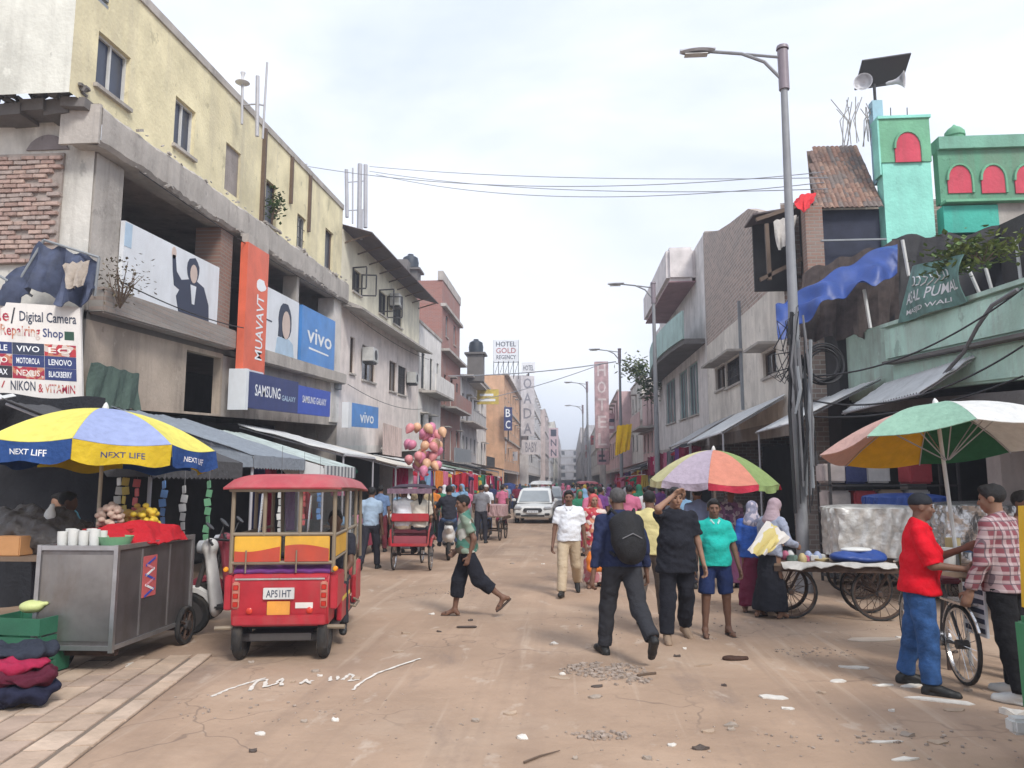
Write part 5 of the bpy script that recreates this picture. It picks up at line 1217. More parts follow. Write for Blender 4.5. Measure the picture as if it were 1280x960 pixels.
    for s in (-1, 1): wheel(t, (s * (W - .12), .2, .235), .235, .1, rimm=DKIRON)
    wheel(t, (0, 2.5, .235), .235, .095, rimm=DKIRON)
    pl = bx('number_plate', M('plate_white', (.6, .6, .58), .4, grime=.3, gs=6), -.16, .14, -.062, -.0325, .61, .72, bev=.004)
    text_part(pl, plate, (-.13, -.0625, .63), (.24, 0, 0), (0, 0, .07), INK, .001, world=False)
    bx('orange_plate', M('plate_orange', (.75, .33, .06), .35, grime=.3), -.12, .1, -.05, -.0325, .46, .59, bev=.004)
    bx('sticker', M('sticker_white', (.7, .66, .62), .4), .15, .32, -.036, -.0325, .52, .575, bev=0)
    for x0 in (-W + .09, -.02): bx('chrome_trim', CHROME, x0, x0 + .43 + (0 if x0 < -.1 else .02), -.04, -.0305, .795, .812, bev=.003)
    for s in (-1, 1):
        m = MB(); m.grid(lambda u, v: (s * (W - .17) + .1 * u * s, .0 + .01 * math.sin(u * 5), .33 - .2 * v), 4, 4, .008); m.build('mud_flap', RUB, t)
        m = MB(); m.lathe([(.03, 0), (.032, .012), (.02, .02), (.002, .022)], 12, (s * (W - .24), -.031, .5), (0, -1, 0)); m.build('reflector', M('reflector_red', (.6, .05, .03), .15), t, smooth=True)
        m = MB(); m.lathe([(.02, 0), (.028, .03), (.02, .05), (.002, .055)], 10, (s * (W + .0), -.01, .9), (0, -1, 0)); m.build('indicator', M('indicator_amber', (.75, .3, .02), .2), t, smooth=True)
        bx('side_stripe', M('stripe_yellow', (.7, .5, .08), .5), *sorted((s * (W + .001), s * (W + .004))), .55, 1.18, .5, .54, bev=0)
        m = MB(); m.tube([(s * (W - .02), 1.25, .36), (s * (W + .05), 1.3, .33), (s * (W + .05), 1.68, .33), (s * (W - .02), 1.73, .36)], .014, 6); m.build('foot_step', OLIVE, t)
    return t
ER = e_rickshaw('red battery rickshaw with yellow back boards standing near steel food cart', (-2.86, 7.62, 0), rad(9))
# ------------------------------------------------------------------ cycle rickshaw
def cycle_rickshaw(label, loc, rz):
    t = thing('cycle_rickshaw', label, 'cycle rickshaw', loc, rz)
    def bx(name, mat, *b, bev=.01, par=None): m = MB(); m.box(*b); return m.build(name, mat, par or t, bevel=bev)
    for s in (-1, 1): wheel(t, (s * .37, .3, .31), .31, .035, spokes=18, thick=.008)
    wheel(t, (0, 1.75, .31), .31, .035, spokes=18, thick=.008)
    bx('footboard', RED, -.34, .34, -.1, .75, .5, .53); bx('rear_rail', RED, -.36, .36, -.14, -.1, .5, .56)
    m = MB(); m.cyl((-.4, .3, .31), (.4, .3, .31), .015, n=6); m.build('axle', DKIRON, t)
    for s in (-1, 1):
        m = MB(); m.tube([(s * .36, -.12, .53), (s * .38, -.1, .8), (s * .37, .2, .9), (s * .34, .45, .92)], .018, 7); m.build('side_rail', RED, t, smooth=True)
        for (y, l) in ((-.06, 1.6), (.5, 1.62)): m = MB(); m.cyl((s * .35, y, .55), (s * .37, y + .02, l), .014, n=6); m.build('canopy_post', DKIRON, t)
        m = MB(); m.tube([(s * .4, .0, .5), (s * .42, .02, .64), (s * .42, .3, .68), (s * .42, .55, .6)], .03, 6); m.build('mudguard', RED, t, smooth=True)
    bx('seat', MARO, -.36, .36, -.02, .38, .72, .82, bev=.04); bx('seat_back', RED, -.37, .37, -.09, -.05, .98, 1.14, bev=.015); bx('seat_box', paint('box_pattern', (.3, .06, .08), .5), -.33, .33, -.06, .3, .53, .7)
    m = MB(); m.grid(lambda u, v: ((2 * u - 1) * .44, -.2 + .95 * v, 1.62 + .1 * (1 - (2 * u - 1) ** 4) * (1 - .5 * (2 * v - 1) ** 2)), 12, 8, .02); m.build('canopy', cloth('canopy_dark', (.07, .055, .075)), t, smooth=True)
    m = MB(); m.grid(lambda u, v: ((2 * u - 1) * .44, -.21 + .01 * math.sin(u * 40), 1.63 - .1 * v), 24, 2, .008); m.build('canopy_fringe', cloth('canopy_fringe', (.2, .13, .17)), t, smooth=True)
    for a, b in (((0, .5, .42), (0, 1.15, .4)), ((0, 1.15, .4), (0, 1.05, .95)), ((0, 1.15, .4), (0, 1.62, .85)), ((0, 1.05, .85), (0, 1.62, .88)), ((0, 1.62, .95), (0, 1.75, .31))): m = MB(); m.cyl(a, b, .018, n=6); m.build('frame_tube', DKIRON, t)
    m = MB(); m.tube([(-.28, 1.45, 1.0), (-.1, 1.6, 1.02), (.1, 1.6, 1.02), (.28, 1.45, 1.0)], .012, 6); m.build('handlebar', CHROME, t); bx('saddle', MARO, -.09, .09, .95, 1.2, .95, 1.0, bev=.02)
    return t
CRP = ((GP(488, 716) + GP(536, 714)) / 2)
CR = cycle_rickshaw('red cycle rickshaw with dark canopy carrying two passengers', (CRP.x, CRP.y, 0), rad(3))
# ------------------------------------------------------------------ hatchback
def hatchback(label, loc, rz, mat, group=None):
    t = thing('hatchback_car', label, 'car', loc, rz, group=group)
    W = .86; st = [(-1.86, .32, .60, .72), (-1.8, .24, .72, .80), (-1.2, .2, .80, .86), (-.5, .2, .86, .86), (.4, .2, .92, .86), (1.3, .2, .95, .86), (1.8, .24, .94, .82), (1.9, .34, .8, .74)]
    m = MB(); rings = []
    for (y, z0, z1, w) in st:   # y negative is the nose
        rings.append([(-w * .9, y, z0), (-w, y, z0 + .14), (-w, y, (z0 + z1) / 2), (-w * .97, y, z1 - .06), (-w * .84, y, z1), (0, y, z1 + .03), (w * .84, y, z1), (w * .97, y, z1 - .06), (w, y, (z0 + z1) / 2), (w, y, z0 + .14), (w * .9, y, z0)])
    n = len(rings[0]); vs = [p for r_ in rings for p in r_]; fs = [(i * n + k, i * n + (k + 1) % n, (i + 1) * n + (k + 1) % n, (i + 1) * n + k) for i in range(len(rings) - 1) for k in range(n)] + [tuple(range(n))[::-1], tuple(range((len(rings) - 1) * n, len(rings) * n))]
    m.add(vs, fs); m.build('body', mat, t, smooth=True, bevel=.02, sharp=50)
    cab = [(-.95, .86, .86, .74), (-.3, .9, 1.40, .66), (.1, .9, 1.5, .63), (.8, .92, 1.5, .62), (1.4, .93, 1.4, .62), (1.78, .93, .98, .72)]
    m = MB(); rings = [[(-.78, y, z0), (-w - .03, y, z1 - .06 if z1 > 1 else z1), (-w + .08, y, z1), (0, y, z1 + .025), (w - .08, y, z1), (w + .03, y, z1 - .06 if z1 > 1 else z1), (.78, y, z0)] for (y, z0, z1, w) in cab]
    n = 7; vs = [p for r_ in rings for p in r_]; fs = [(i * n + k, i * n + k + 1, (i + 1) * n + k + 1, (i + 1) * n + k) for i in range(len(rings) - 1) for k in range(n - 1)] + [tuple(range(n))[::-1], tuple(range((len(rings) - 1) * n, len(rings) * n))]
    m.add(vs, fs); m.build('cabin', mat, t, smooth=True, sharp=50)
    g = M('windscreen', (.30, .33, .35), .1, var=.1, bump=0, spec=.7)
    m = MB(); m.add([(-.68, -.93, .915), (.68, -.93, .915), (.56, -.36, 1.385), (-.56, -.36, 1.385)], [(0, 1, 2, 3)]); m.build('windscreen', g, t)
    for s in (-1, 1):
        m = MB(); m.add([(s * .795, -.75, .95), (s * .69, -.15, 1.36), (s * .655, .75, 1.42), (s * .80, .8, .97)], [(0, 1, 2, 3)]); m.build('side_window', GLASS, t)
        m = MB(); m.obox((s * .63, -1.84, .66), (.34, .12, .13), Matrix.Rotation(s * .25, 3, 'Z')); m.build('headlight', M('headlamp', (.45, .47, .5), .15), t, bevel=.04)
        m = MB(); m.obox((s * .62, -1.875, .40), (.22, .06, .1)); m.build('fog_lamp_recess', IRON, t, bevel=.02)
        m = MB(); m.obox((s * .93, -.62, .98), (.18, .1, .13)); m.build('mirror', mat, t, bevel=.03)
        wheel(t, (s * .74, -1.2, .29), .29, .18); wheel(t, (s * .74, 1.25, .29), .29, .18)
        m = MB(); m.lathe([(.36, -.004), (.36, .004), (.3, .004), (.3, -.004)], 20, (s * .862, -1.2, .31), (1, 0, 0), True); m.build('wheel_arch', IRON, t)
    m = MB(); m.prism([(-.36, .50), (-.42, .56), (-.36, .66), (.36, .66), (.42, .56), (.36, .50)], -1.93, -1.8, 'y'); m.build('grille', IRON, t, bevel=.02)
    m = MB(); m.box(-.5, .5, -1.905, -1.8, .3, .38); m.build('lower_intake', IRON, t, bevel=.015)
    m = MB(); m.box(-.24, .24, -1.945, -1.932, .46, .56); p = m.build('number_plate', WHT, t); text_part(p, 'DL 8C 4512', (-.2, -1.946, .48), (.4, 0, 0), (0, 0, .06), INK, .001, world=False)
    return t
CARW = M('car_white', (.72, .73, .72), .25, var=.04, bump=0, grime=.1, spec=.6)
cp = (GP(645, 656) + GP(689, 655)) / 2
CAR = hatchback('white hatchback car facing the camera in mid street', (cp.x, 35.0, 0), rad(-2), CARW)
hatchback('silver car behind the white hatchback in the crowd', (-1.2, 47, 0), 0, M('car_silver', (.42, .43, .45), .3, bump=0))
er2 = copy_tree(ER); er2.location = (-1.5, 43, 0); er2.rotation_euler = (0, 0, rad(180)); er2['label'] = 'dark roofed battery rickshaw just behind the white hatchback'
for c in er2.children:
    if c.name.startswith('roof') and c.type == 'MESH': setmat(c, TWH)
er3 = copy_tree(ER); er3.location = (1.0, 50, 0); er3.rotation_euler = (0, 0, rad(185)); er3['label'] = 'battery rickshaw coming through the far crowd'
# ------------------------------------------------------------------ green and yellow auto rickshaw at the right edge
GRA = paint('auto_green', (.03, .22, .10), .45, .3); YEA = paint('auto_yellow', (.75, .47, .03), .45, .25)
AU = thing('auto_rickshaw', 'green and yellow auto rickshaw parked beside the man in checked shirt', 'auto rickshaw', (3.47, 4.1, 0))
m = MB(); m.prism([(1.25, .3), (1.27, .9), (-1.0, .9), (-1.25, .6), (-1.25, .3)], -.62, .62, 'x'); m.build('lower_body', GRA, AU, bevel=.04)
m = MB(); m.prism([(1.24, .902), (1.18, 1.66), (-.75, 1.68), (-1.0, .902)], -.6, .6, 'x'); m.build('hood', YEA, AU, bevel=.06)
m = MB(); m.prism([(-.2, .95), (-.2, 1.5), (-.6, 1.5), (-.8, .95)], -.61, .61, 'x'); m.build('door_opening', VOID, AU)
m = MB(); m.box(-.68, .68, 1.22, 1.34, .16, .26); m.build('rear_bumper', FRAME_W, AU, bevel=.02)
m = MB(); m.prism([(-1.02, .95), (-.82, 1.55), (-.8, 1.55), (-1.0, .95)], -.5, .5, 'x'); m.build('windscreen', GLASSB, AU)
m = MB(); m.prism([(-1.25, .3), (-1.3, .55), (-1.45, .6), (-1.6, .45), (-1.6, .35)], -.14, .14, 'x'); m.build('front_mudguard', GRA, AU, bevel=.03)
for s in (-1, 1): wheel(AU, (s * .52, .85, .21), .21, .1, rimm=DKIRON)
wheel(AU, (0, -1.38, .21), .21, .1, rimm=DKIRON)
# ------------------------------------------------------------------ steel food cart, near left
FC = thing('food_cart', 'steel sheet food cart on spoked wheels under the yellow umbrella', 'cart', (-4.59, 7.75, 0), rad(1))
SHEET = M('steel_sheet', (.36, .345, .335), .33, .8, var=.3, vs=1.8, bump=.12, bs=4, grime=.6, gcol=(.22, .15, .1), gs=2.2)
SHEETD = M('steel_sheet_side', (.25, .235, .235), .4, .75, var=.25, vs=2, bump=.14, bs=5, grime=.65, gcol=(.13, .09, .07), gs=2.4)
W2, L2 = .37, .75
m = MB(); m.box(-W2, W2, -L2, L2, .24, 1.12); bd = m.build('body', SHEETD, FC, bevel=.008)
m = MB(); m.box(-W2 + .03, W2 - .03, -L2 - .006, -L2 - .0005, .3, 1.08); m.build('end_panel', SHEET, bd)
for (x, y) in ((-W2, -L2), (W2, -L2), (W2, L2), (-W2, L2)): m = MB(); m.box(x - .02, x + .02, y - .02, y + .02, .2, 1.17); m.build('corner_post', STEEL, FC)
for a in ((-W2 + .021, W2 - .021, -L2 - .018, -L2 + .018), (-W2 + .021, W2 - .021, L2 - .018, L2 + .018), (-W2 - .018, -W2 + .018, -L2 + .021, L2 - .021), (W2 - .018, W2 + .018, -L2 + .021, L2 - .021)):
    m = MB(); m.box(*a, 1.122, 1.165); m.build('top_rail', STEEL, FC); m = MB(); m.box(*a, .22, .26); m.build('bottom_rail', STEEL, FC)
for y in (-.3, .25): m = MB(); m.box(W2 + .001, W2 + .006, y - .012, y + .012, .27, 1.1); m.build('side_seam', STEEL, FC)
m = MB(); m.box(W2 + .001, W2 + .008, -.28, -.02, .62, 1.02); ps = m.build('poster', M('poster_red', (.55, .12, .12), .5), FC)
for k in range(7): m = MB(); m.obox((W2 + .0105, -.15, .66 + k * .05), (.003, .19 - .02 * (k % 3), .022), Matrix.Rotation(.35 * (-1) ** k, 3, 'X')); m.build('printed_mark', (MIDB, WLET, M('print_pink', (.7, .3, .35), .5))[k % 3], ps)
for (x, y) in ((-.18, -.62), (W2 + .03, .62), (-W2 - .03, .62)): wheel(FC, (x, y, .205), .205, .055, spokes=7, rimm=RUSTY, thick=.03, hub=.05)
for y in (-.62, .62): m = MB(); m.box(-W2 + .1, W2 - .02, y - .03, y + .03, .15, .218); m.build('axle_beam', RUSTY, FC)
def on_cart(x, y, z): q = Matrix.Rotation(rad(1), 3, 'Z') @ Vector((x, y, 0)); return Vector((-4.59 + q.x, 7.75 + q.y, z))
def cup(name, label, cat, p, r_, h, mat, group=None, taper=.85, lid=None):
    m = MB(); m.lathe([(r_ * taper, 0), (r_, h * .6), (r_, h), (r_ * .93, h), (r_ * .93, h * .85), (.003, h * .84)], 14); o = top(name, label, cat, m, mat, base=(0, 0, 0), group=group, smooth=True); o.location = p; return o
CUPW = M('plastic_white', (.66, .66, .63), .4, var=.06)
k = 0
for i in range(4):
    for j in range(2): cup('plastic_jar', 'white plastic jar at the near end of the steel cart', 'jar', on_cart(-.25 + i * .105, -.62 + j * .12, 1.125), .047, .16 + .02 * ((i + j) % 2), CUPW, 'white jars on the food cart')
m = MB(); m.lathe([(.12, 0), (.16, .1), (.165, .11), (.15, .1), (.003, .03)], 18); o = top('green_tub', 'pale green plastic tub on the steel cart', 'tub', m, M('tub_green', (.22, .45, .25), .4), base=(0, 0, 0), smooth=True); o.location = on_cart(.2, -.5, 1.125)
drape('red_cloth', 'red cloth spread over the steel cart top', 'cloth', [on_cart(-.1, -.3, 1.3), on_cart(.15, .0, 1.36), on_cart(.38, .4, 1.28)], [on_cart(.3, -.55, 1.14), on_cart(.42, -.1, 1.13), on_cart(.42, .5, 1.14)], cloth('deep_red', (.48, .02, .03)), .02, 3, 24, 10)
def puffs(name, label, cat, c, r_, n, mat, seed, h=.2):
    r = random.Random(seed); pr = []
    for i in range(n):
        a = r.uniform(0, 6.28); q = r_ * math.sqrt(r.random()); zz = r.random() * h * (1 - q / r_ * .5); pr.append(ell((q * math.cos(a), q * math.sin(a), zz + .03), (.035, .035, .03)))
    V, Q = sdf_mesh(pr, .011, .008); return tag(link(name, raw_mesh(name, V, Q, mat, True), None, c), label, cat, kind=None)
m = MB(); m.lathe([(.2, 0), (.22, .18), (.2, .2)], 4); m = MB(); m.box(-.26, .26, -.5, .3, 0, .16); o = top('snack_tray', 'raised tray box holding fried snacks on the cart', 'tray', m, cloth('tray_red', (.35, .03, .03)), base=(0, 0, 0), bevel=.02); o.location = on_cart(-.06, .25, 1.125)
puffs('snack_heap', 'heap of golden fried snack puffs on the cart', 'snacks', on_cart(-.1, .42, 1.287), .17, 60, M('snack_gold', (.6, .36, .1), .6, var=.3), 2)
puffs('snack_bag', 'clear bag of pale puffed snacks beside the umbrella pole', 'snacks', on_cart(-.17, .02, 1.287), .12, 45, M('snack_pale', (.58, .42, .34), .5, var=.3), 3, .26)
puffs('fruit_pile', 'heap of yellow bananas and lemons on the cart', 'fruit', on_cart(.1, .2, 1.287), .13, 30, M('fruit_yellow', (.68, .48, .05), .5, var=.2), 5, .22)
# ------------------------------------------------------------------ umbrellas
def umbrella(label, base, H, R_, drop, mats, n=8, vmats=None, vh=0., tilt=(0, 0), rot=0., pole_m=None, txt=None, coff=0.):
    t = thing('market_umbrella', label, 'umbrella', base, group='market umbrellas')
    m = MB(); m.cyl((0, 0, 0), (coff, 0, H - .02), .02, n=8); m.build('pole', pole_m or FRAME_W, t, smooth=True)
    T = Matrix.Rotation(tilt[0], 3, 'X') @ Matrix.Rotation(tilt[1], 3, 'Y'); top_ = Vector((coff, 0, H))
    def pt(a, q, z): return top_ + T @ Vector((q * math.cos(a), q * math.sin(a), z))
    def canopy(u, v, k):
        a0 = rot + 2 * math.pi * k / n; a1 = a0 + 2 * math.pi / n; q = R_ * v
        p0 = Vector((q * math.cos(a0), q * math.sin(a0))); p1 = Vector((q * math.cos(a1), q * math.sin(a1))); p = p0.lerp(p1, u)
        z = -drop * (v ** 1.9) - .05 * R_ * math.sin(math.pi * u) * v * v * (1 if v < .99 else .7); return top_ + T @ Vector((p.x, p.y, z))
    for k in range(n):
        m = MB(); m.grid(lambda u, v: canopy(u, .015 + .985 * v, k), 8, 10, .006); pn = m.build('canopy_panel', mats[k % len(mats)], t, smooth=True)
        a0 = rot + 2 * math.pi * k / n
        m = MB(); m.tube([pt(a0, R_ * q, -drop * q ** 1.9 - .012) for q in (.03, .3, .55, .8, 1.0)], .006, 5); m.build('rib', AL, t)
        m = MB(); m.cyl(pt(a0, R_ * .5, -drop * .5 ** 1.9 - .02), pt(a0, .02, -.55), .006, n=5); m.build('strut', AL, t)
        if vmats:
            r = random.Random(k)
            def vfn(u, v):
                p = canopy(u, 1.0, k); p.z -= vh * v * (1 + .12 * math.sin(u * 9 + k)); c = Vector((p.x, p.y, 0)); p += c.normalized() * (.012 + .03 * math.sin(u * 12 + k * 2) * v); return p
            m = MB(); m.grid(vfn, 12, 4, .004); vp = m.build('valance', vmats[k % len(vmats)], t, smooth=True)
            if txt:
                if txt not in _txt: q = text_part(t, txt, (0, 0, 0), (1, 0, 0), (0, 0, 1), WLET); bpy.data.objects.remove(q)
                vs, fs = _txt[txt]; c0 = T @ Vector((math.cos(a0 + math.pi / n), math.sin(a0 + math.pi / n), 0))
                link('lettering', raw_mesh('lettering', [tuple(vfn(.28 + .44 * float(q[0]), .66 - .3 * float(q[1])) + c0 * .006) for q in vs], list(fs), WLET if vmats[k % len(vmats)] is not MATS['cloth_uyellow2'] else DNAVY), vp)
    m = MB(); m.lathe([(.03, -.02), (.035, .02), (.02, .06), (.004, .08)], 10, top_, T @ Vector((0, 0, 1))); m.build('finial', CUPW, t, smooth=True)
    return t
UY = ucloth('uyellow', (.82, .74, .18)); UB = ucloth('ublue', (.36, .42, .66)); UY2 = ucloth('uyellow2', (.72, .52, .04)); UB2 = ucloth('ublue2', (.04, .10, .30))
ub = PY(117, 700, 8.15)
umbrella('blue and yellow umbrella with lettered valance over steel cart', (ub.x + .02, 8.15, .02), PY(125, 514, 8.15).z, 1.17, .42, [UB, UY], 8, [UY2, UB2], .2, (rad(-2), rad(1)), rad(-70), cloth('pole_cream', (.5, .45, .35)), 'NEXT LIFE')
U1, U2, U3, U4, U5 = ucloth('ulav', (.5, .42, .5)), ucloth('uorange', (.68, .28, .2)), ucloth('ured', (.6, .05, .09)), ucloth('ugreen', (.30, .40, .16)), ucloth('upale', (.68, .64, .36))
um = PY(893, 600, 13.2)
umbrella('faded multicolour striped umbrella in front of dark canopy', (um.x, 13.2, 0), PY(893, 563, 13.2).z, 1.04, .52, [U5, U1, U2, U4, U3, U1, U2, U4], 8, [U5, U1, U3, U4, U3, U1, U3, U4], .1, (rad(2), rad(2)), rad(-90 - 45 - 67.5 + 8))
G1, G2, G3, G4, G5 = ucloth('vwhite', (.72, .72, .70)), ucloth('vgreen', (.32, .52, .40)), ucloth('vpink', (.66, .42, .36)), ucloth('vyellow', (.7, .42, .03)), ucloth('vdgreen', (.03, .14, .07))
ur = PY(1193, 720, 8.0)
RU = umbrella('large white and green umbrella leaning over the checked shirt man', (ur.x + .1, 8.0, 0), PY(1150, 505, 8).z - .02, 1.16, .40, [G1, G5, G4, G3, G3, G2, G1, G1], 8, None, 0, (rad(-9), rad(-3)), rad(-12), coff=-.16)
# ------------------------------------------------------------------ pushcarts with bicycle wheels, right
def pushcart(label, loc, rz, L_=1.7, W_=1.0, z=.72, R_=.34, topm=None):
    t = thing('pushcart', label, 'pushcart', loc, rz, group='wooden pushcarts')
    for i in range(6):
        w = W_ / 6; m = MB(); m.box(-L_ / 2, L_ / 2, -W_ / 2 + i * w + .006, -W_ / 2 + (i + 1) * w - .006, z, z + .03); m.build('plank', topm or M('old_wood', (.2, .14, .1), .9, var=.3), t)
    for y in (-W_ / 2, W_ / 2): m = MB(); m.box(-L_ / 2, L_ / 2, y - .02, y + .02, z - .07, z - .002); m.build('side_beam', RUSTY, t)
    for x in (-L_ * .36, L_ * .36):
        for y in (-W_ / 2 + .12, W_ / 2 - .12): wheel(t, (x, y, R_), R_, .035, (0, 1, 0), spokes=16, rimm=RUSTY, thick=.008)
        m = MB(); m.box(x - .025, x + .025, -W_ / 2 + .05, W_ / 2 - .05, R_ - .025, R_ + .025); m.build('axle', RUSTY, t)
        for y in (-W_ / 2 + .2, W_ / 2 - .2): m = MB(); m.bar((x - .15, y, z - .07), (x, y, R_), .03); m.build('strut', RUSTY, t); m = MB(); m.bar((x + .15, y, z - .07), (x, y, R_), .03); m.build('strut', RUSTY, t)
    return t
pushcart('low pushcart with bicycle wheels displaying small goods beside lamp post', (3.42, 10.75, 0), rad(-6), 1.5, .85, .68)
r = random.Random(12)
drape('white_cover', 'white plastic cover hanging from the edge of the low pushcart', 'cover', [(2.72, 10.42, .725), (3.3, 10.33, .725), (4.1, 10.27, .725)], [(2.74, 10.30, .63), (3.3, 10.25, .69), (4.1, 10.2, .675)], M('cover_dirty', (.5, .48, .45), .5, var=.3, grime=.4, gs=5), .015, 4)
gm = [M('goods%d' % i, c, .5, var=.2) for i, c in enumerate([(.6, .6, .58), (.2, .3, .26), (.45, .12, .2), (.1, .1, .12), (.5, .4, .2), (.3, .35, .5)])]
gn = ['white', 'dark green', 'pink red', 'black', 'tan', 'pale blue']
for i in range(16):
    x, y = 2.85 + r.random() * .75, 10.5 + r.random() * .55; k = r.randrange(6)
    m = MB()
    if i % 3 == 0: m.lathe([(.05, 0), (.06, .05), (.045, .09), (.02, .12)], 10)
    elif i % 3 == 1: m.obox((0, 0, .035), (.16, .1, .07), Matrix.Rotation(r.uniform(0, 3), 3, 'Z'))
    else: m.lathe([(.1, 0), (.11, .03), (.1, .035), (.02, .02)], 14)
    o = top(('jar', 'packet', 'dish')[i % 3], '%s %s among goods on the low pushcart' % (gn[k], ('jar', 'packet', 'dish')[i % 3]), ('jar', 'packet', 'dish')[i % 3], m, gm[k], base=(0, 0, 0), group='goods on the low pushcart', smooth=i % 3 != 1, bevel=.006 if i % 3 == 1 else 0); o.location = (x, y, .712)
o = sdf_obj('blue_bundle', [ell((0, 0, .05), (.34, .24, .07)), ell((.15, .05, .09), (.2, .2, .07)), ell((-.2, -.05, .07), (.18, .2, .06))], .018, BLUT, None, .05, [((0, 0, .0), (0, 0, -1))], fold=.012, seed=2, loc=(3.78, 10.6, .712)); tag(o, 'blue folded tarpaulin bundle lying on the low pushcart', 'bundle')
o = sdf_obj('white_bundle', [ell((0, 0, .03), (.2, .12, .035))], .014, CUPW, None, .03, fold=.008, loc=(3.75, 10.62, .84)); tag(o, 'flat white packet on top of the blue bundle', 'packet')
# wrapped bundles on carts
FOIL = M('silver_sheet', (.55, .53, .52), .24, .75, var=.4, vs=5, bump=1, bs=7, grime=.3, gcol=(.2, .17, .14), gs=3); FOILW = M('clear_wrap', (.66, .64, .6), .22, .2, var=.35, vs=6, bump=1, bs=8, grime=.4, gcol=(.3, .26, .22), gs=4)
def wrapped(name, label, c, sz, mat, seed, rz=0):
    sx, sy, sz_ = [q / 2 for q in sz]; pr = []
    for x in (-1, 1):
        for y in (-1, 1): pr.append(cap((x * (sx - .1), y * (sy - .1), .1), (x * (sx - .1), y * (sy - .1), 2 * sz_ - .1), .1))
    pr += [cap((-sx + .12, 0, .12), (-sx + .12, 0, 2 * sz_ - .11), .12)]
    V, Q = sdf_mesh([ell((0, 0, sz_), (sx, sy, sz_))], .03)
    m = MB()
    def side(u, v):
        a = 2 * math.pi * u; ca, sa = math.cos(a), math.sin(a); q = 1 / max(abs(ca), abs(sa)) ** .86; tp = v
        if tp < .7: k, z = 1 + .03 * math.sin(a * 9 + seed) * (1 - tp), 2 * sz_ * tp / .7 * .93
        else: k, z = 1 - ((tp - .7) / .3) ** 1.6 * .98, 2 * sz_ * (.93 + .07 * math.sin((tp - .7) / .3 * 1.57))
        w = 1 + .022 * math.sin(a * 17 + z * 5 + 2 * math.sin(z * 9)) + .016 * math.sin(a * 31 - z * 9 + seed) + .012 * math.sin(a * 53 + z * 21 + 3 * math.sin(a * 7))
        return (ca * q * sx * k * w, sa * q * sy * k * w, z)
    m.grid(side, 150, 30); o = top(name, label, 'bundle', m, mat, base=(0, 0, 0), smooth=True); o.location = c; o.rotation_euler = (0, 0, rz); return o
pushcart('pushcart carrying the big plastic wrapped bundle', (5.0, 12.6, 0), rad(-4), 1.7, 1.0, .6, .3)
wrapped('wrapped_bundle', 'large bundle wrapped in pale crinkled plastic sheet', (4.72, 12.55, .632), (1.4, 1.0, .78), FOILW, 1, rad(-4))
pushcart('pushcart under the silver covered load near red shirt man', (6.2, 11.8, 0), rad(-8), 1.6, 1.0, .6, .3)
wrapped('covered_load', 'load covered with crumpled silver sheet behind the umbrella pole', (6.2, 11.8, .632), (1.75, 1.0, .85), FOIL, 4, rad(-8))
wrapped('blue_box', 'blue plastic covered box between the two wrapped loads', (5.35, 12.9, .632), (1.1, .8, .95), BLUT, 6, rad(-4))
CARD = M('cardboard', (.42, .3, .2), .85, var=.15); CARDW = M('white_carton', (.55, .52, .5), .8, var=.2, grime=.3, gs=4)
r = random.Random(31)
lab = [('white carton', CARDW), ('brown carton', CARD), ('printed sack', M('sack_print', (.5, .44, .42), .8, var=.3)), ('red sack', cloth('sack_red', (.4, .06, .07))), ('navy bag', cloth('bag_navy', (.05, .06, .14)))]
t = thing('goods_rack', 'dark goods rack standing against the shop below mint balcony', 'rack', (5.6, 14.2, 0))
for z in (.1, .65, 1.2, 1.68): m = MB(); m.box(-1.1, 1.1, -.35, .35, z, z + .03); m.build('shelf', DKIRON, t)
for x in (-1.08, 1.08):
    for y in (-.33, .33): m = MB(); m.box(x - .02, x + .02, y - .02, y + .02, 0, 2.3); m.build('upright', DKIRON, t)
pl = [(4.65, 1.71, 2), (5.0, 1.71, 4), (5.4, 1.71, 0), (4.7, 1.23, 2), (5.15, 1.23, 3), (5.6, 1.23, 1), (6.05, 1.23, 0), (6.1, 1.71, 3), (4.75, .68, 0), (5.3, .68, 1), (5.8, .68, 2)]
for (x, z, k) in pl:
    m = MB(); m.obox((0, 0, .2), (.4, .45, .38 + r.uniform(-.05, .04)), Matrix.Rotation(r.uniform(-.06, .06), 3, 'Z')); o = top('carton' if k < 2 else 'sack', '%s on the %s shelf of the goods rack' % (lab[k][0], {1.71: 'top', 1.23: 'middle', .68: 'low'}[z]), 'carton' if k < 2 else 'sack', m, lab[k][1], base=(0, 0, 0), bevel=.03, group='goods on the rack'); o.location = (x, 14.2, z + .001)
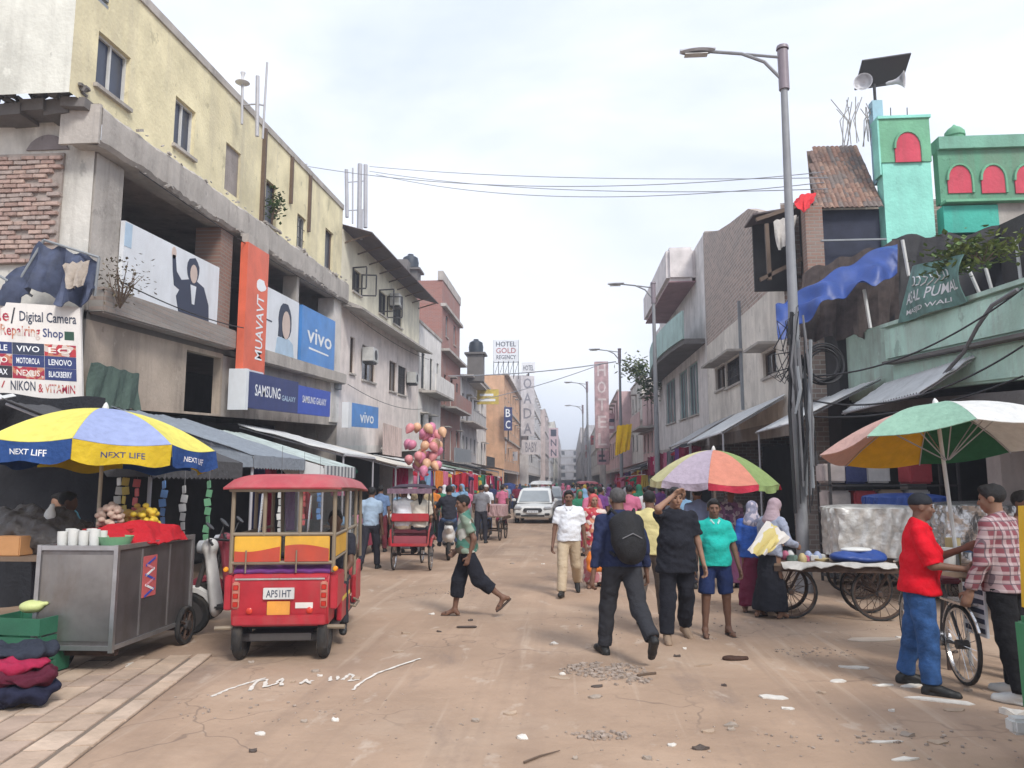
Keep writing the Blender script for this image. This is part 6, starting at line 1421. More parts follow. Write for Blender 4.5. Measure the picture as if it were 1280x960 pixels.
# ------------------------------------------------------------------ bicycle stall beside the checked shirt man
def bicycle(label, loc, rz):
    t = thing('bicycle', label, 'bicycle', loc, rz)
    wheel(t, (0, 0, .34), .34, .035, spokes=20, rimm=CHROME, thick=.006); wheel(t, (0, 1.05, .34), .34, .035, spokes=20, rimm=CHROME, thick=.006)
    for a, b in (((0, 0, .34), (0, .42, .3)), ((0, .42, .3), (0, .3, .82)), ((0, .42, .3), (0, .88, .78)), ((0, .3, .78), (0, .86, .86)), ((0, 0, .34), (0, .3, .78)), ((0, .86, .9), (0, 1.05, .34))): m = MB(); m.cyl(a, b, .016, n=6); m.build('frame_tube', DKIRON, t)
    m = MB(); m.tube([(-.27, .72, .98), (-.12, .86, 1.0), (.12, .86, 1.0), (.27, .72, .98)], .012, 6); m.build('handlebar', CHROME, t); m = MB(); m.prism([(-.09, .12), (-.03, .42), (.03, .42), (.09, .12)], .84, .89, 'z'); m.build('saddle', MARO, t, bevel=.015)
    m = MB(); m.box(-.08, .08, -.2, .2, .7, .72); m.build('carrier', CHROME, t)
    for q in (0, 1.05): m = MB(); m.tube([(0, q + .37 * math.cos(a), .34 + .37 * math.sin(a)) for a in [rad(x) for x in range(20, 170, 15)]], .014, 5); m.build('mudguard', CHROME, t)
    m = MB(); m.cyl((-.06, .42, .3), (.06, .42, .3), .09, n=14); m.build('chain_wheel', CHROME, t)
    return t
bicycle('old bicycle with chrome rims leaning behind the checked shirt man', (3.42, 7.25, 0), rad(-2))
bs = thing('side_board_sign', 'white striped lettered board hung on the bicycle', 'sign', (3.52, 7.12, .45)); m = MB(); m.box(-.04, -.02, -.18, .18, 0, .42); m.build('board', WHT, bs)
for k in range(5): m = MB(); m.box(-.046, -.0405, -.16, .16, .03 + k * .08, .07 + k * .08); m.build('printed_stripe', INK, bs)
t = thing('stall_table', 'small vendor stand with tray beside the umbrella pole', 'stand', (3.95, 8.05, 0))
for (x, y) in ((-.4, -.25), (.4, -.25), (.4, .25), (-.4, .25)): m = MB(); m.cyl((x, y, 0), (x, y, .85), .02, n=6); m.build('leg', RUSTY, t)
m = MB(); m.box(-.48, .48, -.32, .32, .85, .9); m.build('table_top', M('old_wood', ()), t, bevel=.008)
for (x, y, h, k) in ((3.65, 7.9, .22, 0), (3.8, 8.1, .3, 4), (3.95, 7.9, .18, 5), (4.15, 8.05, .28, 1), (4.25, 7.95, .2, 2), (3.7, 8.2, .16, 0)):
    cup('glass_jar', '%s jar on the vendor stand' % gn[k], 'jar', (x, y, .901), .07, h, gm[k], 'jars on the vendor stand')
m = MB(); m.lathe([(.14, 0), (.17, .04), (.16, .045), (.02, .02)], 16); o = top('blue_tray', 'round blue tray on the vendor stand', 'tray', m, paint('tray_blue', (.08, .2, .45)), base=(0, 0, 0), smooth=True); o.location = (3.92, 7.88, 1.085)
# ------------------------------------------------------------------ scooter and flat trolley between cart and rickshaw
def scooter(label, loc, rz, c1, c2, group=None):
    t = thing('scooter', label, 'scooter', loc, rz, group=group)
    wheel(t, (0, 0, .24), .24, .09, rimm=DKIRON); wheel(t, (0, 1.22, .24), .24, .09, rimm=DKIRON)
    o = sdf_obj('rear_body', [cap((0, -.25, .72), (0, .35, .5), .1, .13), ell((0, .02, .55), (.15, .32, .17)), cap((0, -.3, .7), (0, -.42, .74), .06, .03)], .02, c1, t, .06)
    o = sdf_obj('leg_shield', [cap((0, .92, .35), (0, 1.02, .95), .15, .12, (0, 1, 0), 2.2), ell((0, 1.02, 1.0), (.14, .09, .1))], .02, c1, t, .05)
    o = sdf_obj('seat', [cap((0, -.25, .84), (0, .3, .8), .11, .1, (0, 0, 1), 2)], .02, c2, t, .04)
    m = MB(); m.box(-.14, .14, .35, .95, .3, .36); m.build('floorboard', c2, t, bevel=.02)
    m = MB(); m.tube([(-.33, .9, 1.05), (-.1, 1.0, 1.08), (.1, 1.0, 1.08), (.33, .9, 1.05)], .016, 6); m.build('handlebar', c2, t)
    m = MB(); m.cyl((0, 1.05, .9), (0, 1.22, .24), .03, n=8); m.build('fork', DKIRON, t)
    m = MB(); m.tube([(0, 1.22 + .28 * math.cos(a), .24 + .28 * math.sin(a)) for a in [rad(x) for x in range(10, 171, 20)]], .05, 6); m.build('mudguard', c1, t, smooth=True)
    for s in (-1, 1): m = MB(); m.cyl((s * .2, .98, 1.08), (s * .3, .95, 1.25), .008, n=5); m.cyl((s * .3, .95, 1.25), (s * .3, .94, 1.26), .06, n=10); m.build('mirror', c2, t)
    m = MB(); m.lathe([(.02, .08), (.07, .05), (.08, 0), (.07, -.02)], 14, (0, 1.1, 1.0), (0, 1, .1)); m.build('headlight', M('headlamp', ()), t, smooth=True)
    return t
SWH = paint('scooter_white', (.66, .65, .63), .35, .2); SBK = paint('scooter_black', (.03, .03, .033), .5, .3); SRD = paint('scooter_red', (.25, .03, .05), .4)
scooter('white and black scooter parked between steel cart and red rickshaw', (-3.2, 9.05, 0), rad(99), SWH, SBK)
scooter('maroon scooter parked in shade behind the red rickshaw', (-3.45, 9.95, 0), rad(95), SRD, SBK)
scooter('pale scooter ridden beside the cycle rickshaw', (-2.75, 17.6, 0), rad(10), SWH, SBK)
for i, (x, y, s_, mm, lb) in enumerate([(-4.95, 9.5, .2, CUPW, 'white sack lying beside the parked scooters'), (-5.1, 10.1, .24, cloth('sack_pink', (.5, .25, .3)), 'pink sack behind the parked scooters')]):
    o = sdf_obj('sack', [ell((0, 0, s_ * .5), (s_ * 1.2, s_, s_ * .55)), ell((s_ * .6, .1, s_ * .6), (s_ * .6, s_ * .6, s_ * .4)), ell((-s_ * .7, 0, s_ * .4), (s_ * .5, s_ * .7, s_ * .4))], .02, mm, None, .06, [((0, 0, .01), (0, 0, -1))], fold=.03, seed=i, loc=(x, y, 0), freq=(30, 30, 30)); tag(o, lb, 'sack')
# ------------------------------------------------------------------ crates and clothes at the lower left corner
CRG = M('crate_green', (.03, .14, .08), .5, var=.2)
def crate(label, p, sz, mat, rz=0):
    t = thing('crate', label, 'crate', p, rz); sx, sy, h = sz[0] / 2, sz[1] / 2, sz[2]
    m = MB(); m.box(-sx, sx, -sy, sy, 0, .02); m.build('base', mat, t)
    for k in range(3):
        z0 = .021 + k * h / 3; z1 = z0 + h / 3 - .02
        for (b) in ((-sx, sx, -sy, -sy + .02), (-sx, sx, sy - .02, sy), (-sx, -sx + .02, -sy + .021, sy - .021), (sx - .02, sx, -sy + .021, sy - .021)): m = MB(); m.box(*b, z0, z1); m.build('slat', mat, t)
    for x in (-sx + .02, sx - .02):
        for y in (-sy + .03, sy - .03): m = MB(); m.box(x - .015, x + .015, y - .005, y + .005, .02, h); m.build('corner', mat, t)
    return t
crate('green plastic crate under the heap of dark clothes', (-4.72, 6.35, .03), (.6, .4, .3), CRG, .1)
crate('stacked green crate behind the dark clothes', (-5.0, 7.0, .03), (.55, .4, .5), CRG, -.1)
pile = [((-4.38, 5.95, .03), (.34, .2, .1), cloth('navy_dk', (.02, .022, .045)), 'navy folded garments at the bottom of the clothes heap'), ((-4.35, 5.95, .17), (.3, .18, .07), cloth('maroon_dk', (.09, .015, .03)), 'maroon garments in the clothes heap'), ((-4.42, 5.97, .27), (.3, .18, .055), cloth('crimson', (.32, .02, .06)), 'crimson cloth spread over the clothes heap'), ((-4.45, 6.1, .34), (.28, .2, .06), cloth('slate', (.03, .035, .05)), 'dark slate garments on top of the heap')]
for i, (p, s, mm, lb) in enumerate(pile):
    o = sdf_obj('clothes', [ell((0, 0, s[2]), s), ell((.1, .05, s[2] * 1.1), (s[0] * .7, s[1] * .8, s[2] * .9)), ell((-.15, -.03, s[2] * .9), (s[0] * .6, s[1] * .9, s[2]))], .014, mm, None, .03, [((0, 0, .0), (0, 0, -1))], fold=.034, seed=i + 3, loc=p, freq=(26, 26, 34)); tag(o, lb, 'clothes', 'clothes heap')
t = thing('stall_table', 'rough stall table heaped with covers behind the steel cart', 'stall', (-5.9, 8.1, 0))
for (x, y) in ((-.7, -.4), (.6, -.4), (.6, .4), (-.7, .4)): m = MB(); m.cyl((x, y, 0), (x, y, .95), .03, n=6); m.build('leg', RUSTY, t)
m = MB(); m.box(-.8, .7, -.5, .5, .95, 1.0); m.build('table_top', M('old_wood', ()), t)
o = sdf_obj('stall_cover', [ell((0, 0, .2), (.7, .42, .28)), ell((.4, -.1, .12), (.35, .3, .2)), ell((-.4, .05, .15), (.35, .35, .22))], .03, M('cover_brown', (.09, .08, .075), .45, var=.2, vs=15, bump=.8, bs=12), None, .1, [((0, 0, .0), (0, 0, -1))], fold=.05, freq=(22, 22, 30), seed=9, loc=(-5.95, 8.15, 1.001)); tag(o, 'grey brown plastic cover heaped on the stall table', 'cover')
m = MB(); m.obox((0, 0, .1), (.3, .25, .2)); o = top('carton', 'orange brown carton at the stall table edge', 'carton', m, M('carton_orange', (.55, .28, .12), .8), base=(0, 0, 0), bevel=.01); o.location = (-5.75, 7.72, 1.001)
o = sdf_obj('plastic_bag', [ell((0, 0, .07), (.06, .05, .08)), cap((0, 0, .12), (.02, 0, .17), .02, .03)], .01, CUPW, None, .03, fold=.006, loc=(-5.55, 7.95, 1.33)); tag(o, 'small white knotted plastic bag on the heaped cover', 'bag')
o = sdf_obj('plastic_bag', [ell((0, 0, .05), (.11, .08, .06)), cap((.05, 0, .06), (.14, 0, .08), .03, .02)], .01, M('bag_lime', (.55, .6, .25), .5), None, .03, fold=.008, loc=(-4.98, 6.98, .56)); tag(o, 'pale lime plastic bag beside the cart end', 'bag')
# ------------------------------------------------------------------ people
SKINS = [M('skin%d' % i, c, .6, var=.12, vs=12, bump=.06, bs=80, coords='obj', spec=.35) for i, c in enumerate([(.23, .125, .08), (.17, .09, .06), (.29, .165, .11), (.13, .07, .045)])]
HAIRM = M('hair_black', (.012, .011, .011), .55, var=.3, vs=40, bump=.5, bs=160, coords='obj'); HAIRG = M('hair_grey', (.09, .085, .085), .6, var=.4, vs=40, bump=.5, bs=160, coords='obj')
EYEM = M('eye_dark', (.02, .015, .012), .2, bump=0); LIPM = M('lip_brown', (.14, .055, .045), .5, bump=0); SHOEB = M('shoe_black', (.02, .02, .02), .5, coords='obj'); SHOET = M('shoe_tan', (.28, .2, .14), .7, coords='obj'); SHOEW = M('shoe_white', (.6, .6, .58), .6, coords='obj'); SANDAL = M('sandal', (.07, .05, .04), .7, coords='obj')
def V3(x, y, z): return np.array((x, y, z), float)
def rotm(ax, a): return np.array(Matrix.Rotation(a, 3, ax))
def ik(S, T, L1, L2, pole):
    d = T - S; D = np.linalg.norm(d); mx_ = L1 + L2 - .004
    if D > mx_: T = S + d * mx_ / D; d = T - S; D = mx_
    u = d / D; a = (L1 * L1 - L2 * L2 + D * D) / (2 * D); h = math.sqrt(max(L1 * L1 - a * a, 0)); p = pole - u * (pole @ u); p /= max(np.linalg.norm(p), 1e-6)
    return S + u * a + p * h, T
def person(label, loc, rz, top_m, leg_m, skin=0, H=1.68, legs=((12, 4, 5), (-12, 4, 15)), hands=((.24, .04, .78), (-.24, .04, .78)), lean=3, twist=0, head=(0, 0), sleeve='short', bottom='trousers', hair=HAIRM, shoes=SHOEB, belly=0., build_=1., lod=0, seed=0, hem=.02, collar=None, moustache=False, poles=None, feet=((0, 0), (0, 0)), sit=None, hairstyle='short', group=None, name='person', baggy=0., footyaw=8):
    """legs: (forward, out, knee bend) right then left; hands: targets for a 1.7 m person, right then left"""
    s = H / 1.7; t = thing(name, label, 'person', loc, rz, group=group)
    TL, SL = .43, .41; A = rad
    J = {}
    for i, sd_ in enumerate((1, -1)):
        f_, o_, k_ = [A(q) for q in legs[i]]; hp = V3(sd_ * .088, 0, 0)
        td = V3(math.sin(o_) * sd_, math.sin(f_) * math.cos(o_), -math.cos(f_) * math.cos(o_)); sdv = V3(math.sin(o_) * sd_ * .6, math.sin(f_ - k_), -math.cos(f_ - k_)); sdv /= np.linalg.norm(sdv)
        kn = hp + td * TL; an = kn + sdv * SL; J[i] = [hp, kn, an, A(feet[i][0])]
    low = min(J[i][2][2] - (.08 + .13 * max(0, math.sin(J[i][3]))) for i in (0, 1)); pz = -low if sit is None else sit / s
    up = V3(0, 0, pz)
    for i in (0, 1): J[i][:3] = [q + up for q in J[i][:3]]
    Rl = rotm('X', -A(lean)); Rt = Rl @ rotm('Z', A(twist))
    sp = lambda z, y=0, x=0: up + Rl @ V3(x, y, z); sh = lambda x, y, z: up + Rt @ V3(x, y, z)
    b_ = build_
    hc = up + Rl @ V3(0, .02, .655); Rh = Rl @ rotm('Z', A(twist + head[0])) @ rotm('X', -A(head[1])); Rh = rotm('Z', A(twist + head[0])) @ rotm('X', -A(head[1] + lean * .4))
    hp_ = lambda x, y, z: hc + Rh @ V3(x, y, z)
    arms = []
    for i, sd_ in enumerate((1, -1)):
        S = sh(sd_ * .17 * b_, -.005, .445); T = V3(*hands[i]); pole = V3(*(poles[i] if poles else (sd_ * .35, -1, -.25))); E_, W_ = ik(S, T, .29, .255, pole); arms.append((S, E_, W_))
    body = [ell(sp(.02), (.145 * b_, .105 * b_, .12)), ell(sp(.17, .01 + belly * .35), (.135 * b_, .098 * b_ + belly * .5, .15)), ell(sp(.36), (.155 * b_, .105 * b_, .17)), cap(sp(.5), sh(-.14 * b_, 0, .45), .05, .048), cap(sp(.5), sh(.14 * b_, 0, .45), .05, .048), cap(sp(.5), hc - Rh @ V3(0, .01, .07), .058, .052)]
    for i in (0, 1):
        hp, kn, an, fp = J[i]; body += [cap(hp, kn, .085 * b_, .056), cap(kn, an, .052, .034), cap(kn + (an - kn) * .1 + V3(0, -.012, 0), kn + (an - kn) * .5 + V3(0, -.014, 0), .045, .042)]
        S, E_, W_ = arms[i]; body += [cap(S, E_, .047 * b_, .037), cap(E_, W_, .038, .025)]
    head_p = [ell(hp_(0, -.012, .035), (.074, .092, .082), Rh), ell(hp_(0, .022, -.03), (.06, .066, .078), Rh), ell(hp_(0, .052, -.083), (.03, .026, .022), Rh), cap(hp_(0, .082, .018), hp_(0, .1, -.02), .008, .014), cap(hp_(-.036, .07, .034), hp_(.036, .07, .034), .013), ell(hp_(.036, .062, -.015), (.025, .02, .025), Rh), ell(hp_(-.036, .062, -.015), (.025, .02, .025), Rh), cap(hp_(-.016, .08, -.053), hp_(.016, .08, -.053), .01), ell(hp_(.076, -.01, .0), (.011, .024, .032), Rh), ell(hp_(-.076, -.01, .0), (.011, .024, .032), Rh), cap(hp_(0, -.01, -.05), sp(.52), .054, .058)]
    parts = []
    feetp = []
    for i in (0, 1):
        hp, kn, an, fp = J[i]; sd_ = (1, -1)[i]; fy = A(footyaw) * sd_
        fd = V3(math.sin(fy) * math.cos(fp), math.cos(fy) * math.cos(fp), -math.sin(fp)); upv = V3(math.sin(fy) * math.sin(fp), math.cos(fy) * math.sin(fp), math.cos(fp))
        heel = an - fd * .045 - upv * .05; ball = an + fd * .12 - upv * .055; toe = an + fd * .17 - upv * .06; feetp.append((an, heel, ball, toe, fd, upv))
        body += [cap(an, heel, .034, .032), cap(an, ball, .034, .03), cap(ball, toe, .032, .024)]
    if lod == 0:
        V, Q = sdf_mesh(body, .0135, .025); parts.append((V, Q)); V, Q = sdf_mesh(head_p, .0075, .016, subs=[ell(hp_(.031, .096, .012), (.014, .014, .009), Rh), ell(hp_(-.031, .096, .012), (.014, .014, .009), Rh)]); parts.append((V, Q))
        for i, sd_ in enumerate((1, -1)):
            S, E_, W_ = arms[i]; d = (W_ - E_) / np.linalg.norm(W_ - E_); inn = V3(-sd_, 0, 0) + V3(0, .2, 0); inn -= d * (inn @ d); inn /= np.linalg.norm(inn); side = np.cross(d, inn); 
            if side[1] < 0: side = -side
            hp2 = [cap(W_ - d * .03, W_ + d * .03, .027, .03, inn, 1.35), cap(W_ + d * .03, W_ + d * .085, .036, .038, inn, 1.9)]
            for k, (o_, l_) in enumerate(((.028, .036), (.010, .042), (-.009, .04), (-.026, .031))):
                a0 = W_ + d * .095 + side * o_; c1 = .45 + .1 * k; d1 = d * math.cos(c1) + inn * math.sin(c1); a1 = a0 + d1 * l_; c2 = c1 + .7; d2 = d * math.cos(c2) + inn * math.sin(c2); hp2 += [cap(a0 - d * .02, a1, .0095, .0088), cap(a1, a1 + d2 * l_ * .85, .0086, .0075)]
            th = W_ + d * .03 + side * .03; t1 = th + (d * .6 + side * .7 + inn * .35) * .042; hp2 += [cap(th, t1, .014, .011), cap(t1, t1 + (d * .9 + inn * .45) * .032, .0105, .009)]
            V, Q = sdf_mesh(hp2, .0055, .007); parts.append((V, Q))
    else:
        for i in (0, 1):
            S, E_, W_ = arms[i]; d = (W_ - E_) / np.linalg.norm(W_ - E_); body.append(cap(W_, W_ + d * .1, .03, .028))
        V, Q = sdf_mesh(body + head_p, .019, .022); parts.append((V, Q))
    n = 0; VV = []; QQ = []
    for V, Q in parts: VV.append(V); QQ.append(Q + n); n += len(V)
    sk = SKINS[skin]
    def mk(nm, V, Q, mat, par=t): return link(nm, raw_mesh(nm, V * s, Q, mat, True), par)
    bd = mk('body', np.concatenate(VV), np.concatenate(QQ), sk)
    vx = .014 if lod == 0 else .02
    # shirt
    off = .02 + baggy * .02; pr = [ell(sp(.17, .01 + belly * .4), (.15 * b_ + off * .6, .105 * b_ + off * .6 + belly * .55, .17)), ell(sp(.36), (.16 * b_ + off * .5, .11 * b_ + off * .4, .175)), cap(sp(.50), sh(-.145 * b_, -.005, .445), .062, .058), cap(sp(.50), sh(.145 * b_, -.005, .445), .062, .058), cap(sp(.46), sp(.545), .075, .062)]
    hz = {'tuck': .06}.get(hem, -hem if isinstance(hem, float) else 0)
    fw = Rl @ V3(0, 1, 0)
    pr += [cap(sp(.2, belly * .3), sp(hz - .25), .148 * b_ + off, .165 * b_ + off + baggy * .03 + belly * .2, fw, 1.32)]
    sl = {'short': .72, 'long': 2, 'none': .15, 'elbow': 1.0}[sleeve]
    for i in (0, 1):
        S, E_, W_ = arms[i]
        if sl <= 1: pr.append(cap(S, S + (E_ - S) * sl, .062 + off * .2, .058 + off * .35, None, 1, True))
        else: pr += [cap(S, E_, .06 + off * .2, .05 + off * .3), cap(E_, E_ + (W_ - E_) * .93, .05 + off * .3, .04 + off * .2, None, 1, True)]
    V, Q = sdf_mesh(pr, vx, .03, [(sp(hz), Rl @ V3(0, 0, -1)), (sp(.548), Rl @ V3(0, .35, 1))]); V = folds(V, Q, .009 + .006 * baggy, seed, (18, 18, 30)); shirt = mk('shirt', V, Q, top_m)
    if collar is not None and lod == 0:
        for sd_ in (1, -1):
            V, Q = sdf_mesh([cap(sp(.535, -.05, sd_ * .03), sp(.51, .06, sd_ * .05), .016, .016), cap(sp(.51, .06, sd_ * .05), sp(.475, .1, sd_ * .025), .014, .012)], .008, .01); mk('collar', V, Q, collar, shirt)
    # lower garment
    if bottom != 'none':
        pr = [ell(sp(.0), (.155 * b_, .12 * b_, .13))]; cuts = [(sp(.1 if not isinstance(hem, float) else max(-.06, -hem + .04)), Rl @ V3(0, 0, 1))]
        bg_ = baggy * .015
        for i in (0, 1):
            hp, kn, an, fp = J[i]
            if bottom == 'trousers': pr += [cap(hp, kn, .102 * b_, .074 + bg_), cap(kn, an + (kn - an) * .02, .073 + bg_, .062 + bg_, None, 1, True)]
            elif bottom == 'cropped': pr += [cap(hp, kn, .105 * b_, .085 + bg_), cap(kn, kn + (an - kn) * .55, .083 + bg_, .07 + bg_, None, 1, True)]
            elif bottom == 'shorts': pr += [cap(hp, hp + (kn - hp) * .92, .105 * b_, .1, None, 1, True)]
        if bottom == 'skirt':
            an = (J[0][2] + J[1][2]) / 2; pr += [cap(sp(.0), V3(an[0], an[1], .1 / s), .15 * b_, .2, None, 1, True), cap(J[0][1], J[0][2] + V3(0, 0, .05), .09, .1), cap(J[1][1], J[1][2] + V3(0, 0, .05), .09, .1)]; cuts.append((V3(0, 0, .1), V3(0, 0, -1)))
        V, Q = sdf_mesh(pr, vx, .025, cuts); V = folds(V, Q, .006 + .005 * baggy, seed + 5, (16, 16, 24)); mk({'skirt': 'skirt', 'shorts': 'shorts'}.get(bottom, 'trousers'), V, Q, leg_m)
    for i in (0, 1):
        an, heel, ball, toe, fd, upv = feetp[i]
        if shoes is SANDAL: V, Q = sdf_mesh([cap(heel - upv * .032, ball - upv * .03, .036, .04, upv, 2.6), cap(ball - upv * .03, toe - upv * .022, .04, .034, upv, 2.6), cap(ball + upv * .02 - np.cross(fd, upv) * .035, ball + upv * .02 + np.cross(fd, upv) * .035, .012)], .01 if lod == 0 else .018, .01)
        else: V, Q = sdf_mesh([cap(an - upv * .01, heel, .044, .042), cap(an - upv * .015, ball, .044, .042), cap(ball, toe + fd * .02, .042, .033), cap(heel - upv * .026, toe - upv * .01 + fd * .02, .04, .036, upv, 2.4)], .012 if lod == 0 else .018, .015)
        mk('sandal' if shoes is SANDAL else 'shoe', V, Q, shoes)
    # hair and face
    hv = .0085 if lod == 0 else .016
    if hairstyle == 'short': pr = [ell(hp_(0, -.018, .042), (.083, .1, .09), Rh), ell(hp_(0, .03, .095), (.06, .05, .03), Rh)]; cuts = [(hp_(0, .058, .055), Rh @ V3(0, .8, -.6)), (hp_(0, -.05, -.035), Rh @ V3(0, -.1, -1))]; nm = 'hair'
    elif hairstyle == 'cap': pr = [ell(hp_(0, -.012, .05), (.086, .1, .085), Rh)]; cuts = [(hp_(0, .0, .028), Rh @ V3(0, .15, -1))]; nm = 'cap'
    elif hairstyle == 'long': pr = [ell(hp_(0, -.02, .04), (.085, .1, .092), Rh), cap(hp_(0, -.08, 0), hp_(0, -.11, -.22), .06, .03)]; cuts = [(hp_(0, .058, .06), Rh @ V3(0, .75, -.4))]; nm = 'hair'
    else: pr = [ell(hp_(0, -.014, .025), (.093, .108, .105), Rh), cap(hp_(0, -.03, -.06), sp(.46), .09, .15), ell(hp_(0, .0, -.08), (.085, .075, .05), Rh)]; cuts = [(hp_(0, .052, .03), Rh @ V3(0, 1, -.25))]; nm = 'head_scarf'
    V, Q = sdf_mesh(pr, hv, .02, cuts)
    if nm in ('hair',): V = folds(V, Q, .004, seed, (60, 60, 40))
    mk(nm, V, Q, hair)
    if lod == 0:
        for sd_ in (1, -1):
            V, Q = sdf_mesh([ell(hp_(sd_ * .031, .079, .013), (.0105, .008, .0065), Rh)], .0035, .002); mk('eye', V, Q, EYEM, bd)
            V, Q = sdf_mesh([cap(hp_(sd_ * .014, .0845, .031), hp_(sd_ * .046, .074, .034), .0055, .004)], .004, .002); mk('eyebrow', V, Q, HAIRM, bd)
        V, Q = sdf_mesh([cap(hp_(-.017, .086, -.054), hp_(.017, .086, -.054), .0065, .0065)], .004, .002); mk('lips', V, Q, LIPM, bd)
        if moustache: V, Q = sdf_mesh([cap(hp_(-.026, .082, -.041), hp_(0, .092, -.036), .007, .009), cap(hp_(.026, .082, -.041), hp_(0, .092, -.036), .007, .009)], .004, .004); mk('moustache', V, Q, HAIRM, bd)
    t['_j'] = 0; del t['_j']
    return t, dict(s=s, up=up, sp=sp, sh=sh, arms=arms, Rl=Rl, head=hc, J=J)
def attach(o, label, cat, group=None): return tag(o, label, cat, group)
def to_world(t, p):
    return Vector(t.location) + Matrix.Rotation(t.rotation_euler[2], 3, 'Z') @ Vector([float(q) for q in p])
def gp(u, v): p = GP(u, v); return (p.x, p.y, 0)
def C(k, c): return cloth('wear_' + k, c, var=.1)
def plaid(key, c0, c1, c2):
    m = M('plaid_' + key, c0, .9, var=.02, bump=.15, bs=150, coords='obj'); nt = m.node_tree; n = nt.nodes; b = n['Principled BSDF']
    tc_ = n.new('ShaderNodeTexCoord'); s_ = n.new('ShaderNodeSeparateXYZ'); L(nt, tc_.outputs['Object'], s_.inputs[0])
    def stripes(sock, f_, thr):
        a = n.new('ShaderNodeMath'); a.operation = 'MULTIPLY'; a.inputs[1].default_value = f_; L(nt, sock, a.inputs[0]); q = n.new('ShaderNodeMath'); q.operation = 'FRACT'; L(nt, a.outputs[0], q.inputs[0]); g = n.new('ShaderNodeMath'); g.operation = 'LESS_THAN'; g.inputs[1].default_value = thr; L(nt, q.outputs[0], g.inputs[0]); return g.outputs[0]
    def mixc(fac, base, col, amt):
        k = n.new('ShaderNodeMath'); k.operation = 'MULTIPLY'; k.inputs[1].default_value = amt; L(nt, fac, k.inputs[0]); x = n.new('ShaderNodeMix'); x.data_type = 'RGBA'; L(nt, k.outputs[0], x.inputs[0])
        if isinstance(base, tuple): x.inputs[6].default_value = (*base, 1)
        else: L(nt, base, x.inputs[6])
        x.inputs[7].default_value = (*col, 1); return x.outputs[2]
    o = mixc(stripes(s_.outputs['X'], 14, .45), c0, c1, .55); o = mixc(stripes(s_.outputs['Z'], 14, .45), o, c1, .55); o = mixc(stripes(s_.outputs['X'], 14, .12), o, c2, .7); o = mixc(stripes(s_.outputs['Z'], 14, .12), o, c2, .7)
    L(nt, o, b.inputs['Base Color']); return m
def blotch(key, cols, scale=9):
    m = M('print_' + key, cols[0], .9, coords='obj'); nt = m.node_tree; n = nt.nodes; b = n['Principled BSDF']; tc_ = n.new('ShaderNodeTexCoord'); v = n.new('ShaderNodeTexVoronoi'); v.inputs['Scale'].default_value = scale; L(nt, tc_.outputs['Object'], v.inputs['Vector'])
    r = n.new('ShaderNodeValToRGB'); r.color_ramp.interpolation = 'CONSTANT'
    for i, c in enumerate(cols):
        e_ = r.color_ramp.elements[i] if i < 2 else r.color_ramp.elements.new(i / len(cols)); e_.position = i / len(cols); e_.color = (*c, 1)
    s_ = n.new('ShaderNodeSeparateColor'); L(nt, v.outputs['Color'], s_.inputs[0]); L(nt, s_.outputs[0], r.inputs['Fac']); L(nt, r.outputs['Color'], b.inputs['Base Color']); return m
WHS = C('white', (.72, .74, .78)); BEI = C('beige', (.50, .40, .28)); NAVY = C('navy', (.022, .03, .075)); BLK = C('black', (.018, .019, .026)); DTR = C('charcoal', (.035, .036, .042)); TEALS = C('teal', (.02, .42, .36)); NSH = C('navy_shorts', (.02, .035, .11)); REDS = C('bright_red', (.62, .008, .02)); JEAN = cloth('wear_jeans', (.035, .09, .23), .45)
# white polo, walking towards the camera
pw, _ = person('man in white polo shirt and beige trousers walking down mid street', gp(712, 744), rad(180), WHS, BEI, 1, 1.66, ((18, 3, 4), (-14, 3, 32)), ((.27, .06, .76), (-.27, -.02, .76)), 2, 0, (0, 4), 'short', 'trousers', shoes=SHOEB, belly=.03, collar=WHS, moustache=True, seed=1, hem=.03, feet=((-12, 0), (30, 0)), baggy=.6)
# man with backpack, seen from behind
pb, jb = person('man in navy shirt and dark trousers striding away with backpack', gp(779, 822), rad(14), NAVY, DTR, 1, 1.72, ((-22, 4, 34), (16, 4, 6)), ((.3, .1, .80), (-.3, .0, .80)), 7, 0, (0, 8), 'long', 'trousers', hair=HAIRG, shoes=SHOEB, seed=2, hem=.02, feet=((45, 0), (-5, 0)), baggy=.8, build_=1.08)
BPK = M('backpack_black', (.012, .012, .014), .7, var=.3, vs=20, bump=.3, bs=90, coords='obj')
bp_ = thing('backpack', 'black backpack on the back of navy shirt man', 'backpack', to_world(pb, jb['sp'](.12, -.14) * jb['s']), rad(14))
S_ = lambda x, y, z: (x, y, z)
sdf_obj('bag', [ell((0, -.1, .16), (.17, .13, .26)), ell((.02, -.16, .05), (.14, .09, .15)), cap((-.1, -.06, .3), (.1, -.06, .3), .08)], .014, BPK, bp_, .06, fold=.008, seed=3)
for sd_ in (-1, 1): m = MB(); m.tube([(sd_ * .09, -.04, .38), (sd_ * .12, .06, .43), (sd_ * .13, .2, .36), (sd_ * .14, .24, .2), (sd_ * .15, .1, .02), (sd_ * .12, -.05, -.02)], .016, 6); m.build('strap', BPK, bp_, smooth=True)
m = MB(); m.tube([(-.1, -.235, .16), (0, -.26, .21), (.1, -.235, .16)], .006, 5); m.build('zip', CABLEG, bp_)
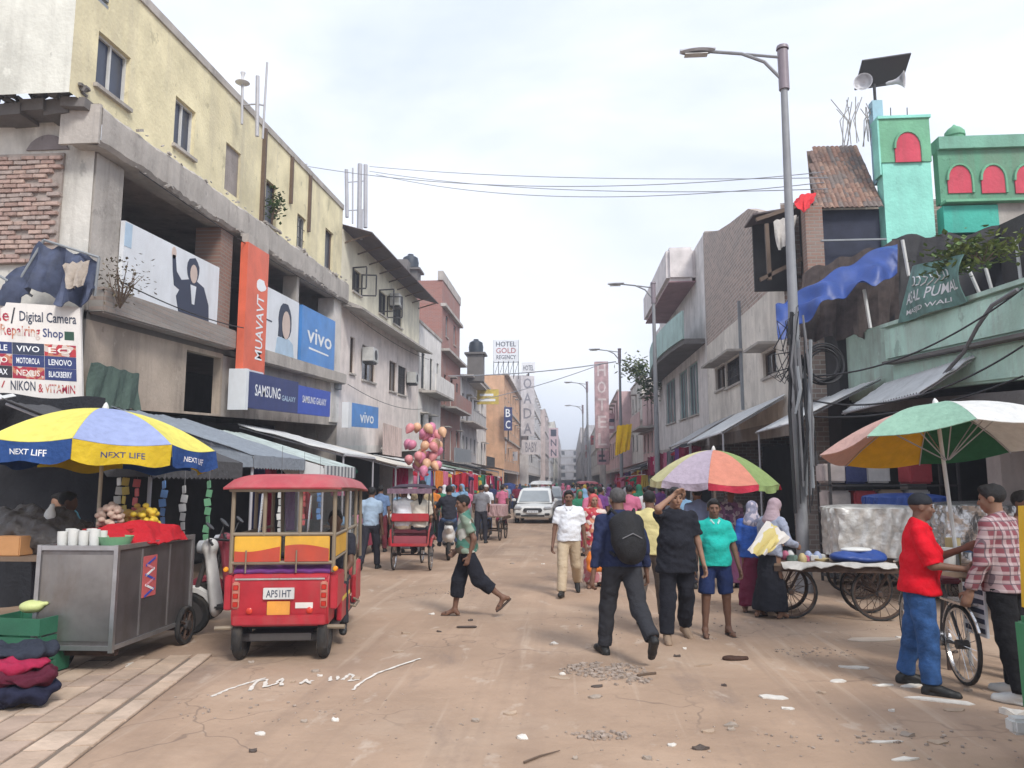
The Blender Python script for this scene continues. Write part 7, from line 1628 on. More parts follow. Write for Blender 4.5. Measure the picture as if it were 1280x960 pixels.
# black kurta shirt man shading his eyes
person('man in black shirt and trousers raising one hand to his brow', gp(848, 800), rad(186), BLK, BLK, 2, 1.70, ((8, 5, 3), (-8, 4, 16)), ((.06, .17, 1.60), (-.30, .08, .80)), 1, 0, (8, 6), 'short', 'trousers', shoes=SHOET, belly=.04, collar=BLK, seed=4, hem=.16, feet=((0, 0), (14, 0)), build_=1.08, baggy=1.2, poles=((.9, .5, -.6), (-.35, -1, -.25)))
# teal polo and shorts
person('stocky man in teal polo shirt and navy shorts wearing sandals', gp(897, 795), rad(184), TEALS, NSH, 1, 1.56, ((3, 6, 3), (-3, 6, 4)), ((.29, .06, .80), (-.29, .08, .80)), 0, 0, (-8, 6), 'short', 'shorts', shoes=SANDAL, belly=.05, collar=C('teal_pale', (.4, .6, .58)), seed=5, hem=.05, moustache=False, build_=1.02, baggy=.5)
# yellow shirt man behind
person('man in pale yellow shirt and grey trousers walking away behind backpack man', gp(815, 778), rad(-8), C('pale_yellow', (.6, .52, .25)), C('taupe', (.16, .13, .11)), 1, 1.66, ((14, 4, 5), (-14, 4, 25)), ((.27, .1, .82), (-.26, .05, .8)), 3, 0, (0, 5), 'short', 'trousers', shoes=SANDAL, seed=6, hem=.05, feet=((0, 0), (25, 0)), lod=0)
# woman with orange bag
pr_, jr = person('woman in red patterned dress carrying an orange bag', gp(743, 734), rad(190), blotch('red', [(.45, .04, .05), (.6, .5, .45), (.35, .03, .06), (.5, .2, .12)], 14), blotch('rose', [(.45, .2, .22), (.5, .4, .36), (.4, .12, .14)], 16), 2, 1.56, ((6, 3, 4), (-6, 3, 8)), ((.2, .16, .95), (-.24, .06, .78)), 2, 0, (5, 8), 'elbow', 'skirt', hairstyle='scarf', hair=C('dupatta', (.5, .1, .1)), shoes=SANDAL, seed=7, hem=.2, baggy=1)
hb = to_world(pr_, V3(.2, .19, .88) * .92)
hb = GP(738, 716); hb = PY(739, 716, hb.y + .6)
bgt = thing('carry_bag', 'bright orange plastic carry bag held by woman in red', 'bag', (hb.x, 12.9, PY(738, 715, 12.9).z)); sdf_obj('bag', [cap((-.1, 0, .05), (.1, 0, .05), .05), cap((-.1, 0, .18), (.1, 0, .18), .06), cap((-.09, 0, .3), (.09, 0, .32), .04)], .015, M('bag_orange', (.72, .2, .03), .4), bgt, .12, fold=.012); m = MB(); m.tube([(-.07, 0, .34), (-.04, 0, .46), (.04, 0, .46), (.07, 0, .34)], .01, 5); m.build('handle', M('bag_orange', ()), bgt)
# two shoppers at the low pushcart
person('person in head scarf and long black skirt leaning at the low pushcart', gp(965, 772), rad(-55), C('greyblue', (.30, .33, .42)), BLK, 0, 1.56, ((5, 4, 5), (-5, 4, 6)), ((.2, .34, 1.0), (-.18, .34, 1.02)), 12, 0, (0, 18), 'long', 'skirt', hairstyle='scarf', hair=C('mauve_scarf', (.36, .27, .30)), shoes=SANDAL, seed=8, hem=.05, baggy=.6)
sc_, _ = person('woman in maroon skirt with blue shawl standing by the pushcart', gp(944, 765), rad(-20), C('blue_shawl', (.03, .09, .34)), C('maroon_skirt', (.13, .02, .045)), 1, 1.5, ((4, 4, 4), (-4, 4, 4)), ((.2, .2, .98), (-.2, .16, .9)), 6, 0, (0, 12), 'long', 'skirt', hairstyle='scarf', hair=blotch('shawl', [(.25, .25, .33), (.45, .4, .45), (.2, .2, .27)], 20), shoes=SANDAL, seed=9, hem=.1, baggy=.8)
drape('cloth_shawl', 'yellow white and blue cloth over the shoulder of scarfed shopper', 'shawl', [PY(958, 650, 10.3), PY(975, 662, 10.2), PY(988, 672, 10.2)], [PY(935, 690, 10.2), PY(950, 695, 10.1), PY(962, 690, 10.1)], blotch('tricolor', [(.6, .5, .2), (.65, .62, .58), (.05, .12, .45)], 5), .03, 2, 14, 8)
# red shirt man and checked shirt man
PLD = plaid('maroon', (.20, .06, .075), (.5, .42, .42), (.05, .03, .05))
person('man in bright red polo and blue jeans reaching to umbrella pole', gp(1156, 862), rad(-112), REDS, JEAN, 1, 1.66, ((6, 6, 5), (-8, 6, 4)), ((.16, .36, 1.06), (-.14, .40, 1.22)), 4, 0, (8, 4), 'elbow', 'trousers', hairstyle='cap', hair=M('cap_black', (.012, .014, .02), .8, coords='obj'), shoes=SHOEB, seed=10, hem=.08, belly=.05, build_=1.1, baggy=.9, collar=REDS)
person('young man in checked shirt and black trousers with white trainers', gp(1268, 874), rad(38), PLD, C('black_trs', (.013, .013, .015)), 0, 1.74, ((5, 5, 3), (-6, 5, 6)), ((.27, .12, .82), (-.28, .14, .84)), 3, 0, (14, 8), 'long', 'trousers', shoes=SHOEW, seed=11, hem=.08, baggy=.7, build_=1.08, collar=PLD)
# thin walker crossing towards the left
person('thin person in green patterned top and black cropped trousers crossing the road', gp(583, 771), rad(100), blotch('camo', [(.06, .17, .13), (.42, .42, .38), (.13, .10, .07), (.2, .26, .2)], 10), BLK, 1, 1.60, ((14, 2, 6), (-24, 2, 30)), ((.14, .14, .9), (-.18, -.02, .84)), 4, 0, (10, 6), 'short', 'cropped', shoes=SANDAL, seed=12, hem=.02, feet=((0, 0), (40, 0)), build_=.9, baggy=1.4)
# ------------------------------------------------------------------ mid-distance people, one by one
def mid(label, u, v, rz, tm, lm, **k): return person(label, gp(u, v), rad(rz), tm, lm, lod=1, **k)
LBL = C('light_blue', (.33, .43, .55)); GRY = C('grey', (.2, .2, .22)); PNKS = C('pink', (.6, .2, .24)); DEN = C('denim', (.07, .11, .2)); DRK = C('dark', (.03, .03, .04))
WALK = ((16, 3, 5), (-16, 3, 24)); ST = ((3, 4, 3), (-3, 4, 3))
mid('man in pale blue shirt walking beside the red rickshaw', 462, 712, 5, LBL, DRK, skin=1, legs=WALK, seed=21, feet=((0, 0), (25, 0)))
mid('man in blue shirt behind the pale blue shirted man', 474, 690, 10, C('mid_blue', (.13, .2, .34)), C('maroon_trs', (.14, .03, .04)), skin=1, legs=ST, seed=22)
mid('man in grey shirt seen from behind near the handcart', 601, 679, 0, GRY, DRK, skin=1, legs=ST, seed=23, hands=((.2, .3, .95), (-.2, .3, .95)))
mid('person in pink shirt walking towards camera left of white car', 629, 650, 180, PNKS, DRK, skin=2, legs=WALK, seed=24)
mid('man in light checked shirt under the middle umbrella', 876, 735, 10, C('blue_check', (.24, .30, .48)), DRK, skin=0, legs=ST, seed=25)
mid('person in white cap and shirt among shoppers on the left', 608, 668, 170, WHS, DEN, skin=1, legs=ST, seed=26, hairstyle='cap', hair=C('cap_white', (.6, .58, .56)))
mid('woman in crimson dress by the hanging garments', 566, 672, 175, C('crimson_w', (.42, .03, .09)), C('crimson_w', ()), skin=2, bottom='skirt', legs=ST, hairstyle='scarf', hair=C('pink_scarf', (.55, .12, .2)), seed=27)
mid('vendor in dark shirt behind the heaped stall table', 45, 800, -60, DRK, DRK, skin=3, legs=ST, hands=((.2, .4, 1.0), (-.1, .42, 1.02)), lean=18, seed=28)
mid('dark haired vendor in teal shirt behind the steel cart', 92, 770, 150, C('teal_dark', (.05, .17, .24)), DRK, skin=2, legs=ST, hands=((.2, .3, 1.05), (-.2, .3, 1.05)), lean=25, seed=29)
mid('person in brown shirt half hidden at the far side of checked shirt man', 1292, 850, 200, C('brown_s', (.2, .1, .07)), DRK, skin=1, legs=ST, seed=30)
mid('woman in purple dress near the middle umbrella stall', 915, 735, 190, blotch('purple', [(.2, .1, .2), (.4, .35, .4), (.1, .06, .12)], 18), C('plum', (.12, .04, .09)), skin=1, bottom='skirt', legs=ST, hairstyle='scarf', hair=blotch('greyscarf', [(.3, .3, .34), (.14, .13, .16)], 22), seed=31)
# seated riders
def rider(label, p, rz, tm, lm, sit, **k): return person(label, p, rz, tm, lm, lod=1, sit=sit, legs=((82, 6, 85), (82, 6, 85)), **k)
cq = Vector((CRP.x, CRP.y, 0))
rider('passenger in white shirt seated in the cycle rickshaw', (cq.x - .17, cq.y + .12, 0), rad(3), WHS, BEI, .90, skin=1, hands=((.15, .35, .95), (-.15, .35, .95)), seed=33)
rider('passenger in cream top seated on the right of the cycle rickshaw', (cq.x + .17, cq.y + .12, 0), rad(3), C('cream', (.62, .58, .5)), DRK, .88, skin=2, hands=((.15, .35, .95), (-.15, .35, .95)), seed=34, hairstyle='long')
person('rickshaw puller in tan shirt on the saddle of the cycle rickshaw', (cq.x, cq.y + 1.05, 0), rad(3), C('tan_s', (.34, .27, .17)), DRK, 1, legs=((60, 8, 60), (35, 8, 50)), hands=((.26, .42, 1.03), (-.26, .42, 1.03)), sit=1.06, lean=18, lod=1, seed=35)
rider('dark clothed passenger sitting inside the red rickshaw', (ER.location.x + .12, ER.location.y + 1.36, 0), rad(190), DRK, DTR, .66, skin=3, hands=((.15, .35, .75), (-.15, .35, .75)), seed=36)
person('rider in dark jacket on the pale scooter', (-2.75, 17.6, 0), rad(10), DRK, DEN, 1, legs=((70, 10, 70), (70, 10, 70)), hands=((.28, .45, 1.08), (-.28, .45, 1.08)), sit=.92, lean=8, lod=1, seed=37)
# ------------------------------------------------------------------ far crowd: every walker an individual, sharing a few figures
protos = [person('far walker', (0, 0, -50), 0, DRK, DRK, 1, 1.66, WALK, lod=1, seed=51, feet=((0, 0), (25, 0)))[0], person('far walker', (0, 0, -50), 0, DRK, DRK, 1, 1.64, ST, lod=1, seed=52, bottom='skirt', hairstyle='scarf', hair=DRK, baggy=.8)[0], person('far walker', (0, 0, -50), 0, DRK, DRK, 3, 1.7, ((-10, 3, 18), (14, 3, 4)), lod=1, seed=53, hands=((.2, .25, 1.0), (-.26, .04, .8)))[0]]
pal = [('red', (.45, .03, .05)), ('white', (.65, .65, .66)), ('navy', (.03, .04, .11)), ('green', (.04, .2, .12)), ('pink', (.55, .16, .26)), ('yellow', (.6, .42, .08)), ('sky blue', (.2, .34, .5)), ('black', (.02, .02, .025)), ('maroon', (.2, .02, .05)), ('purple', (.16, .06, .22)), ('orange', (.6, .2, .04)), ('grey', (.22, .22, .24))]
r = random.Random(77); used = set(); zones = [(-4.8, -2.6, 24, 34, 'by the left awnings'), (-4.6, -3, 36, 60, 'below the brick tower'), (.2, 3.4, 16.5, 30, 'near the tin canopy'), (-.2, 3.3, 28, 46, 'by the yellow banner'), (-3, 3, 50, 80, 'far down the street'), (-4.9, -3.6, 18.5, 24, 'by the tin awnings')]
nper = [14, 14, 24, 30, 46, 5]; pts_ = []
for (x0, x1, y0, y1, wh), n in zip(zones, nper):
    for i in range(n):
        for _ in range(30):
            x, y = r.uniform(x0, x1), r.uniform(y0, y1)
            if all((x - a) ** 2 + (y - b) ** 2 > .5 for a, b in pts_) and not (abs(x + 1.45) < 1.1 and 31 < y < 50): break
        pts_.append((x, y)); k = r.randrange(3); ct, cb = pal[r.randrange(12)], pal[r.choice((2, 7, 11, 8, 3))]
        lab_ = 'person in %s %s and %s %s %s' % (ct[0], 'dress top' if k == 1 else 'shirt', cb[0], 'skirt' if k == 1 else 'trousers', wh)
        o = copy_tree(protos[k]); o.location = (x, y, 0); o.rotation_euler = (0, 0, r.choice((0, math.pi)) + r.uniform(-.5, .5)); o.scale = (1, 1, r.uniform(.94, 1.04)); tag(o, lab_, 'person', 'walkers in the crowded street')
        for c in o.children:
            if c.name.startswith('shirt') or c.name.startswith('head_scarf'): setmat(c, C('crowd_' + ct[0], ct[1]))
            elif c.name.startswith(('trousers', 'skirt')): setmat(c, C('crowd_' + cb[0], cb[1]))
            elif c.name.startswith('body'): setmat(c, SKINS[r.randrange(4)])
for p in protos:
    for c in list(p.children): bpy.data.objects.remove(c)
    bpy.data.objects.remove(p)
# ------------------------------------------------------------------ plants
LEAFS = [M('leaf%d' % i, c, .6, var=.3, vs=8, bump=0, spec=.3) for i, c in enumerate([(.10, .16, .045), (.06, .11, .03), (.16, .2, .05)])]
def plant(label, c, spread, n, leaf, lm, seed, stems=6, cat='plant', dry=False):
    c = Vector(c); t = thing('leafy_plant', label, cat, c); r = random.Random(seed); tips = []
    for i in range(stems):
        a = r.uniform(0, 6.28); e_ = Vector((spread[0] * math.cos(a) * r.uniform(.2, .9), spread[1] * math.sin(a) * r.uniform(.2, .9), spread[2] * r.uniform(.5, 1.1))); mid_ = e_ * .5 + Vector((r.uniform(-.08, .08), r.uniform(-.08, .08), .06)); m = MB(); m.tube([(0, 0, 0), mid_, e_], [.014, .009, .004], 5); m.build('stem', FRAME_B, t); tips += [mid_, e_, e_ * .75]
    m = MB()
    for i in range(n):
        p = tips[r.randrange(len(tips))] + Vector((r.gauss(0, spread[0] * .22), r.gauss(0, spread[1] * .22), r.gauss(0, spread[2] * .2)))
        d = Vector((r.uniform(-1, 1), r.uniform(-1, 1), r.uniform(-.6, .7))).normalized(); x, y, _ = frame_of(d); l = leaf * r.uniform(.6, 1.3); w = l * .32
        m.add([p, p + d * l * .5 + x * w, p + d * l, p + d * l * .5 - x * w, p + d * l * .5 - y * w * .4], [(0, 1, 4), (1, 2, 4), (2, 3, 4), (3, 0, 4)])
    tag(m.build('foliage', lm, t), kind='stuff'); return t
plant('bushy green plant spilling over the mint balcony', PX(1195, 345, 6.3), (.75, .75, .5), 420, .13, LEAFS[0], 1, 9)
plant('yellow green plant on the balcony beside the green banner', PX(1228, 330, 6.4), (.5, .7, .3), 260, .13, LEAFS[2], 2, 7)
plant('thin creeper growing at a yellow wall window', PX(341, 275, -7.75), (.25, .5, .8), 160, .13, LEAFS[1], 3, 5)
plant('dry straggly bush growing on the billboard ledge', PX(150, 385, -7.5), (.55, .7, .7), 200, .07, M('leaf_dry', (.16, .13, .08), .8), 4, 16)
plant('big grey green bush on the roof past the modern house', PY(815, 500, 46), (1.3, 1.2, 1.6), 500, .3, LEAFS[1], 5, 9); plant('pale leafy shrub on the pink house balcony', PY(797, 478, 52), (1.2, 1.0, 1.5), 380, .3, LEAFS[2], 6, 8)
# ------------------------------------------------------------------ hanging garments and goods
GAR = 'garments hanging along the shops'
def garment_mesh(kind):
    m = MB()
    if kind == 0:
        def fn(u, v):
            z = -1.0 * v; w = .2 if v > .25 else .2 + .22 * (1 - abs(v - .1) / .2 if abs(v - .1) < .2 else 0); x = (2 * u - 1) * w; return (x, .03 * math.sin(u * 14 + v * 3) + .02 * math.sin(v * 9), z * .75 - (.12 * abs(2 * u - 1) if v < .25 else 0))
    elif kind == 1:
        def fn(u, v): return ((2 * u - 1) * (.13 + .16 * v), .05 * math.sin(u * 22) * v, -1.15 * v)
    else:
        def fn(u, v): return ((2 * u - 1) * .33, .035 * math.sin(u * 17 + v * 2), -.8 * v - .03 * math.sin(u * 7))
    m.grid(fn, 16, 12, .012); return m.mesh('garment', DRK, True)
gmesh = [garment_mesh(i) for i in range(3)]; gk = ['shirt', 'dress', 'cloth length']
r = random.Random(5)
gpal = pal + [('red', (.5, .03, .05)), ('pink', (.6, .18, .28)), ('maroon', (.2, .02, .05)), ('red', (.45, .03, .05)), ('crimson', (.4, .02, .1))]
def hang(x, y, z, rz, where):
    k = r.randrange(3); cn, cc = gpal[r.randrange(len(gpal))]; o = link('garment', gmesh[k], None, (x, y, z)); setmat(o, C('crowd_' + cn, cc)); o.rotation_euler = (0, 0, rz); o.scale = (r.uniform(.85, 1.15),) * 3; tag(o, '%s %s hanging %s' % (cn, gk[k], where), 'garment', GAR)
def rail(a, b, label):
    m = MB(); m.cyl(a, b, .015, n=6); return top('garment_rail', label, 'rail', m, AL, base=a)
rail((-5.35, 24, 2.22), (-5.35, 35, 2.22), 'thin pipe rail for garments below the teal awning'); rail((-5.5, 36.5, 2.35), (-5.5, 54, 2.35), 'pipe rail for garments below the green awning'); rail((4.0, 25.8, 2.95), (4.0, 37.5, 2.95), 'pipe rail for garments below the pale canopy'); rail((3.8, 38.5, 2.42), (3.8, 64, 2.42), 'pipe rail for garments near the yellow banner')
for i in range(18): hang(-5.35 + r.uniform(-.03, .03), 24.2 + i * .6, 2.2, r.uniform(-.5, .5) + .6, 'under the teal awning')
for i in range(18): hang(-5.5, 36.8 + i * .95, 2.33, r.uniform(-.5, .5) + .4, 'under the dull green awning')
for i in range(12): hang(4.0, 26 + i * .95, 2.93, r.uniform(-.5, .5), 'under the pale canopy')
for i in range(18): hang(3.8, 39 + i * 1.35, 2.4, r.uniform(-.4, .4), 'near the yellow banner')
rail((2.9, 30, 2.05), (2.9, 46, 2.05), 'low pipe rail for garments in front of the modern house')
for i in range(20): hang(2.9, 30.3 + i * .8, 2.03, r.uniform(-.5, .5) + .3, 'in front of the modern house')
rail((-4.3, 30, 2.1), (-4.3, 48, 2.1), 'low pipe rail for garments facing the brick tower')
for i in range(20): hang(-4.3, 30.3 + i * .88, 2.08, r.uniform(-.5, .5) - .3, 'facing the brick tower')
for i in range(5): hang(-6.3 + i * .12, 17.9 + i * .55, 2.2, 1.0, 'under the long tin awning')
hb_ = thing('hanging_cloth_panel', 'dark sari cloth panels hanging deep under the white awning', 'cloth', (-6.2, 16, .6))
for i in range(5): drape('panel', None, None, [Vector((0, -1.2 + i * .6, 1.6)), Vector((.05, -.75 + i * .6, 1.6))], [Vector((0, -1.2 + i * .6, .1)), Vector((.05, -.75 + i * .6, .1))], C('crowd_' + pal[(2, 8, 7, 9, 11)[i]][0], pal[(2, 8, 7, 9, 11)[i]][1]), .03, 2, 8, 6, parent=hb_)
# strips of small packets strung up in the dark stalls
SAC = [M('sachet%d' % i, c, .3, var=.2, bump=.1) for i, c in enumerate([(.6, .6, .58), (.55, .1, .1), (.12, .25, .5), (.6, .45, .1), (.15, .35, .2)])]
scn = ['white', 'red', 'blue', 'yellow', 'green']
q = MB(); q.obox((0, 0, 0), (.085, .012, .1)); sme = [q.mesh('sachet', x_, bevel=.004) for x_ in SAC]
for (u, v, Y, n, k) in [(150, 596, 9.4, 6, 0), (158, 596, 9.4, 7, 3), (172, 598, 9.4, 6, 1), (231, 606, 9.6, 9, 0), (206, 600, 9.6, 6, 2), (262, 600, 9.9, 7, 4), (352, 596, 12.2, 8, 0), (380, 596, 14.5, 8, 1), (400, 598, 15, 7, 2)]:
    p = PY(u, v, Y); t = thing('packet_strip', 'strip of %s packets hanging %s' % (scn[k], 'behind the yellow umbrella pole' if u < 200 else 'in the dark stall beside the scooter' if u < 300 else 'under the cloth awnings past the red rickshaw'), 'packets', (p.x, Y, p.z), group='hanging packet strips')
    m = MB(); m.cyl((0, 0, .5), (0, 0, -.115 * n), .004, n=4); m.build('string', CABLEG, t)
    for i in range(n): o = link('sachet', sme[k], t, (.01 * math.sin(i * 2.1), -.012, -.06 - i * .115)); o.rotation_euler = (0, .15 * math.sin(i * 3.3 + u), .6 * math.sin(i * 1.7 + u))
# balloons
bl_ = PY(528, 560, 21); t = thing('balloon_bunch', 'bunch of pink and peach balloons above the left awnings', 'balloons', (bl_.x, 21, 0)); r = random.Random(3)
m = MB(); m.cyl((0, 0, 0), (.05, 0, PY(528, 600, 21).z), .015, n=6); m.build('pole', FRAME_B, t)
bm_ = [M('balloon_pink', (.68, .27, .28), .35, bump=0), M('balloon_peach', (.7, .42, .26), .35, bump=0), M('balloon_rose', (.62, .22, .33), .35, bump=0)]
q = MB(); q.lathe([(.01, -.17), (.05, -.13), (.11, -.04), (.125, .04), (.1, .11), (.05, .15), (.005, .16)], 12); bme_ = [q.mesh('balloon', x_, True) for x_ in bm_]
for i in range(34):
    u, v = r.gauss(0, .28), r.uniform(0, 1); z = lerp(PY(528, 592, 21).z, PY(528, 533, 21).z, v); o = link('balloon', bme_[r.randrange(3)], t, (u * (.5 + .8 * v) + .1, r.gauss(0, .25), z)); o.rotation_euler = (r.uniform(-.6, .6), r.uniform(-.6, .6), r.uniform(0, 6))
# stall tables with heaps along the shop fronts
def heap_table(label, p, L_, W_, col, seed, rz=0):
    t = thing('stall_table', label, 'stall', p, rz)
    m = MB(); m.box(-W_ / 2, W_ / 2, -L_ / 2, L_ / 2, .72, .76); m.build('table_top', M('old_wood', ()), t)
    for x in (-W_ / 2 + .05, W_ / 2 - .05):
        for y in (-L_ / 2 + .05, L_ / 2 - .05): m = MB(); m.box(x - .025, x + .025, y - .025, y + .025, 0, .719); m.build('leg', RUSTY, t)
    m = MB(); m.grid(lambda u, v: (W_ / 2 + .012, -L_ / 2 + L_ * u, .74 - .5 * v + .01 * math.sin(u * 30)), 20, 3, .006); m.build('front_cloth', col, t, smooth=True)
    r = random.Random(seed)
    for i in range(int(L_ / .32)):
        o = sdf_obj('goods_heap', [ell((0, 0, .06), (.24, .15, .1 + .05 * r.random())), ell((.1, .03, .1), (.12, .1, .1))], .03, C('crowd_' + pal[r.randrange(12)][0], (.3, .3, .3)), t, .05, [((0, 0, 0), (0, 0, -1))], fold=.012, seed=i, loc=(r.uniform(-.1, .15), -L_ / 2 + .2 + i * .32, .761))
for i, (p, l_, c_, lb) in enumerate([((-5.3, 18.6, 0), 2.0, C('tc1', (.3, .05, .08)), 'stall table with red front cloth below the long tin awning'), ((-5.2, 22.6, 0), 2.4, C('tc2', (.06, .08, .2)), 'stall table with navy front cloth below the cream awning'), ((-5.0, 27.5, 0), 3, C('tc3', (.4, .2, .25)), 'stall table with rose front cloth below the teal awning'), ((-4.9, 32.5, 0), 3, C('tc4', (.35, .3, .1)), 'stall table with mustard front cloth past the teal awning')]): heap_table(lb, p, l_, .9, c_, i)
for i, (p, l_, c_, lb) in enumerate([((3.9, 21.5, 0), 2.4, C('tc5', (.25, .04, .05)), 'stall table with dark red cloth under the dark tin canopy'), ((3.7, 27.5, 0), 3, C('tc6', (.1, .2, .16)), 'stall table with green cloth under the pale canopy'), ((3.5, 34, 0), 3, C('tc7', (.35, .08, .16)), 'stall table with pink cloth below the modern house'), ((3.3, 42, 0), 4, C('tc8', (.08, .08, .25)), 'stall table with indigo cloth near the yellow banner')]): heap_table(lb, p, l_, .9, c_, i + 9, math.pi)
pushcart('handcart with a grey load pushed by the man in grey shirt', (-2.35, 24.1, 0), rad(85), 1.4, .8, .7, .3)
o = wrapped('handcart_load', 'pink and grey load on the pushed handcart', (-2.35, 24.1, .732), (.8, 1.1, .35), C('load_pink', (.42, .28, .28)), 3); o['category'] = 'load'
for i, (x, y, s_, cc, lb) in enumerate([(-4.1, 52, .9, (.03, .05, .16), 'big navy sack stacked before the far left awnings'), (-3.4, 58, .8, (.03, .06, .05), 'dark green tarpaulin heap beyond the navy sack'), (-4.4, 47, .8, (.05, .05, .07), 'black bundle before the brick tower'), (2.6, 44, .7, (.35, .04, .08), 'crimson sack heap near the yellow banner'), (3.0, 33, .6, (.05, .07, .12), 'dark bundle below the modern house')]):
    o = sdf_obj('goods_sack', [ell((0, 0, s_ * .9), (s_, s_ * .8, s_ * 1.0)), ell((.3, .2, s_ * .6), (s_ * .7, s_ * .6, s_ * .6))], .06, C('sack%d' % i, cc), None, .1, [((0, 0, 0), (0, 0, -1))], fold=.04, seed=i, loc=(x, y, 0)); tag(o, lb, 'sack')
# ------------------------------------------------------------------ facade wiring, boxes
for i, (a, b, s) in enumerate([((-7.6, 12.6, 7.25), (-7.6, 26, 7.9), .12), ((-7.6, 12.2, 5.15), (-7.5, 17, 5.3), .1), ((-7.65, 26, 7.7), (-7.6, 41, 8.4), .2), ((-7.8, 26.5, 5.2), (-7.7, 40, 5.6), .3)]): wire('', a, b, s, .012, CABLE, ('black cable sagging along the slab band of the corner building', 'cable strung along the billboard ledge', 'cable along the ledge of the white washed building', 'slack cable across the pink washed wall')[i])
for i, (y, z) in enumerate([(29.2, 6.4), (37.4, 6.6), (33.5, 9.6)]):
    t = thing('air_conditioner', ('air conditioner box left of the pink wall windows', 'air conditioner box at the far pink wall window', 'air conditioner box under the tin eave')[i], 'air conditioner', (-7.75, y, z)); m = MB(); m.box(-.2, .25, -.4, .4, 0, .55); m.build('casing', paint('ac_white', (.5, .5, .48)), t, bevel=.02); m = MB(); m.lathe([(.2, .252), (.2, .262), (.02, .262)], 16, (0, 0, .28), (1, 0, 0)); m.build('fan_guard', IRON, t); m = MB(); m.box(-.2, .2, -.3, .3, -.06, -.002); m.build('bracket', IRON, t)
t = thing('notice_box', 'small grey electric box on the white building pier', 'box', (-7.95, 25.6, 4.9)); m = MB(); m.box(0, .15, -.2, .2, 0, .5); m.build('casing', FRAME_G, t, bevel=.01); m = MB(); m.box(.151, .158, -.16, .16, .05, .45); m.build('door', POST, t)
m = MB()
pk = thing('picket_balcony', 'small pink slatted balcony front past the light blue sign', 'balcony', (-7.7, 33, 2.9))
for i in range(9): m = MB(); m.box(0, .03, -1.6 + i * .4, -1.3 + i * .4, 0, 1.3); m.build('slat', plaster('slat_pink', (.6, .47, .43), .4), pk)
m = MB(); m.box(-.05, -.002, -1.7, 2.0, .2, .28); m.build('rail', CONC, pk)
# ------------------------------------------------------------------ litter and marks on the road
PAP = M('paper', (.68, .64, .58), .8, var=.15, vs=12, bump=.2, bs=60); PAPB = M('paper_brown', (.4, .3, .22), .85, var=.2)
r = random.Random(21)
def scrap(u, v, w, d, mat, label, name='paper_scrap', crumple=.012):
    p = GP(u, v); n = 9; m = MB(); a0 = r.uniform(0, 6); rim = [(w * math.cos(6.283 * k / n) * r.uniform(.75, 1.1), d * math.sin(6.283 * k / n) * r.uniform(.7, 1.1), .004 + r.random() * crumple) for k in range(n)]
    m.add([(0, 0, .006 + crumple * .6)] + rim + [(0, 0, .001)] + [(x, y, .0008) for x, y, z in rim], [(0, 1 + k, 1 + (k + 1) % n) for k in range(n)] + [(n + 1, n + 2 + (k + 1) % n, n + 2 + k) for k in range(n)] + [(1 + k, n + 2 + k, n + 2 + (k + 1) % n, 1 + (k + 1) % n) for k in range(n)])
    o = top(name, label, 'litter', m, mat, base=(0, 0, 0), group='litter on the road'); o.location = p; o.rotation_euler = (0, 0, r.uniform(-.5, .5))
scrap(965, 872, .13, .07, PAP, 'oval white paper plate lying alone on the road'); scrap(1070, 835, .15, .06, PAP, 'white sheet near the wheels of the low pushcart'); scrap(1048, 852, .09, .05, PAP, 'small white scrap beside the white sheet')
scrap(1140, 858, .12, .05, PAP, 'white sheet under the red shirt man'); scrap(1172, 876, .26, .06, PAP, 'long white packing sheet at the feet of red shirt man'); scrap(1105, 857, .12, .04, PAP, 'thin paper strip left of the red shirt man'); scrap(1195, 888, .1, .04, PAPB, 'tan scrap below the long packing sheet'); scrap(1172, 928, .07, .05, PAPB, 'brown leaf shaped scrap on open road'); scrap(1130, 950, .1, .025, PAP, 'pale torn strip on the near road'); scrap(1106, 928, .12, .02, PAP, 'pale stick like strip on the near road'); scrap(1265, 892, .1, .07, PAP, 'crumpled paper beside the white trainers', crumple=.05)
scrap(305, 806, .06, .04, PAP, 'white scrap in front of the food cart wheel'); scrap(400, 845, .03, .03, PAP, 'tiny white scrap near the chalk marks'); scrap(325, 918, .05, .03, PAP, 'small pale scrap near the paving'); scrap(160, 832, .2, .1, PAP, 'paper sheet under the steel cart'); scrap(700, 848, .1, .04, PAPB, 'tan scrap by the rubble patch'); scrap(880, 832, .12, .03, PAPB, 'flattened carton piece beside the rag')
scrap(840, 932, .035, .03, PAP, 'round white pebble like scrap'); scrap(985, 886, .06, .04, PAP, 'small white wrapper near the paper plate'); scrap(1088, 800, .35, .12, M('dry_mud', (.55, .45, .36), .95), 'pale dried mud patch behind the white sheet', 'mud_patch'); scrap(1190, 806, .2, .05, PAPB, 'brown scrap behind the red shirt man'); scrap(497, 815, .06, .03, PAPB, 'brown scrap near the red rickshaw')
for i in range(46):
    u, v = r.uniform(280, 1240), r.uniform(700, 950); s_ = r.uniform(.012, .045); scrap(u, v, s_ * 1.4, s_, r.choice((PAPB, M('dark_litter', (.09, .07, .06), .9), M('stone_chip', (.34, .28, .23), .95), PAP)), 'small trodden bit of litter on the dusty road', 'litter_bit', .02)
o = sdf_obj('rag', [ell((0, 0, .015), (.11, .05, .025)), cap((.05, 0, .02), (.13, .02, .015), .02)], .01, C('rag_brown', (.07, .04, .03)), None, .02, fold=.01, loc=GP(917, 825)); tag(o, 'dark brown rag lying on the road behind the shoppers', 'rag')
o = sdf_obj('lost_sandal', [cap((-.09, 0, .012), (.09, .02, .012), .035, .04, (0, 0, 1), 3)], .01, SANDAL, None, .02, loc=GP(583, 785)); tag(o, 'single lost sandal on the road below the thin walker', 'sandal')
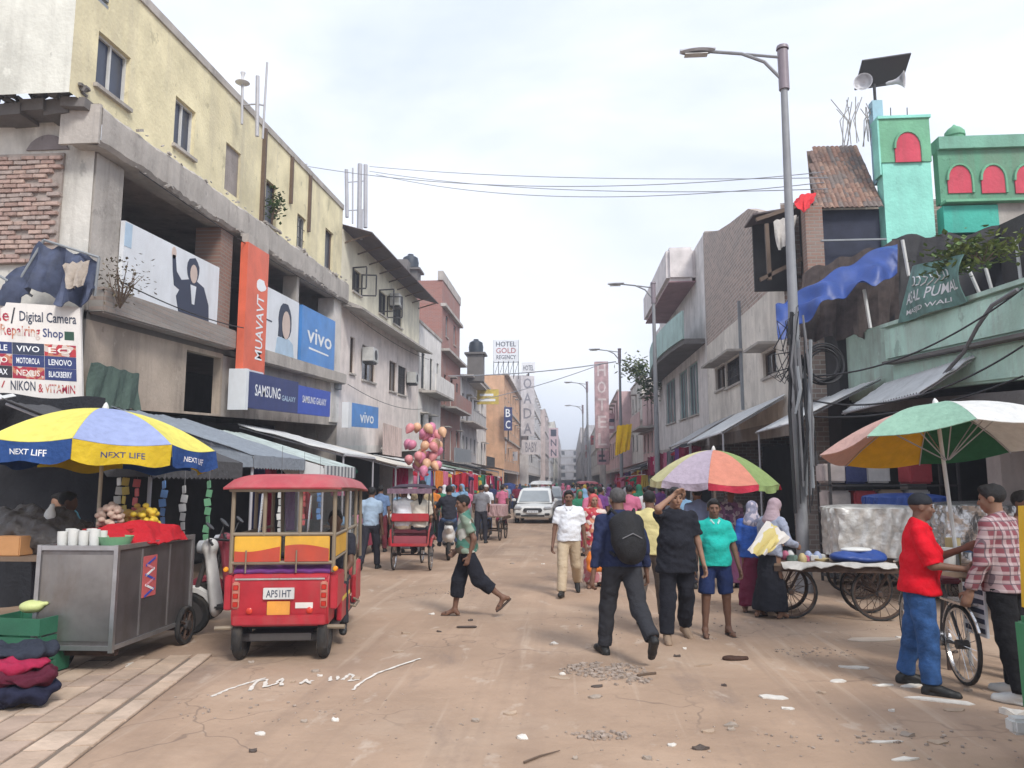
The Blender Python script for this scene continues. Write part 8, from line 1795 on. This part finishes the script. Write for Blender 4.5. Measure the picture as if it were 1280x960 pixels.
m = MB(); pz_ = [GP(u, v) + Vector((0, 0, .01)) for u, v in ((655, 955), (675, 947), (700, 940))]; m.tube(pz_, [.008, .007, .003], 5); top('twig', 'thin dark twig on the near road', 'twig', m, FRAME_B)
m = MB(); pz_ = [GP(u, v) + Vector((0, 0, .012)) for u, v in ((797, 846), (808, 844), (820, 843))]; m.tube(pz_, .012, 5); top('twig', 'short stick beside the rubble patch', 'twig', m, FRAME_B)
# broken patches of rubble
def rubble(label, u, v, rx, ry, n, seed, smin=.008, smax=.035):
    c = GP(u, v); r = random.Random(seed); m = MB()
    for i in range(n):
        a = r.uniform(0, 6.283); q = math.sqrt(r.random()); s_ = r.uniform(smin, smax) * (1.2 - .5 * q)
        m.obox((c.x + rx * q * math.cos(a), c.y + ry * q * math.sin(a), s_ * .25), (s_ * 1.6, s_ * 1.1, s_ * .8), Matrix.Rotation(r.uniform(0, 3), 3, 'Z') @ Matrix.Rotation(r.uniform(-.4, .4), 3, 'X'))
    o = top('rubble', None, None, m, M('rubble_stone', (.36, .29, .24), .95, var=.4, vs=20), kind='stuff', bevel=.004)
rubble('', 755, 838, .42, .3, 260, 1); rubble('', 752, 920, .2, .1, 70, 2); rubble('', 780, 850, .25, .2, 60, 4); rubble('', 1010, 815, .5, .25, 70, 3, .006, .02); rubble('', 560, 740, .8, .5, 60, 5, .006, .02); rubble('', 330, 880, 1.0, .5, 60, 6, .005, .018); rubble('', 1120, 930, .9, .4, 70, 7, .005, .02); rubble('', 700, 900, 2.5, 1.2, 160, 8, .004, .014); rubble('', 860, 780, 2.5, 1.5, 140, 9, .005, .016)
# white chalk scrawl on the road
t = thing('chalk_scrawl', 'white chalk scrawl drawn on the road behind the red rickshaw', 'chalk mark', GP(390, 852))
chalk_n = 0
for ln in [[(264, 871), (285, 862), (310, 854), (332, 848)], [(312, 864), (322, 852), (334, 850), (330, 860), (344, 856), (352, 849), (353, 858)], [(376, 856), (382, 850), (387, 856)], [(383, 854), (390, 851)], [(412, 852), (414, 846)], [(421, 851), (423, 846)], [(428, 850), (438, 842), (443, 846), (436, 852), (450, 850)], [(441, 863), (448, 856), (470, 843), (498, 833), (525, 824)]]:
    P = [GP(u, v) for u, v in ln]; m = MB(); w = .017
    Pd = [P[0].lerp(P[0], 0)]
    for a, b in zip(P, P[1:]): Pd += [a.lerp(b, k / 5) + Vector((r.uniform(-.008, .008), r.uniform(-.008, .008), 0)) for k in range(1, 6)]
    vs_ = []
    for i in range(len(Pd)):
        d = (Pd[min(i + 1, len(Pd) - 1)] - Pd[max(i - 1, 0)]).normalized(); n_ = Vector((-d.y, d.x, 0)) * w * r.uniform(.5, 1.2); zz = Vector((0, 0, .003 + .00015 * i + .003 * chalk_n)); vs_ += [Pd[i] - n_ + zz, Pd[i] + n_ + zz]
    m.add(vs_, [(2 * i, 2 * i + 2, 2 * i + 3, 2 * i + 1) for i in range(len(Pd) - 1)]); chalk_n = (chalk_n + 1) % 3
    m.build('stroke', M('chalk', (.72, .67, .6), .95, var=.3, vs=30), t, world=True)
# ------------------------------------------------------------------ hazy air down the street
hz_ = MB(); hz_.box(-60, 60, -30, 420, -1, 24)
hm = bpy.data.materials.new('haze_air'); hm.use_nodes = True; hn = hm.node_tree; hn.nodes.clear()
ho = hn.nodes.new('ShaderNodeOutputMaterial'); hv = hn.nodes.new('ShaderNodeVolumePrincipled'); hv.inputs['Density'].default_value = .0022; hv.inputs['Color'].default_value = (.86, .9, 1, 1); hv.inputs['Anisotropy'].default_value = .2
hn.links.new(hv.outputs['Volume'], ho.inputs['Volume'])
tag(hz_.build('haze', hm), kind='stuff')
